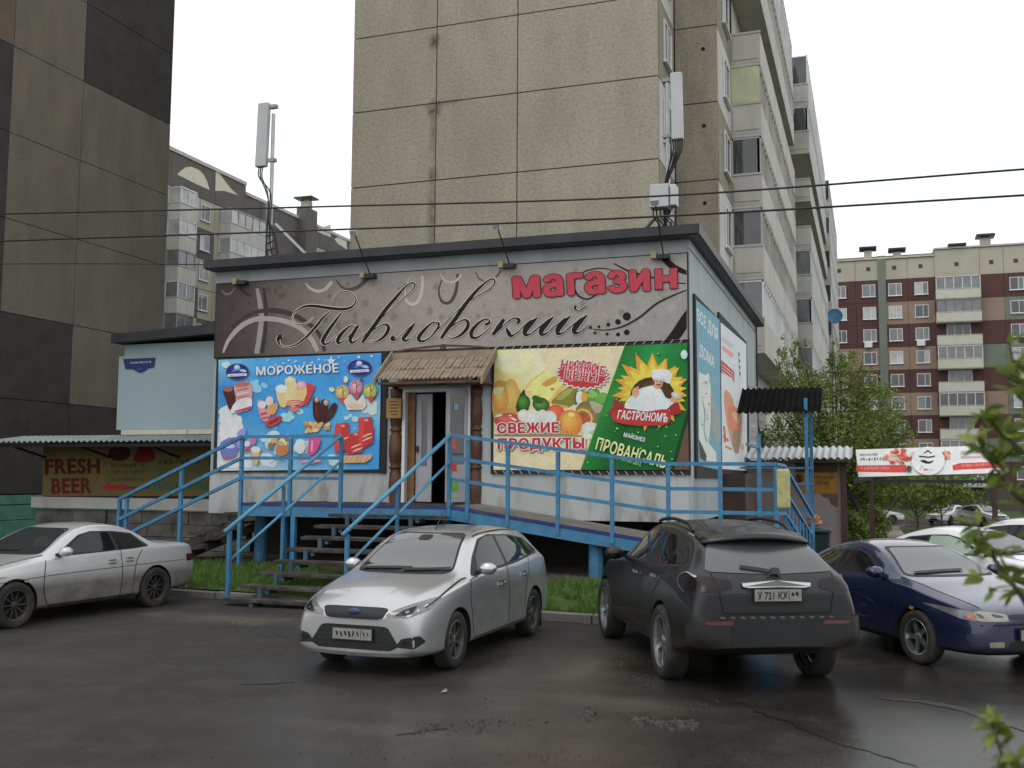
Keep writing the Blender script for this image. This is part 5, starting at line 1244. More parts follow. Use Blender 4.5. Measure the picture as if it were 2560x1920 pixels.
class Car:
    def __init__(s, name, label, cat, group, loc, heading, st, pnt, axles, R, track, archx=.045):
        s.root = T(name, loc, label, cat, group, heading); s.paint = pnt
        xs = [q[0] for q in st]; rings = []
        for (x, zb, wm, zm, wb, zbelt, wr, zr, cr) in st:
            rings.append([(x, 0, zb), (x, .84*wm, zb), (x, wm-.02, zb+.085), (x, wm, zm), (x, wb+(wm-wb)*.35, zm+(zbelt-zm)*.72), (x, wb, zbelt), (x, wr, zr), (x, wr*.6, zr+cr*.72), (x, 0, zr+cr)])
        b = MB(); n = 9; full = []
        for r in rings:
            L = [V(p) for p in r]; Rr = [V((p[0], -p[1], p[2])) for p in r[1:-1]][::-1]; full.append(L+Rr)
        m = len(full[0])
        for L in full: b.v += L
        for i in range(len(full)-1):
            for k in range(m):
                b.f.append([i*m+k, i*m+(k+1) % m, (i+1)*m+(k+1) % m, (i+1)*m+k]); b.k.append(0); b.c.append(None)
        for i0, rev in ((0, 0), (len(full)-1, 1)):
            # close the ends with quads across the car
            for k in range(0, 8):
                a, c, d, e = k, k+1, (m-k-1) % m, (m-k) % m
                f = [i0*m+q for q in (a, c, d, e)]; f = [q for j, q in enumerate(f) if q not in f[:j]]
                if len(f) >= 3: b.f.append(f[::-1] if not rev else f); b.k.append(0); b.c.append(None)
        me = b.mesh('body', [pnt, WELL]); bm = bmesh.new(); bm.from_mesh(me); bm.verts.ensure_lookup_table(); cl = bm.edges.layers.float.get('crease_edge') or bm.edges.layers.float.new('crease_edge')
        for e in bm.edges:
            i, j = e.verts[0].index, e.verts[1].index
            if abs(i-j) == m:
                e[cl] = {5: .5, 11: .5, 6: .45, 10: .45, 2: .5, 14: .5, 4: .25, 12: .25}.get(i % m, 0)
        bmesh.ops.recalc_face_normals(bm, faces=bm.faces); bm.to_mesh(me); bm.free()
        o = ob('body', me, s.root); sub = o.modifiers.new('s', 'SUBSURF'); sub.levels = sub.render_levels = 3
        dg = bpy.context.evaluated_depsgraph_get(); ev = o.evaluated_get(dg); s.bvh = BVHTree.FromObject(ev, dg)
        # wheel arches cut through the skin
        cut = MB()
        for ax in axles:
            for sg in (1, -1):
                y0, y1 = (track/2-.18)*sg, (track/2+.6)*sg
                prof = [(0, y0), (R+archx, y0), (R+archx, y1), (0, y1)]; cut.lathe(prof, 40, 'y', (ax, 0, R-.015))
        cm = cut.mesh('cut', [WELL]); bm = bmesh.new(); bm.from_mesh(cm); bmesh.ops.remove_doubles(bm, verts=bm.verts, dist=1e-4); bmesh.ops.recalc_face_normals(bm, faces=bm.faces); bm.to_mesh(cm); bm.free()
        co = ob('cut', cm, s.root); bo = o.modifiers.new('b', 'BOOLEAN'); bo.operation = 'DIFFERENCE'; bo.object = co; bo.solver = 'EXACT'; bo.material_mode = 'TRANSFER'
        dg = bpy.context.evaluated_depsgraph_get(); dg.update(); nm = bpy.data.meshes.new_from_object(o.evaluated_get(dg))
        o.modifiers.clear(); o.data = nm; nm.name = 'body'; bpy.data.objects.remove(co)
        nm.polygons.foreach_set('use_smooth', [True]*len(nm.polygons))
        try: nm.set_sharp_from_angle(angle=radians(42))
        except Exception: pass
        s.body = o
    def hit(s, axis, u, v):
        d = {'L': ((u, 4, v), (0, -1, 0)), 'R': ((u, -4, v), (0, 1, 0)), 'F': ((6, u, v), (-1, 0, 0)), 'B': ((-6, u, v), (1, 0, 0)), 'T': ((u, v, 5), (0, 0, -1))}[axis]
        h = s.bvh.ray_cast(V(d[0]), V(d[1])); return (h[0], h[1]) if h[0] is not None else (None, None)
    def patch(s, name, P, axis, mat, eps=.004, parent=None, cell=.06, label=None, thick=0):
        pts = []; 
        for i in range(len(P)):
            a, b = P[i], P[(i+1) % len(P)]; L = sqrt((a[0]-b[0])**2+(a[1]-b[1])**2); k = max(1, int(L/cell))
            for j in range(k): pts.append((a[0]+(b[0]-a[0])*j/k, a[1]+(b[1]-a[1])*j/k))
        nb = len(pts); us = [p[0] for p in pts]; vs = [p[1] for p in pts]
        u = min(us)+cell/2
        while u < max(us):
            v = min(vs)+cell/2
            while v < max(vs):
                if inside(pts[:nb], u, v) and min((u-q[0])**2+(v-q[1])**2 for q in pts[:nb]) > (cell*.4)**2: pts.append((u, v))
                v += cell
            u += cell
        r = delaunay_2d_cdt([V(p) for p in pts], [], [list(range(nb))], 1, 1e-5)
        vv, ff = r[0], r[2]; loc = []; ok = []; nrm_ = []
        for q in vv:
            h, nn = s.hit(axis, q[0], q[1])
            if h is None: loc.append(V((0, 0, 0))); ok.append(False)
            else: loc.append(h+nn*eps); ok.append(True); nrm_.append((len(loc)-1, nn))
        b = MB(); b.v = loc
        ax = {'L': V((0, 1, 0)), 'R': V((0, -1, 0)), 'F': V((1, 0, 0)), 'B': V((-1, 0, 0)), 'T': V((0, 0, 1))}[axis]
        for f in ff:
            if all(ok[i] for i in f):
                f = list(f); nn = (loc[f[1]]-loc[f[0]]).cross(loc[f[2]]-loc[f[0]])
                b.f.append(f if nn.dot(ax) > 0 else f[::-1]); b.k.append(0); b.c.append(None)
        if thick:
            nd = dict(nrm_); cnt = {}
            for f in b.f:
                for i in range(len(f)):
                    k_ = (f[i], f[(i+1) % len(f)]); cnt[k_] = 1
            for (i, j) in list(cnt):
                if (j, i) not in cnt and i in nd and j in nd:
                    q = len(b.v); b.v += [loc[i], loc[j], loc[j]-nd[j]*thick, loc[i]-nd[i]*thick]; b.f.append([q, q+3, q+2, q+1]); b.k.append(0); b.c.append(None)
        o = ob(name, b.mesh(name, mat, V((0, 0, 0)), True), parent or s.root)
        if label: o['label'] = label
        return o
    def line(s, name, P, axis, mat=SEAM, w=.012, eps=.0045, n=5, parent=None):
        Q = crom(P, n); L = []; Rr = []
        for i, q in enumerate(Q):
            a = Q[max(i-1, 0)]; b = Q[min(i+1, len(Q)-1)]; dx, dy = b[0]-a[0], b[1]-a[1]; d = sqrt(dx*dx+dy*dy) or 1
            L.append((q[0]-dy/d*w/2, q[1]+dx/d*w/2)); Rr.append((q[0]+dy/d*w/2, q[1]-dx/d*w/2))
        b = MB(); ok = []
        for q in L+Rr:
            h, nn = s.hit(axis, *q); ok.append(h is not None); b.v.append(h+nn*eps if h is not None else V((0, 0, 0)))
        m = len(Q)
        for i in range(m-1):
            f = [i, i+1, m+i+1, m+i]
            if all(ok[j] for j in f): b.f.append(f); b.k.append(0); b.c.append(None)
        return ob(name, b.mesh(name, mat), parent or s.root)
    def both(s, fn, P, **k):
        fn(P, 'L'); fn(P, 'R')
    def wheels(s, axles, R, track, wd, rim, style, rimR=.66):
        tm = MB(); h = wd/2
        tm.lathe([(R*rimR, -h*.8), (R*.9, -h), (R*.975, -h*.82), (R, -h*.5), (R, h*.5), (R*.975, h*.82), (R*.9, h), (R*.74, h*.9), (R*rimR, h*.8)], 40); 
        tme = tm.mesh('tyre', RUBBER, V((0, 0, 0)), True)
        rb = MB(); r0 = R*rimR
        rb.lathe([(r0*.98, -h*.7), (r0*.94, h*.2), (r0*.95, h*.62), (r0*1.03, h*.84), (r0*1.0, h*.88), (r0*.93, h*.8), (r0*.9, h*.15)], 36)
        rb.lathe([(r0*.24, h*.2), (r0*.23, h*.6), (r0*.15, h*.68), (0, h*.69)], 20)
        ns = style[0]; sw = style[1]
        for k in range(ns):
            a = 2*pi*k/ns+.3; d = V((cos(a), 0, sin(a))); pn = V((-sin(a), 0, cos(a)))
            for off in style[2]:
                o1 = pn*off*r0*.5; o2 = pn*off*r0
                P = [d*r0*.12-pn*sw*r0*1.1+o1, d*r0*.94-pn*sw*r0+o2, d*r0*.94+pn*sw*r0+o2, d*r0*.12+pn*sw*r0*1.1+o1]
                rb.prism([p+V((0, h*.35, 0)) for p in P], (0, h*.22, 0))
        rme = rb.mesh('rim', rim, V((0, 0, 0)), False)
        dk = MB(); dk.lathe([(0, h*.05), (r0*.92, h*.05)], 28); dme = dk.mesh('brake_disc', WELL)
        for ax in axles:
            for sg in (1, -1):
                w = bpy.data.objects.new('wheel', None); COL.objects.link(w); w.parent = s.root; w.empty_display_size = .2
                w.location = (ax, sg*track/2, R-.012); w.rotation_euler = (0, random.uniform(0, 6), 0 if sg > 0 else pi)
                ob('tyre', tme, w); ob('rim', rme, w); ob('brake_disc', dme, w)
    def blob(s, name, c, ex, mat, parent=None, n=12, flat=0):
        b = MB()
        for i in range(7):
            a = -pi/2+pi*i/6; r = cos(a); z = sin(a)
            for k in range(n):
                t = 2*pi*k/n; b.v.append(V((c[0]+ex[0]*z*abs(z)**(-.3 if abs(z) > .01 else 0), c[1]+ex[1]*r**.7*cos(t), c[2]+ex[2]*r**.7*sin(t))))
        for i in range(6):
            for k in range(n): b.f.append([i*n+k, i*n+(k+1) % n, (i+1)*n+(k+1) % n, (i+1)*n+k]); b.k.append(0); b.c.append(None)
        return ob(name, b.mesh(name, mat, V((0, 0, 0)), True), parent or s.root)
    def mirror(s, x, y, z, mat, k=1.0):
        for sg in (1, -1):
            o = s.blob('mirror', (x, sg*(y+.1*k), z), (.085*k, .115*k, .075*k), mat)
            b = MB(); b.bar((x+.03, sg*(y-.06), z-.05), (x+.01, sg*(y+.05), z-.03), .06, .04); ob('mirror_arm', b.mesh('mirror_arm', BPLAST), o)
    def handle(s, x, z, mat, L=.17):
        for ax, sg in (('L', 1), ('R', -1)):
            h, nn = s.hit(ax, x, z)
            b = MB(); b.obox(h+V((0, sg*.022, 0)), V((L/2, 0, 0)), V((0, .012, 0)), V((0, 0, .016))); ob('door_handle', b.mesh('door_handle', mat), s.root)
            s.patch('handle_recess', [(x-.07, z-.03), (x+.07, z-.03), (x+.07, z+.03), (x-.07, z+.03)], ax, SEAM, .003)
    def plate(s, x, z, txt, region, face, w=.5, h=.112, tilt=0):
        b = MB(); b.box(x-.012, x+.012, -w/2-.01, w/2+.01, z-h/2-.01, z+h/2+.01); o = ob('plate_holder', b.mesh('plate_holder', BPLAST), s.root)
        sg = face; b = MB(); xx = x+sg*.0135; b.box(min(x, xx), max(x, xx), -w/2, w/2, z-h/2, z+h/2); q = ob('number_plate', b.mesh('number_plate', PLATEM), o)
        p = Print(lambda u, v: V((xx, sg*u, v)), (sg, 0, 0), .0002, .8)
        if txt is None:
            p.scribble((-w/2+.03, z+.035), (w/2-.15, z+.035), .07, '#2a2a2a', 6)
        else:
            p.text(txt, (-w/2+.03, z-.038), (w/2-.15, z-.038), .072, '#1a1a1a', off=.015, upv=(0, 1))
        p.scribble((w/2-.12, z+.03), (w/2-.025, z+.03), .045, '#2a2a2a', 2)
        p.stroke([(w/2-.135, z-h/2+.008), (w/2-.135, z+h/2-.008)], .006, '#222222'); p.b.mesh
        q = ob('print', p.b.mesh('print', printmat(.5)), o); q['kind'] = 'stuff'
    def wiper(s, P, axis, w=.022):
        return s.line('wiper', P, axis, BPLAST, w, .022)

# ---------------------------------------------------------------- silver hatchback
PF = paint('silver_paint', (.55, .55, .555), .8, .27, (.15, .132, .11), .15, .75, .7, .06)
st = [(2.175, .25, .66, .46, .60, .60, .50, .635, .01), (2.14, .205, .76, .47, .69, .655, .57, .695, .015), (1.93, .175, .865, .5, .77, .735, .62, .80, .03), (1.6, .17, .905, .55, .83, .815, .68, .885, .035),
      (1.25, .17, .92, .58, .865, .875, .72, .945, .035), (.92, .17, .915, .58, .87, .925, .73, .995, .03), (.6, .17, .912, .58, .87, .95, .67, 1.205, .04), (.22, .17, .912, .58, .865, .965, .60, 1.395, .05),
      (-.3, .17, .912, .58, .865, .985, .605, 1.435, .055), (-.95, .17, .912, .6, .862, 1.01, .605, 1.425, .05), (-1.5, .18, .905, .62, .85, 1.04, .59, 1.385, .045), (-1.86, .2, .885, .64, .83, 1.03, .60, 1.24, .035), (-2.05, .22, .86, .64, .80, .98, .64, 1.02, .02), (-2.13, .24, .82, .6, .75, .86, .6, .89, .01), (-2.17, .30, .72, .56, .66, .76, .54, .79, .01)]
AX = (1.27, -1.37)
f1 = gnd(1149, 1670); f2 = gnd(1339, 1589); hd = (f1-f2); hdg = atan2(hd.y, hd.x); left = V((-sin(hdg), cos(hdg), 0)); ctr = (f1+f2)/2-left*.84
F1 = Car('hatchback', 'silver hatchback facing the camera in front of the plank steps', 'car', 'cars parked in front of the shop', (ctr.x+.05*cos(hdg), ctr.y+.05*sin(hdg), 0), hdg, st, PF, AX, .316, 1.53)
F1.wheels(AX, .316, 1.56, .205, ALLOY, (7, .075, (0,))); F1.root.scale = (.955, .925, 1.0)
c = F1
c.patch('windscreen_seal', rnd([(-.67, .99), (.67, .99), (.50, 1.41), (-.50, 1.41)], .12), 'F', BPLAST, .003)
c.patch('windscreen', rnd([(-.64, 1.005), (.64, 1.005), (.475, 1.395), (-.475, 1.395)], .12), 'F', WSCREEN, .006)
c.patch('inner_mirror', rnd([(-.09, 1.325), (.09, 1.325), (.09, 1.385), (-.09, 1.385)], .3), 'F', BPLAST, .0075)
for ax in 'LR':
    c.patch('window_seal', rnd([(.82, .95), (-.6, 1.0), (-1.63, 1.075), (-1.72, 1.12), (-1.42, 1.285), (-.9, 1.352), (-.2, 1.385), (.14, 1.345), (.5, 1.16)], .12), ax, BPLAST, .003)
    c.patch('window', rnd([(.58, .985), (-.33, 1.02), (-.33, 1.36), (-.1, 1.362), (.12, 1.32), (.42, 1.165)], .1), ax, CGLASS, .006)
    c.patch('window', rnd([(-.40, 1.022), (-1.18, 1.06), (-1.06, 1.31), (-.85, 1.335), (-.40, 1.358)], .1), ax, CGLASS, .006)
    c.patch('quarter_window', rnd([(-1.25, 1.066), (-1.62, 1.115), (-1.4, 1.262), (-1.14, 1.3)], .12), ax, CGLASS, .006)
    c.line('door_seam', [(.86, .93), (.92, .7), (.86, .4), (.8, .26)], ax); c.line('door_seam', [(-.34, 1.0), (-.36, .7), (-.33, .3)], ax); c.line('door_seam', [(-1.2, 1.05), (-1.1, .82), (-.98, .64), (-.95, .4)], ax)
    c.line('sill_seam', [(.8, .265), (-.95, .275)], ax)
    c.line('hood_seam', [(1.92, .72), (1.5, .84), (1.1, .925), (.93, .95)], ax, w=.01)
    hl = rnd([(1.30, .84), (1.62, .80), (1.95, .665), (2.06, .60), (1.86, .63), (1.62, .69)], .22)
    sg = 1 if ax == 'L' else -1
    c.patch('headlight', rnd([(sg*.42, .62), (sg*.40, .665), (sg*.6, .745), (sg*.80, .81), (sg*.835, .79), (sg*.80, .68), (sg*.66, .625)], .2), 'F', LAMPG, .005, cell=.04)
    c.patch('headlight_shadow', rnd([(sg*.5, .645), (sg*.60, .705), (sg*.70, .745), (sg*.70, .675), (sg*.6, .645)], .3), 'F', SMOKE, .0065, cell=.04)
    c.patch('indicator', rnd([(sg*.49, .64), (sg*.505, .665), (sg*.535, .665), (sg*.52, .64)], .3), 'F', AMBER, .008, cell=.04)
    c.patch('fog_lamp', rnd([(sg*.52, .33), (sg*.60, .42), (sg*.78, .45), (sg*.82, .38), (sg*.74, .315)], .2), 'F', BPLAST, .004, cell=.05)
    c.patch('fog_glass', rnd([(sg*.60, .355), (sg*.62, .395), (sg*.68, .395), (sg*.68, .35)], .35), 'F', SMOKE, .006, cell=.05)
    c.patch('tail_light', rnd([(sg*.60, .80), (sg*.62, 1.1), (sg*.72, 1.1), (sg*.78, .82)], .2), 'B', REDL, .005)
c.handle(-.12, .80, PF); c.handle(-.98, .85, PF)
c.patch('grille_rim', rnd([(-.37, .585), (.37, .585), (.45, .722), (-.45, .722)], .2), 'F', CHROME, .004, cell=.04); c.patch('grille', rnd([(-.35, .60), (.35, .60), (.425, .712), (-.425, .712)], .18), 'F', BPLAST, .016, cell=.03, thick=.012)
b = MB(); h, nn = c.hit('F', 0, .675); b.lathe([(.0, .012), (.5, .012), (.56, .004), (.56, -.01)], 22, 'y')
b.v = [V((h.x+.024+p.y, p.x*.14, h.z+p.z*.066)) for p in b.v]; e = ob('emblem', b.mesh('emblem', M('emblem_blue', (.05, .07, .14), .3, .3, obj=True), V((0, 0, 0)), True), c.root)
c.patch('lower_intake', rnd([(-.46, .285), (.46, .285), (.57, .335), (.42, .535), (-.42, .535), (-.57, .335)], .12), 'F', BPLAST, .004, cell=.05)
for z in (.34, .385, .43): c.line('intake_bar', [(-.48, z), (.48, z)], 'F', M('grille_grey', (.025, .025, .025), .5), .01, .007)
c.line('bumper_lip', [(-.66, .255), (0, .238), (.66, .255)], 'F', PF, .03, .012)
c.plate(2.205, .445, None, '24', 1)
c.wiper([(-.58, 1.012), (-.2, 1.025), (.12, 1.03)], 'F'); c.wiper([(.02, 1.012), (.3, 1.02), (.62, 1.035)], 'F')
for y in (-.3, .3): c.line('washer_jet', [(1.02, y-.03), (1.06, y)], 'T', BPLAST, .03, .01)
c.line('hood_crease', [(1.85, .28), (1.4, .42), (.98, .55)], 'T', M('crease_silver', (.42, .42, .42), .35, .5, obj=True), .012, .002); c.line('hood_crease', [(1.85, -.28), (1.4, -.42), (.98, -.55)], 'T', M('crease_silver', (.42, .42, .42)), .012, .002)
c.line('roof_channel', [(.2, .585), (-.5, .60), (-1.4, .575)], 'T', SEAM, .016); c.line('roof_channel', [(.2, -.585), (-.5, -.60), (-1.4, -.575)], 'T', SEAM, .016)
c.mirror(.56, .87, 1.03, PF)
b = MB(); b.tube([(.08, 0, 1.44), (-.12, 0, 1.63)], [.009, .005], 6); ob('aerial', b.mesh('aerial', BLACKM), c.root)
for sg in (1, -1):
    b = MB(); b.box(-1.72, -1.69, sg*.77-.1, sg*.77+.1, .08, .36); ob('mud_flap', b.mesh('mud_flap', BPLAST), c.root)

# ---------------------------------------------------------------- charcoal crossover, seen from behind
PS = paint('charcoal_paint', (.004, .0042, .0052), .0, .4, (.034, .029, .023), .2, .95, .7, .04, .22)
st = [(2.38, .38, .5, .6, .46, .76, .38, .80, .01), (2.30, .30, .80, .62, .7, .84, .55, .87, .02), (2.02, .26, .92, .66, .80, .93, .64, .985, .03), (1.45, .25, .965, .7, .87, 1.03, .7, 1.07, .04), (1.0, .25, .955, .7, .88, 1.06, .74, 1.12, .04), (.8, .25, .95, .7, .885, 1.07, .74, 1.145, .03),
      (.45, .25, .95, .7, .885, 1.085, .68, 1.36, .04), (.05, .25, .95, .7, .88, 1.095, .61, 1.535, .05), (-.4, .25, .95, .7, .88, 1.105, .615, 1.585, .055), (-1.0, .25, .955, .72, .88, 1.12, .61, 1.57, .055), (-1.6, .26, .965, .74, .875, 1.135, .585, 1.50, .05), (-2.0, .32, .95, .78, .85, 1.14, .60, 1.37, .04), (-2.22, .37, .93, .76, .815, 1.12, .65, 1.20, .025), (-2.33, .41, .91, .74, .795, 1.06, .67, 1.12, .012), (-2.39, .44, .88, .7, .775, 1.0, .66, 1.035, .01), (-2.42, .46, .82, .68, .71, .95, .60, .975, .0)]
s1 = gnd(1666, 1697); s2 = gnd(1515, 1589); hd = s2-s1; hdg = atan2(hd.y, hd.x); left = V((-sin(hdg), cos(hdg), 0)); ctr = (s1+s2)/2-left*.86
AX = (1.48, -1.37)
F2 = Car('crossover', 'dusty charcoal crossover parked with its back to the camera', 'car', 'cars parked in front of the shop', (ctr.x-.05*cos(hdg), ctr.y-.05*sin(hdg), 0), hdg, st, PS, AX, .385, 1.62, .05)
c = F2; c.root.scale = (.97, .95, 1.0); c.wheels(AX, .385, 1.68, .26, ALLOYB, (6, .085, (0,)), .70)
c.patch('windscreen', rnd([(-.72, 1.15), (.72, 1.15), (.56, 1.53), (-.56, 1.53)], .12), 'F', CGLASS, .005)
GAP = M('dark_trim', (.02, .02, .02), .4, obj=True)
c.patch('rear_window', rnd([(-.70, 1.175), (0, 1.15), (.70, 1.175), (.61, 1.35), (.5, 1.475), (0, 1.497), (-.5, 1.475), (-.61, 1.35)], .14), 'B', DUSTG, .006)
b = MB()                          # roof spoiler
P = []
for k in range(13):
    y = -.60+1.2*k/12; q = (y/.6)**2; P.append((y, -1.80+.10*q, 1.565-.06*q))
for (y, x, z) in P: b.v += [V((x-.22+.06*(y/.6)**2, y*1.0, z-.06)), V((x+.15, y, z+.02)), V((x-.21+.06*(y/.6)**2, y, z-.085)), V((x+.1, y, z-.09))]
for k in range(12):
    for i in range(4):
        j = (i, (i+1) % 4) if True else 0
    a = 4*k; d = a+4
    for f in ((a, d, d+1, a+1), (a+2, a+3, d+3, d+2), (a, a+2, d+2, d), (a+1, d+1, d+3, a+3)): b.f.append(list(f)); b.k.append(0); b.c.append(None)
b.f.append([0, 1, 3, 2]); b.k.append(0); b.c.append(None); b.f.append([48, 50, 51, 49]); b.k.append(0); b.c.append(None)
ob('spoiler', b.mesh('spoiler', PS, V((0, 0, 0)), True), c.root)
for ax in 'LR':
    sg = 1 if ax == 'L' else -1
    c.patch('window_seal', rnd([(.78, 1.1), (-.3, 1.125), (-1.45, 1.155), (-1.95, 1.2), (-1.7, 1.385), (-1.2, 1.485), (-.5, 1.535), (-.02, 1.52), (.4, 1.33)], .12), ax, GAP, .003)
    c.patch('window', rnd([(.62, 1.135), (-.36, 1.15), (-.36, 1.51), (-.05, 1.49), (.36, 1.30)], .12), ax, CGLASS, .006)
    c.patch('window', rnd([(-.43, 1.152), (-1.12, 1.17), (-1.32, 1.25), (-1.28, 1.36), (-1.1, 1.47), (-.43, 1.51)], .14), ax, CGLASS, .006)
    c.patch('quarter_window', rnd([(-1.2, 1.175), (-1.86, 1.22), (-1.66, 1.36), (-1.36, 1.43), (-1.4, 1.3)], .14), ax, CGLASS, .006)
    c.line('door_seam', [(.74, 1.09), (.8, .8), (.74, .42)], ax); c.line('door_seam', [(-.38, 1.12), (-.4, .8), (-.36, .4)], ax); c.line('door_seam', [(-1.3, 1.14), (-1.18, .98), (-1.0, .82), (-.95, .5)], ax)
    c.line('sill_strip', [(.95, .36), (-.9, .37)], ax, GAP, .07)
    c.patch('tail_light', rnd([(sg*.46, 1.03), (sg*.48, 1.10), (sg*.70, 1.13), (sg*.79, 1.14), (sg*.85, 1.06), (sg*.79, .99), (sg*.62, .985)], .22), 'B', SMOKE, .006, cell=.05)
    c.patch('tail_light', rnd([(-2.30, 1.0), (-2.27, 1.10), (-2.0, 1.135), (-1.88, 1.09), (-1.98, 1.01), (-2.15, .98)], .22), ax, SMOKE, .006, cell=.05)
    c.line('light_rim', [(-2.22, 1.12), (-2.0, 1.15), (-1.86, 1.10), (-1.92, 1.02), (-2.1, .97)], ax, CHROME, .012, .008)
    c.line('tailgate_seam', [(sg*.66, 1.16), (sg*.62, 1.02), (sg*.59, .88), (sg*.57, .79)], 'B')
    c.patch('reflector', rnd([(sg*.48, .68), (sg*.76, .685), (sg*.78, .715), (sg*.48, .72)], .2), 'B', REDL, .036, cell=.05)
    b = MB(); ya = sg*.56; pts = [(.0, ya, 1.55), (-.1, ya, 1.60), (-.6, ya, 1.635), (-1.2, ya, 1.605), (-1.4, ya, 1.53)]; b.tube(crom(pts, 5), .02, 8); ob('roof_rail', b.mesh('roof_rail', BPLAST, V((0, 0, 0)), True), c.root)
c.handle(-.16, 1.0, CHROME, .2); c.handle(-1.0, 1.03, CHROME, .2)
c.line('tailgate_seam', [(-.57, .79), (0, .785), (.57, .79)], 'B', w=.02)
c.patch('rear_bumper', rnd([(-.90, .47), (.90, .47), (.91, .69), (.87, .77), (-.87, .77), (-.91, .69)], .15), 'B', PS, .03, thick=.045)
c.patch('bumper_step', rnd([(-.66, .735), (.66, .735), (.66, .77), (-.66, .77)], .1), 'B', BPLAST, .036, cell=.05)
for k in range(12): c.patch('tread_rib', [(-.6+k*.105, .742), (-.55+k*.105, .742), (-.53+k*.105, .764), (-.58+k*.105, .764)], 'B', M('rib_grey', (.09, .09, .09), .5, obj=True), .04, cell=.06)
c.patch('lower_bumper', rnd([(-.50, .475), (.50, .475), (.50, .715), (-.50, .715)], .1), 'B', BPLAST, .035, cell=.06)
c.patch('plate_recess', rnd([(-.31, .86), (.31, .86), (.34, 1.05), (-.34, 1.05)], .12), 'B', BPLAST, .004, cell=.05)
b = MB(); h, nn = c.hit('B', 0, 1.05); b.prism([(h.x-.035, -.36, 1.045), (h.x-.045, -.30, 1.035), (h.x-.05, 0, 1.042), (h.x-.045, .30, 1.035), (h.x-.035, .36, 1.045), (h.x-.03, .37, 1.078), (h.x-.045, 0, 1.105), (h.x-.03, -.37, 1.078)], (.05, 0, 0)); ob('chrome_bar', b.mesh('chrome_bar', CHROME), c.root)
h, nn = c.hit('B', 0, .95); c.plate(h.x-.02, .965, 'У 721 КХ', '24', -1)
c.wiper([(-.02, 1.16), (.12, 1.185), (.33, 1.21)], 'B', .03); c.patch('wiper_hub', rnd([(-.08, 1.14), (.02, 1.14), (.02, 1.195), (-.08, 1.195)], .3), 'B', BPLAST, .03, cell=.05)
b = MB(); h, nn = c.hit('B', 0, 1.125); b.lathe([(.075, 0), (.07, .008), (.055, .008), (.05, 0)], 22, 'y'); b.v = [V((h.x-.008-p.y, p.x, 1.125+p.z*.62)) for p in b.v]; b.bar((h.x-.012, -.02, 1.09), (h.x-.012, 0, 1.15), .014, .006, (1, 0, 0)); b.bar((h.x-.012, .02, 1.09), (h.x-.012, 0, 1.15), .014, .006, (1, 0, 0)); ob('emblem', b.mesh('emblem', GAP), c.root)
c.mirror(.55, .90, 1.17, PS, 1.15)
c.line('roof_edge_line', [(-1.35, .60), (-1.6, .585)], 'T', PLATEM, .01)  # short pale line along the roof edge

# ---------------------------------------------------------------- low coupes and saloons
def sedan_st(L, W, H, hood=.80, trunk=.93, xc=.85, xw=.15, xr=-.75, xt=-1.45, wr=.53, nose=.62):
    h = W/2; f = L/2; 
    return [(f, .27, h*.58, .42, h*.54, nose-.08, h*.44, nose-.04, .01), (f-.06, .2, h*.86, .44, h*.78, nose, h*.66, nose+.04, .015), (f-.28, .17, h*.97, .47, h*.87, nose+.075, h*.72, nose+.11, .025), (f-.8, .16, h*.995, .5, h*.92, hood-.045, h*.76, hood, .03), (xc+.3, .16, h, .52, h*.94, hood+.03, h*.8, hood+.075, .03), (xc, .16, h, .52, h*.945, hood+.05, h*.8, hood+.11, .03),
            (xc-.33, .16, h, .52, h*.945, hood+.065, h*.74, hood+.30, .035), (xw, .16, h, .52, h*.945, hood+.075, wr+.0, H-.075, .045), (xw-.35, .16, h, .53, h*.945, hood+.085, wr+.01, H-.05, .05), (xr+.2, .16, h, .54, h*.945, hood+.095, wr, H-.065, .05), (xr-.05, .16, h, .55, h*.94, hood+.10, wr+.0, H-.11, .045),
            ((xr+xt)/2-.02, .17, h, .56, h*.935, hood+.11, wr+.06, (H+trunk)/2-.02, .035), (xt, .18, h*.99, .58, h*.93, trunk-.03, h*.76, trunk+.005, .025), (-f+.35, .2, h*.97, .58, h*.9, trunk-.03, h*.76, trunk+.012, .02), (-f+.1, .24, h*.92, .58, h*.83, trunk-.045, h*.72, trunk-.01, .015), (-f+.02, .3, h*.84, .55, h*.74, trunk-.13, h*.64, trunk-.10, .01), (-f, .36, h*.62, .52, h*.54, trunk-.24, h*.46, trunk-.22, .01)]
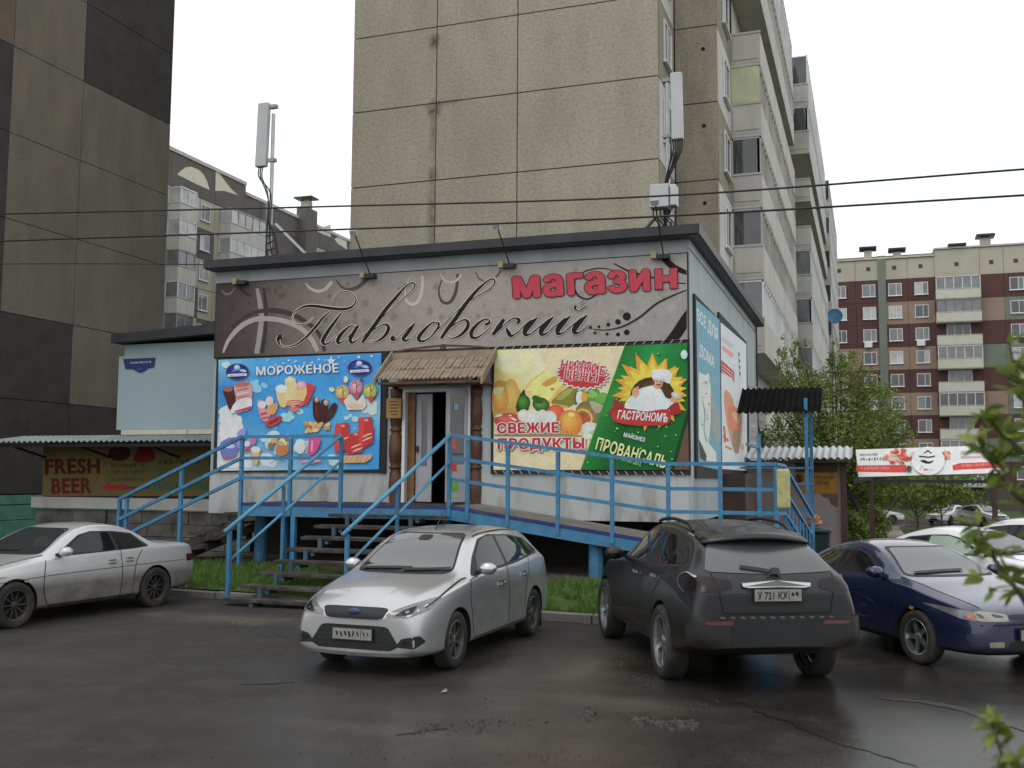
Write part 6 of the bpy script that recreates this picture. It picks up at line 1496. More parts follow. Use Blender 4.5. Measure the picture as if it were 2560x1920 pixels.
def sedan(name, label, group, loc, hdg, P, L, W, H, hood, trunk, xc, xw, xr, xt, AX, R, track, rim, style, front=True, rear=True, lamp=LAMPG, glass_side=(CGLASS, CGLASS), wind=WSCREEN, wr=.53, cat='car', moulding=None):
    c = Car(name, label, cat, group, loc, hdg, sedan_st(L, W, H, hood, trunk, xc, xw, xr, xt, wr), P, AX, R, track); h = W/2; f = L/2
    c.wheels(AX, R, track+.04, .2, rim, style)
    zb = hood+.085; zt = H-.10
    c.patch('windscreen_seal', rnd([(-h*.76, hood+.118), (h*.76, hood+.118), (wr-.085, zt+.02), (-wr+.085, zt+.02)], .1), 'F', BPLAST, .003)
    c.patch('windscreen', rnd([(-h*.73, hood+.132), (h*.73, hood+.132), (wr-.11, zt+.004), (-wr+.11, zt+.004)], .1), 'F', wind, .006)
    c.patch('rear_window', rnd([(-h*.74, trunk+.03), (h*.74, trunk+.03), (wr-.03, zt-.03), (-wr+.03, zt-.03)], .12), 'B', DUSTG, .006)
    for ax in 'LR':
        sg = 1 if ax == 'L' else -1
        c.patch('window_seal', rnd([(xc-.10, zb-.005), (xr-.02, zb+.03), (xt+.22, zb+.05), (xr-.10, zt-.095), (xr+.3, zt-.045), (xw-.22, zt-.03), (xw+.02, zt-.075)], .1), ax, BPLAST, .003)
        xm = (xw+xr)/2-.12
        c.patch('window', rnd([(xc-.28, zb+.02), (xm+.03, zb+.035), (xm+.03, zt-.062), (xw-.18, zt-.055), (xw+.0, zt-.10)], .1), ax, glass_side[0], .006)
        c.patch('window', rnd([(xm-.03, zb+.035), (xt+.32, zb+.055), (xr-.08, zt-.12), (xr+.28, zt-.072), (xm-.03, zt-.062)], .1), ax, glass_side[1], .006)
        c.line('door_seam', [(xc+.05, zb-.04), (xc+.1, .5), (xc+.02, .25)], ax); c.line('door_seam', [(xm-.05, zb+.02), (xm-.07, .55), (xm-.03, .24)], ax); (c.line('door_seam', [(xr-.15, zb), (xr+.0, .7), (xr+.06, .3)], ax) if name == 'saloon' else None)
        c.line('sill_seam', [(xc, .245), (xr, .25)], ax, SEAM, .014)
        c.line('body_crease', [(f-.5, .60), (xc, .66), (xr, .69), (-f+.35, .70)], ax, moulding or SEAM, .02 if moulding else .008, .003)
        c.patch('side_repeater', rnd([(xc+.34, .60), (xc+.42, .60), (xc+.42, .635), (xc+.34, .635)], .3), ax, AMBER, .008, cell=.05)
        if front:
            c.patch('headlight', rnd([(sg*h*.42, .575), (sg*h*.42, .645), (sg*h*.72, .675), (sg*h*.80, .66), (sg*h*.80, .575)], .15), 'F', lamp, .006, cell=.05)
            c.patch('corner_lamp', rnd([(sg*h*.80, .575), (sg*h*.80, .66), (sg*h*.955, .70), (sg*h*.90, .585)], .12), 'F', LAMPG, .007, cell=.05)
            c.patch('indicator', rnd([(sg*h*.81, .59), (sg*h*.81, .645), (sg*h*.86, .65), (sg*h*.86, .595)], .25), 'F', AMBER, .009, cell=.05)
            c.patch('fog_lamp', rnd([(sg*h*.5, .30), (sg*h*.5, .36), (sg*h*.70, .36), (sg*h*.70, .30)], .2), 'F', LAMPY, .006, cell=.05)
        if rear: c.patch('tail_light', rnd([(sg*h*.45, .66), (sg*h*.45, .78), (sg*h*.80, .80), (sg*h*.82, .66)], .15), 'B', REDL, .006, cell=.06); c.patch('tail_light', rnd([(-f+.3, .67), (-f+.3, .79), (-f+.08, .78), (-f+.08, .68)], .15), ax, REDL, .006, cell=.06)
    c.handle(xm+.12, zb-.14, P)
    if name == 'saloon': c.handle(xr+.12, zb-.13, P)
    if front:
        c.patch('grille', rnd([(-h*.40, .585), (h*.40, .585), (h*.40, .64), (-h*.40, .64)], .2), 'F', BPLAST, .005, cell=.05); c.patch('lower_intake', rnd([(-h*.44, .26), (h*.44, .26), (h*.40, .36), (-h*.40, .36)], .15), 'F', BPLAST, .005, cell=.05)
        c.plate(f+.03, .43, None, '', 1)
        c.line('hood_seam', [(f-.2, h*.68), (f-.9, h*.76), (xc+.02, h*.82)], 'T', SEAM, .012); c.line('hood_seam', [(f-.2, -h*.68), (f-.9, -h*.76), (xc+.02, -h*.82)], 'T', SEAM, .012)
        c.line('bumper_seam', [(-h*.9, .53), (0, .54), (h*.9, .53)], 'F', SEAM, .014)
        c.wiper([(-.5, hood+.145), (-.1, hood+.16), (.2, hood+.165)], 'F')
    c.mirror(xc-.22, h*.93, zb+.07, P, .95)
    if rear: c.plate(-f-.02, .55, None, '', -1)
    return c
# left edge of the picture: silver coupe, nose to the left
PL = paint('grimy_shaded_silver_paint', (.56, .56, .555), .4, .3, (.105, .095, .08), .50, .74, 1.0, .05, .8, .8)  # lower sides darkened both for grime and for reflecting less sky than the top
l2 = gnd(386, 1516); hdg = radians(-90)-.10; fwd = V((cos(hdg), sin(hdg), 0)); left = V((-sin(hdg), cos(hdg), 0)); AX = (1.33, -1.29)
ctr = l2-fwd*AX[1]-left*.83
F3 = sedan('saloon', 'grimy silver saloon at the left edge, nose turned toward the camera', 'cars parked in front of the shop', (ctr.x, ctr.y, 0), hdg, PL, 4.62, 1.72, 1.37, .83, .97, .78, .08, -.85, -1.40, AX, .315, 1.5, ALLOYD, (10, .045, (0,)))
# right edge: dark blue saloon
PB = paint('deep_blue_paint', (.005, .0105, .054), .25, .25, (.05, .045, .045), .2, .6, .5, .05, 1.0)
r1 = gnd(2298, 1657); hdg = radians(-90)+.62; fwd = V((cos(hdg), sin(hdg), 0)); left = V((-sin(hdg), cos(hdg), 0)); AX = (1.24, -1.24)
ctr = r1-fwd*AX[0]+left*.80
F4 = sedan('saloon', 'deep blue saloon at the right with pale reflections on its bonnet', 'cars parked in front of the shop', (ctr.x, ctr.y, 0), hdg, PB, 4.35, 1.70, 1.33, .82, .93, .80, .10, -.70, -1.35, AX, .305, 1.46, ALLOYB, (5, .13, (0,)), lamp=LAMPY)
# white cars behind it
PW = paint('white_paint', (.68, .69, .69), .0, .3, (.2, .18, .16), .2, .6, .5, .05)
def pw(px, py, z): return gnd(px, py, z)
a = onY(2390, 1420, 17.6); hdg = radians(-90)+.95
F5 = sedan('coupe', 'white coupe with a pale green side window behind the blue saloon', 'cars parked in front of the shop', (1.6, 18.6, 0), hdg, PW, 4.5, 1.74, 1.34, .82, .94, .80, .10, -.72, -1.42, (1.3, -1.26), .31, 1.48, ALLOY, (7, .07, (0,)), glass_side=(GREENG, CGLASS), wind=DUSTG)
F6 = sedan('saloon', 'second white car with only its roof and red tail light showing above the white coupe', 'cars parked in front of the shop', (3.1, 21.2, 0), hdg, PW, 4.5, 1.74, 1.42, .82, .96, .80, .10, -.72, -1.42, (1.3, -1.26), .31, 1.48, ALLOY, (7, .07, (0,)))

# ================================================================== masts with panel antennas on the shop roof
random.seed(77)
PLAST = M('antenna_plastic', (.50, .515, .51), .5, var=.06)
def planemap(P0, n, ox, oy, k):
    P0 = V(P0); n = V(n).normalized()
    def f(x, y):
        d = ray(ox+x*k, oy+y*k); return EYE + d*((P0-EYE).dot(n)/d.dot(n))
    return f
def mast(label, Y, base, top, pan, cables, extra):
    bx = onY(*base, Y); t = onY(*top, Y); m = T('antenna_mast', (t.x, Y, 6.63), label, 'antenna', 'masts with panel antennas on the shop roof')
    b = MB(); b.tube([(t.x, Y, 6.63), (t.x, Y, t.z)], .045, 10); b.build('pole', STEEL, m)
    x0, x1, z0, z1, dy, lean = pan
    c = V(((x0+x1)/2, Y+dy, (z0+z1)/2)); b = MB(); b.obox(c, V(((x1-x0)/2, 0, 0)), V((0, .075, 0)), V((lean, .0, (z1-z0)/2))); b.build('antenna_panel', PLAST, m, bevel=.025)
    b = MB()
    for q in (.06, .9):
        b = MB(); z = z0+(z1-z0)*(1-q); b.bar((c.x, Y+dy, z), (t.x, Y, z), .04); b.box(t.x-.09, t.x+.09, Y-.06, Y+.06, z-.04, z+.04); b.bar((t.x-.12, Y, z), (t.x+.12, Y-.02, z+.01), .02); b.build('clamp', GFRAME, m)
    b = MB()
    for k in range(cables):
        q = random.uniform(-.05, .05); zz = random.uniform(.3, .6)
        P = [(c.x+(k-cables/2)*.05, Y+dy, z0+.02), (c.x+(k-cables/2)*.04, Y+dy-.02, z0-.25), (t.x+q, Y-.07, z0-zz-.3), (t.x+q*1.4, Y-.08, 7.6), (t.x+q*3+.1, Y-.1, 7.0), (t.x+.25+q*3, Y-.15, 6.66)]
        b.tube(crom(P, 4), .016, 5)
    o = b.build('cable', BLACKM, m); o['kind'] = 'stuff'
    extra(m, t, c); return m
Y1_ = 20.4
def ex1(m, t, c):
    b = MB(); q = onY(770, 640, Y1_+.1); s = onY(690, 560, Y1_); b.bar(s, q, .09, .05); b.build('brace', STEEL, m)
    b = MB()
    for k in range(6): z = 6.8+k*.17; b.bar((t.x-.02, Y1_-.12, z), (t.x+.3-k*.03, Y1_-.12, z+.05), .03)
    b.tube(crom([(t.x+.02, Y1_-.1, 8.0), (t.x+.2, Y1_-.1, 7.6), (t.x+.28, Y1_-.1, 7.2), (t.x+.42, Y1_-.1, 6.66)], 5), .03, 6); o = b.build('cable_loop', BLACKM, m); o['kind'] = 'stuff'
p0, p1 = onY(650, 262, Y1_), onY(671, 418, Y1_)
mast('left roof mast with a slim pale panel antenna and looping black cables', Y1_, (680, 645), (684, 285), (p0.x, p1.x, p1.z, p0.z, -.05, .02), 3, ex1)
Y2_ = 20.2
def ex2(m, t, c):
    a, d = onY(1628, 468, Y2_-.25), onY(1668, 522, Y2_-.25)
    b = MB(); b.box(a.x, d.x+.06, Y2_-.45, Y2_-.15, d.z, a.z); b.build('radio_box', PLAST, m, bevel=.02); b = MB(); b.box(d.x+.07, d.x+.21, Y2_-.4, Y2_-.15, d.z+.02, a.z-.02); b.build('radio_box', STEEL, m, bevel=.02)
    b = MB(); q = onY(1664, 578, Y2_-.1); s = onY(1688, 500, Y2_); b.bar(s, q, .12, .06); q = onY(1608, 578, Y2_+.1); b.bar(onY(1640, 542, Y2_-.2), q, .07, .04); b.build('brace', STEEL, m)
    b = MB()
    for k in range(5): x = a.x+.05+k*.07; b.tube(crom([(x, Y2_-.3, d.z), (x+.02, Y2_-.32, d.z-.18), (x+.12, Y2_-.2, d.z-.35), (t.x-.1+k*.03, Y2_-.1, 6.66)], 4), .015, 5)
    o = b.build('cable_loop', BLACKM, m); o['kind'] = 'stuff'
p0, p1 = onY(1680, 190, Y2_), onY(1710, 353, Y2_)
mast('right roof mast with a broad white panel antenna, radio boxes and black cables', Y2_, (1690, 575), (1668, 200), (p0.x, p1.x, p1.z, p0.z, -.12, -.01), 6, ex2)

# ================================================================== overhead cables
def cable(P, r, label, Y):
    Q = [onY(x, y, Y_) for x, y, Y_ in P]
    a, c = Q[0], Q[-1]; Q = [a+(a-Q[1])*.7] + Q + [c+(c-Q[-2])*.7]
    b = MB(); b.tube(crom([q[:] for q in Q], 10), r, 6); return b.build('overhead_cable', BLACKM, label=label, cat='cable', group='overhead cables crossing in front of the buildings')
cable([(0, 535, 15.5), (870, 515, 15.5), (1650, 490, 15.5), (2560, 423, 15.5)], .016, 'upper overhead cable crossing above the shop roof', 15.5)
cable([(0, 603, 15.5), (870, 573, 15.5), (1650, 541, 15.5), (2560, 488, 15.5)], .017, 'lower overhead cable crossing just above the shop roof edge', 15.5)
Q = [onY(-60, 660, 15.5), onY(260, 659, 17), onY(530, 662, 18.4)]
b = MB(); b.tube(crom([q[:] for q in Q], 8), .012, 6); b.build('overhead_cable', BLACKM, label='short service cable running from the left to the shop roof corner', cat='cable', group='overhead cables crossing in front of the buildings')

# ================================================================== side porch canopy, kiosk, awning
PO = T('porch', (-1.9, 25.6, 0), 'dark corrugated porch canopy on slim blue posts beside the shop side wall', 'porch')
DARKC = M('dark_corrugated', (.012, .011, .011), .95, var=.3, spec=.05)
a, c = onY(1897, 972, 26.2), onY(2052, 1030, 25.0); d = onY(2040, 975, 26.2)
corrugated('canopy_sheet', PO, SX1+.02, c.x, 25.0, c.z, 26.2, a.z, DARKC, .14, .025)
for x, y in ((-1.42, 25.15), (-1.36, 26.1)):
    b = MB(); b.box(x-.04, x+.04, y-.04, y+.04, 0, 4.0 if y < 26 else 4.25); b.build('post', BLUE, PO)
for z in (2.35, 1.98, 1.35):
    b = MB(); b.bar((SX1+.1, 25.15, z), (-1.43, 25.15, z), .045); b.bar((-1.42, 25.2, z), (-1.36, 26.06, z), .045); b.build('rail', BLUE, PO)
b = MB(); b.box(-2.95, -1.3, 25.0, 27.0, .8, .95); b.build('deck', CONC, PO)
b = MB(); b.box(SX1+.01, -2.55, 22.5, 24.8, 0, 2.2); b.build('porch_wall', M('porch_brown', (.07, .04, .033), .8, var=.25), PO)

KY = 27.0
KI = T('kiosk', (-1.4, KY, 0), 'small kiosk with white corrugated roof and an orange bakery sign', 'kiosk')
KW = M('kiosk_render', (.27, .23, .215), .85, var=.12, scale=2, dirt=(.19, .12, .1), dscale=1.2, damt=.6); KBR = M('kiosk_brown', (.07, .035, .03), .7, var=.2)
b = MB(); b.box(-3.0, -.72, KY, KY+3, 0, 2.5); b.build('wall', KW, KI)
b = MB(); b.box(-.715, -.58, KY-.08, KY+.05, 0, 2.55); b.build('corner_post', KBR, KI)
b = MB(); b.box(-.715, -.70, KY+.06, KY+3, 0, 2.45); b.build('side_wall', KBR, KI)
p = Print(fm(1880, 1080, .18079, KY-.002), (0, -1, 0), .0006, 1.3)
p.poly([(600, 380), (1180, 395), (1185, 560), (600, 560)], '#4a4232'); p.poly([(940, 850), (1190, 850), (1185, 1050), (1090, 1000), (1060, 920), (980, 900)], '#5f4640'); p.poly([(640, 560), (1185, 560), (1188, 852), (640, 850)], '#8f6420')
p.scribble((840, 560), (1150, 575), 60, '#3a3428', 9); p.text('РУССКОЙ', (840, 655), (1130, 655), 62, '#4a3614', off=.03); p.text('ПЕЧИ', (880, 735), (1060, 735), 60, '#4a3614', off=.03); p.ell(650, 640, 60, 60, '#5a3a1a'); p.stroke([(600, 600), (660, 640), (640, 700), (690, 660)], 16, '#2e2214')
p.build('print', KI, .6)
WGALV = M('white_corrugated', (.52, .54, .55), .5, var=.1, dirt=(.3, .3, .3), damt=.4)
corrugated('roof_sheet', KI, -3.0, -.42, KY-.6, 2.60, KY+.9, 2.92, WGALV, .17, .03)
b = MB(); b.box(-2.9, -.5, KY-.5, KY+.5, 2.5, 2.545); b.build('eaves_board', KBR, KI)

AW = T('awning_sign', (1.3, 27.8, 0), 'long white and red awning banner with a round black emblem on dark posts', 'sign')
tl, tr, br, bl2 = onY(2139, 1124, 28.5), onY(2452, 1114, 28.5), onY(2508, 1182, 27.3), onY(2146, 1193, 27.3)
nrm = V((0, -.5, .22)).normalized(); nrm = nrm if nrm.y < 0 else -nrm
pm_ = planemap(tl, nrm, 0, 0, 1); tr, br, bl2 = pm_(2452, 1114), pm_(2508, 1182), pm_(2146, 1193)
b = MB(); b.prism([tl, tr, br, bl2], -nrm*.05); b.build('board', M('banner_white', (.62, .63, .62), .5, var=.05), AW)
p = Print(planemap(tl+nrm*.004, nrm, 2100, 1080, .20796), nrm, .0008, 1.5)
p.poly([(190, 212), (1688, 168), (1950, 440), (1955, 492), (225, 540)], '#c9cac8')
p.poly([(198, 402), (600, 398), (800, 395), (800, 488), (610, 488), (198, 480)], '#b8362c'); p.poly([(1350, 400), (1440, 375), (1930, 355), (1950, 430), (1440, 455), (1360, 465)], '#b8362c')
for x0, x1, y, h in ((240, 590, 440, 40), (1460, 1900, 408, 40)): p.scribble((x0, y+18), (x1, y+(12 if x0 < 900 else -6)), h, '#d98a80', 16)
for a, c in (((240, 292), (455, 288)), ((240, 345), (600, 338))): p.scribble(a, c, 34, '#4a4a4a', 11)
p.text('ДОСТАВКА', (1450, 268), (1690, 256), 36, '#8a8a86', off=.02); p.text('ЯПОНСКОЙ ЕДЫ', (1450, 322), (1800, 310), 36, '#c26a5a', off=.02)
for _ in range(40): p.ell(random.gauss(720, 80), random.gauss(310, 50), random.uniform(14, 44), random.uniform(10, 26), random.choice(['#c2603c', '#cf7a58', '#b8442e', '#d9a48c', '#a83a28']), rot=random.uniform(-1, 1))
for _ in range(14): p.ell(random.gauss(1290, 28), random.gauss(280, 34), random.uniform(10, 26), random.uniform(8, 18), random.choice(['#c2603c', '#8a3a28', '#d0947c']), rot=random.uniform(-1, 1))
p.ell(1060, 355, 200, 172, '#d2d3d1'); p.ell(1060, 320, 92, 72, '#c6c7c5'); p.stroke([(950, 300), (1060, 312), (1140, 300)], 18, '#2a2a2a'); p.stroke([(1010, 265), (1055, 240), (1100, 268)], 16, '#3a3a3a'); p.stroke([(1040, 232), (1075, 236)], 12, '#3a3a3a'); p.poly([(960, 355), (1020, 345), (1060, 365), (1130, 350), (1090, 385), (1030, 388)], '#232323', 2); p.stroke([(960, 470), (980, 410), (1000, 440), (1030, 460), (1130, 465)], 7, '#8a8a88'); p.ell(1030, 462, 24, 12, '#c23a30'); p.ell(830, 450, 34, 40, '#4a4a40')
p.build('print', AW, .5)
for x, y in ((.0, 28.3), (2.9, 28.3)):
    b = MB(); b.box(x-.06, x+.06, y-.06, y+.06, 0, 2.08); b.build('post', KBR, AW)
b = MB(); b.bar((-.45, 27.45, 2.02), (.0, 28.3, 2.1), .08); b.bar((-.4, 28.3, 2.05), (3.0, 28.3, 2.05), .08); b.bar((2.9, 27.5, 2.1), (2.9, 28.3, 2.1), .07); b.build('beam', BLACKM, AW)

BN = T('wheelie_bin', (onY(2040, 1330, 21.3).x, 21.3, 0), 'dark green bin with an orange bag on its lid beside the blue side steps', 'bin')
bx_ = BN.location.x; GRN = M('bin_green', (.014, .028, .024), .5, var=.2)
b = MB(); b.add([(bx_-.2, 21.05, .08), (bx_+.2, 21.05, .08), (bx_+.2, 21.5, .08), (bx_-.2, 21.5, .08), (bx_-.27, 20.98, 1.05), (bx_+.27, 20.98, 1.05), (bx_+.27, 21.6, 1.05), (bx_-.27, 21.6, 1.05)], [(0, 3, 2, 1), (0, 1, 5, 4), (1, 2, 6, 5), (2, 3, 7, 6), (3, 0, 4, 7), (4, 5, 6, 7)]); b.build('body', GRN, BN, bevel=.02)
b = MB(); b.obox(V((bx_, 21.27, 1.1)), V((.3, 0, 0)), V((0, .35, .02)), V((0, 0, .035))); b.build('lid', GRN, BN, bevel=.02)
b = MB()
for k in range(2): b.lathe([(.09, 0), (.09, .05), (0, .05)], 14, 'y', (bx_-.18+.36*k, 21.48, .09))
b.build('wheel', RUBBER, BN)
bag = MB(); prof = []
for i in range(7): a = pi*i/6; prof.append((.13*sin(a)**.7+.001, 1.27-.12*cos(a)))
bag.lathe([(r, z-1.15) for r, z in prof], 14, 'z', (bx_-.02, 21.2, 1.15)); bag.v = [p_+V((random.uniform(-.03, .03), random.uniform(-.03, .03), random.uniform(-.02, .02))) for p_ in bag.v]
bag.build('plastic_bag', M('orange_bag', (.30, .12, .06), .5, var=.35, scale=12), label='crumpled orange bag lying on the lid of the dark green bin', cat='bag')

# ================================================================== trees and shrubs
BARK = M('tree_bark', (.06, .05, .04), .9, var=.3, scale=8)
LEAFS = [M('leaf_green', (.15, .215, .04), .6, var=.35, scale=3), M('leaf_light', (.27, .31, .085), .6, var=.3, scale=3), M('leaf_dark', (.08, .13, .025), .6, var=.3, scale=3)]
def translucent(m, k=.35):
    t = m.node_tree; p_ = t.nodes['Principled BSDF']; o_ = [n for n in t.nodes if n.type == 'OUTPUT_MATERIAL'][0]
    tr = t.nodes.new('ShaderNodeBsdfTranslucent'); ms = t.nodes.new('ShaderNodeMixShader'); ms.inputs[0].default_value = k
    t.links.new(p_.inputs['Base Color'].links[0].from_socket, tr.inputs[0]); t.links.new(p_.outputs[0], ms.inputs[1]); t.links.new(tr.outputs[0], ms.inputs[2]); t.links.new(ms.outputs[0], o_.inputs[0])
for m_ in LEAFS: translucent(m_)
def foliage(parent, blobs, N, ls, seed, mats=LEAFS, z0=None):
    random.seed(seed); b = MB(); tot = sum(r[0]*r[1]*r[2] for _, r in blobs)
    for c, r in blobs:
        n = int(N*r[0]*r[1]*r[2]/tot); tw = []
        for _ in range(max(6, n//22)):
            while True:
                q = V((random.uniform(-1, 1), random.uniform(-1, 1), random.uniform(-1, 1)))
                if .25 < q.length < 1: break
            tw.append(V((c[0]+q.x*r[0], c[1]+q.y*r[1], c[2]+q.z*r[2])))
        for _ in range(n):
            t = random.choice(tw); p_ = t+V((random.gauss(0, .13*r[0]), random.gauss(0, .13*r[1]), random.gauss(0, .11*r[2])))
            d = V((random.uniform(-1, 1), random.uniform(-1, 1), random.uniform(-.9, .5))).normalized(); e = d.cross(V((random.uniform(-1, 1), random.uniform(-1, 1), random.uniform(-1, 1)))).normalized()
            s_ = ls*random.uniform(.6, 1.3); b.m = random.choice((0, 0, 1, 2))
            b.add([p_-d*s_, p_+e*s_*.42, p_+d*s_, p_-e*s_*.42], [(0, 1, 2, 3)])
    b.m = 0; return b.build('crown', mats, parent)
def tree(name, label, cat, base, blobs, N, ls, seed, group=None, tr=.12):
    t = T(name, base, label, cat, group); B_ = V(base); top = max(blobs, key=lambda q: q[0][2])[0]; random.seed(seed)
    b = MB(); m = V((sum(q[0][0] for q in blobs)/len(blobs), sum(q[0][1] for q in blobs)/len(blobs), B_.z+(top[2]-B_.z)*.45))
    b.tube(crom([B_[:], (B_.lerp(m, .5)+V((.05, 0, 0)))[:], m[:], top], 5), [tr*(1-.85*i/15) for i in range(16)], 8)
    for c, r in blobs:
        for k in range(4):
            s0 = B_.lerp(m, random.uniform(.45, 1)); e = V(c)+V((random.uniform(-.7, .7)*r[0], random.uniform(-.7, .7)*r[1], random.uniform(-.2, .9)*r[2])); md = s0.lerp(e, .5)+V((0, 0, -.1*r[2]))
            b.tube(crom([s0[:], md[:], e[:]], 4), [tr*.35*(1-.9*i/8) for i in range(9)], 5)
    b.build('trunk', BARK, t); foliage(t, blobs, N, ls, seed); return t
Q = lambda x, y, Y: tuple(onY(x, y, Y))
tree('bird_cherry_tree', 'tall leafy tree with a loose crown between the shop and the balconies', 'tree', (.05, 34.5, 0),
     [(Q(2100, 1130, 34), (1.7, 1.5, 1.3)), (Q(2010, 1010, 34), (1.1, 1.3, 1.2)), (Q(2180, 1040, 35), (.9, 1.2, 1.2)), (Q(2210, 1160, 34), (1.05, 1.2, 1.0)), (Q(1955, 1120, 33.5), (.8, 1, .9)), (Q(2120, 960, 35), (.8, 1, 1.0)), (Q(1965, 905, 34), (.35, .5, .9)), (Q(2000, 870, 34.5), (.25, .4, .7)), (Q(2090, 880, 34.5), (.3, .4, .7)), (Q(2250, 1080, 34), (.5, .7, .6)), (Q(1930, 1010, 33), (.4, .5, .6))], 25000, .06, 41)
tree('young_tree', 'low spreading tree behind the awning banner posts', 'tree', (.25, 38, 0), [(Q(2150, 1240, 37.5), (1.1, 1.0, .55)), (Q(2220, 1215, 38), (1.1, 1.0, .5)), (Q(2170, 1290, 37.5), (.75, .8, .5)), (Q(2130, 1300, 37), (.7, .8, .6))], 7500, .068, 43, tr=.07)
random.seed(3)
for k, (x, y, Y, w_, h_, lab) in enumerate(((2290, 1220, 66, 2.4, 1.3, 'small dark tree standing before the distant maroon block'), (2350, 1205, 72, 2.6, 1.6, 'round tree to the right of the small dark tree before the maroon block'), (2135, 1330, 29.5, .5, .8, 'tall weedy bush by the kiosk corner post'), (2180, 1310, 33, .45, .7, 'bush on the left border of the concrete path'))):
    p_ = onY(x, y, Y); zb_ = lz_(p_.x, Y) if Y > 30 else 0
    tree('bush' if k > 1 else 'small_tree', lab, 'bush' if k > 1 else 'tree', (p_.x, Y, zb_), [((p_.x, Y, p_.z), (w_, w_, h_)), ((p_.x+w_*.5, Y, p_.z-.3*h_), (w_*.7, w_*.7, h_*.8)), ((p_.x-w_*.5, Y, p_.z-.35*h_), (w_*.6, w_*.7, h_*.7))], 1800 if k < 2 else 1500, .16 if k < 2 else .07, 50+k, tr=.06)

# ---- sapling near the camera at the right edge, every leaf an object
def at(x, y, d): return EYE+ray(x, y)*d
LM = []
NEAR = [M('near_leaf', (.17, .235, .04), .45, var=.35, scale=30, obj=True), M('near_leaf_pale', (.28, .32, .08), .45, var=.3, scale=30, obj=True), M('near_leaf_deep', (.10, .15, .03), .45, var=.3, scale=30, obj=True)]
for mt in NEAR:
    translucent(mt, .4); b = MB(); prof = [(0, .0), (.12, .09), (.3, .17), (.5, .19), (.7, .14), (.88, .06), (1, 0)]
    L = []; 
    for t_, w_ in prof:
        zc = -.16*t_*t_; b.v += [V((t_, -w_, zc+.05*(w_>0))), V((t_, 0, zc)), V((t_, w_, zc+.05*(w_>0)))]
    for i in range(6):
        a = i*3
        for f in ([a, a+3, a+4, a+1], [a+1, a+4, a+5, a+2]): b.f.append(f); b.k.append(0); b.c.append(None)
    LM.append(b.mesh('leaf', mt, V((0, 0, 0)), True))
def leaf(parent, p_, q_, roll, L=None, mi=None):
    d = q_-p_; ln = d.length; x = d.normalized(); y = V((0, 0, 1)).cross(x); y = y.normalized() if y.length > .01 else V((0, 1, 0)); z = x.cross(y)
    R_ = Matrix((x, y, z)).transposed() @ Matrix.Rotation(roll, 3, 'X')
    o = ob('leaf', LM[mi if mi is not None else random.choice((0, 0, 1, 2))], parent, p_-wloc(parent)); o.rotation_euler = R_.to_euler(); o.scale = (ln, ln*random.uniform(.8, 1.2), ln); return o
def sapling(name, label, base, stems, explicit, nrand, d, ls, seed, tr=.02):
    random.seed(seed); t = T(name, base, label, 'sapling'); b = MB(); nodes = []
    for S in stems:
        P = [at(x, y, dd) if len(q) == 3 else V(q) for q in S for x, y, dd in [q]]
        C_ = crom([p_[:] for p_ in P], 6); b.tube(C_, [tr*(1-.75*i/(len(C_)-1)) for i in range(len(C_))], 6); nodes += [V(c) for c in C_[len(C_)//4:]]
    tp = at(*stems[0][0]); b.tube(crom([base, (V(base).lerp(tp, .5)+V((.03, .02, 0)))[:], tp[:]], 5), [tr*1.5, *[tr*1.4]*8, tr*1.2, tr][:11], 7); b.build('trunk', BARK, t)
    for (x0, y0, x1, y1) in explicit: leaf(t, at(x0, y0, d+random.uniform(-.05, .05)), at(x0+(x1-x0)*.75, y0+(y1-y0)*.75, d+random.uniform(-.06, .06)), random.uniform(-.9, .9), mi=random.choice((0, 1)))
    for _ in range(nrand):
        n_ = random.choice(nodes); d_ = V((random.uniform(-1, 1), random.uniform(-1, .6), random.uniform(-.5, .8))).normalized(); leaf(t, n_, n_+d_*ls*random.uniform(.6, 1.25), random.uniform(-1, 1))
    return t
zz = lambda x, y: (2380+x*.4455, 820+y*.4455)
E1 = []
for a in (((335, 350), (190, 305)), ((360, 400), (245, 470)), ((400, 380), (290, 330)), ((300, 1095), (130, 1085)), ((150, 1400), (65, 1325)), ((175, 1400), (35, 1435)), ((235, 1480), (158, 1555)), ((340, 1500), (275, 1582)), ((160, 1395), (145, 1290)), ((395, 1250), (300, 1205)), ((330, 950), (404, 930)), ((390, 760), (320, 840)), ((260, 1480), (200, 1450)), ((380, 620), (300, 600)), ((404, 560), (330, 520)), ((404, 860), (300, 950)), ((404, 480), (340, 440)), ((300, 1420), (240, 1380))):
    E1.append(zz(*a[0])+zz(*a[1]))
bs = at(2640, 1900, 3.2); 
sapling('sapling', 'leafy sapling branches hanging into the right edge of the picture', (bs.x+.1, bs.y, 0), [[(2640, 1650, 3.1), (2560, 1500, 3.0), (2500, 1420, 3.0), (2462, 1355, 3.0), (2445, 1310, 3.0)], [(2640, 1650, 3.1), (2610, 1330, 3.05), (2535, 1235, 3.0), (2480, 1160, 3.0), (2448, 1105, 3.0)], [(2640, 1650, 3.1), (2640, 1200, 3.0), (2575, 1050, 3.0), (2540, 930, 3.0), (2520, 850, 3.0)], [(2640, 1200, 3.0), (2570, 1140, 2.95), (2500, 1080, 2.95), (2460, 1030, 2.95)]], E1, 180, 3.0, .066, 9, .009)
E2 = [(2478, 1800, 2470, 1742), (2475, 1810, 2425, 1790), (2480, 1820, 2415, 1822), (2490, 1835, 2435, 1860), (2485, 1800, 2510, 1770), (2488, 1815, 2520, 1810), (2495, 1850, 2530, 1875), (2470, 1780, 2440, 1765), (2482, 1830, 2462, 1880), (2530, 1920, 2545, 1870), (2490, 1905, 2450, 1890), (2475, 1790, 2490, 1750)]
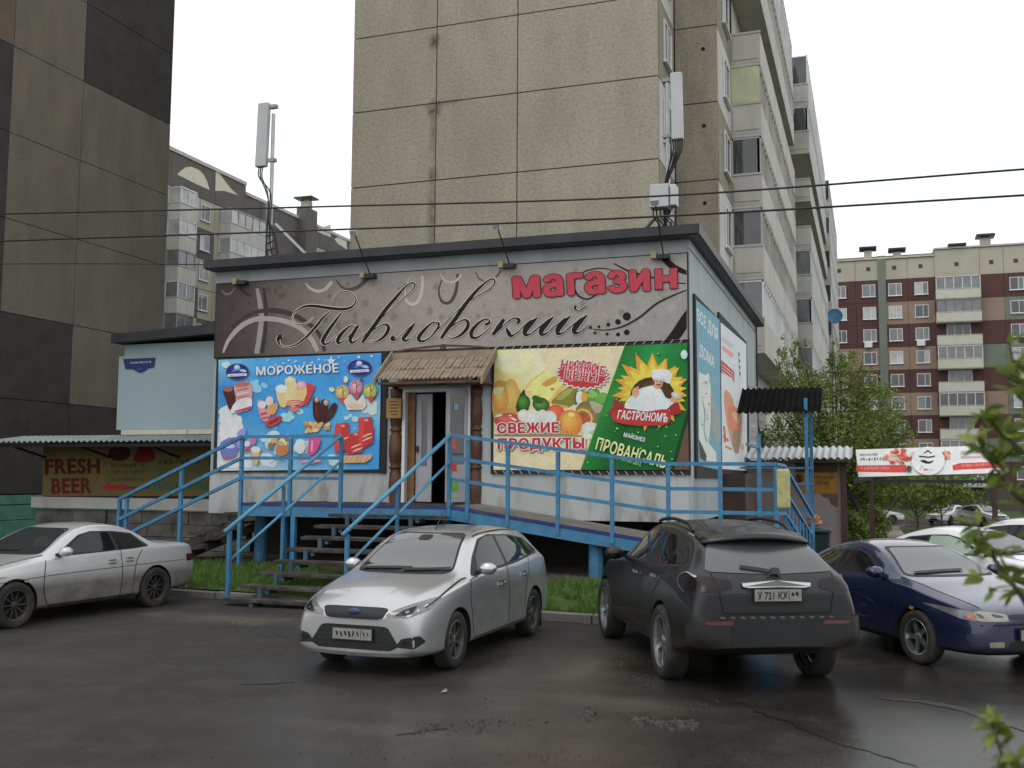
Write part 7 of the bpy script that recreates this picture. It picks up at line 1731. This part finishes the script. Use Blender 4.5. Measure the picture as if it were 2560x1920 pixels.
bs = at(2530, 1990, 2.6)
sapling('sapling', 'young shoot tip rising from the lower right corner', (bs.x+.1, bs.y, 0), [[(2535, 1990, 2.6), (2512, 1905, 2.6), (2490, 1845, 2.6), (2475, 1790, 2.6)], [(2535, 1990, 2.6), (2545, 1930, 2.6), (2540, 1890, 2.6)]], E2, 34, 2.6, .055, 12, .007)

# ================================================================== distant parked cars (copies of the near ones)
def far(car, loc, rz, label):
    c = copy_tree(car.root); c.location = loc; c.rotation_euler = (0, 0, rz); c['label'] = label; c['group'] = 'cars parked far off by the maroon block'; return c
p_ = onY(2400, 1262, 84); far(F6, (p_.x-.6, 85.5, -1.22), radians(-125), 'white car far off by the maroon block, left of the silver one')
p_ = onY(2455, 1262, 84); far(F1, (p_.x, 83.5, -1.22), radians(-60), 'silver hatchback far off by the maroon block beside the sapling leaves')
p_ = onY(2222, 1262, 84); far(F6, (p_.x-1.2, 84, -1.22), radians(10), 'white car end showing between far trees at the end of the path')

# ================================================================== litter and broken asphalt
RUB = M('asphalt_rubble', (.06, .055, .05), .9, var=.5, scale=12, dirt=(.11, .09, .07), dscale=6)
random.seed(99); b = MB()
def chip(x, y, r):
    h = r*random.uniform(.4, .8); n = 6; P = [(x+r*random.uniform(.6, 1.2)*cos(2*pi*k/n), y+r*random.uniform(.6, 1.2)*sin(2*pi*k/n), -.01) for k in range(n)]
    tp = [(x+(p_[0]-x)*.6+random.uniform(-.2, .2)*r, y+(p_[1]-y)*.6, h*random.uniform(.7, 1.1)) for p_ in P]; b.add(P+tp, [list(range(n, 2*n))]+[[k, (k+1) % n, n+(k+1) % n, n+k] for k in range(n)])
for (x0, y0, x1, y1, n_, r_) in ((1040, 1822, 1260, 1800, 60, .02), (1440, 1785, 1500, 1782, 34, .022), (1570, 1800, 1740, 1815, 110, .026), (1180, 1760, 1240, 1752, 16, .018), (500, 1750, 900, 1720, 50, .014), (1000, 1840, 1800, 1760, 90, .012), (560, 1560, 760, 1590, 120, .013), (200, 1620, 700, 1640, 60, .010), (1500, 1620, 1640, 1730, 70, .012), (300, 1880, 1500, 1890, 60, .009)):
    for _ in range(n_):
        t = random.random(); g_ = gnd(x0+(x1-x0)*t+random.gauss(0, 6), y0+(y1-y0)*t+random.gauss(0, 7)); chip(g_.x, g_.y, r_*random.uniform(.4, 1.3))
b.build('rubble', RUB, kind='stuff')
g_ = gnd(1110, 1733); b = MB(); b.add([(g_.x-.025, g_.y-.02, .012), (g_.x+.025, g_.y-.025, .02), (g_.x+.03, g_.y+.02, .03), (g_.x-.02, g_.y+.025, .02)], [(0, 1, 2, 3)]); b.add([(g_.x-.02, g_.y+.025, .021), (g_.x+.03, g_.y+.02, .031), (g_.x+.01, g_.y+.01, .05)], [(0, 1, 2)])
b.build('paper_scrap', M('pink_paper', (.42, .27, .27), .8), label='crumpled pinkish scrap of paper on the asphalt before the silver hatchback', cat='litter')
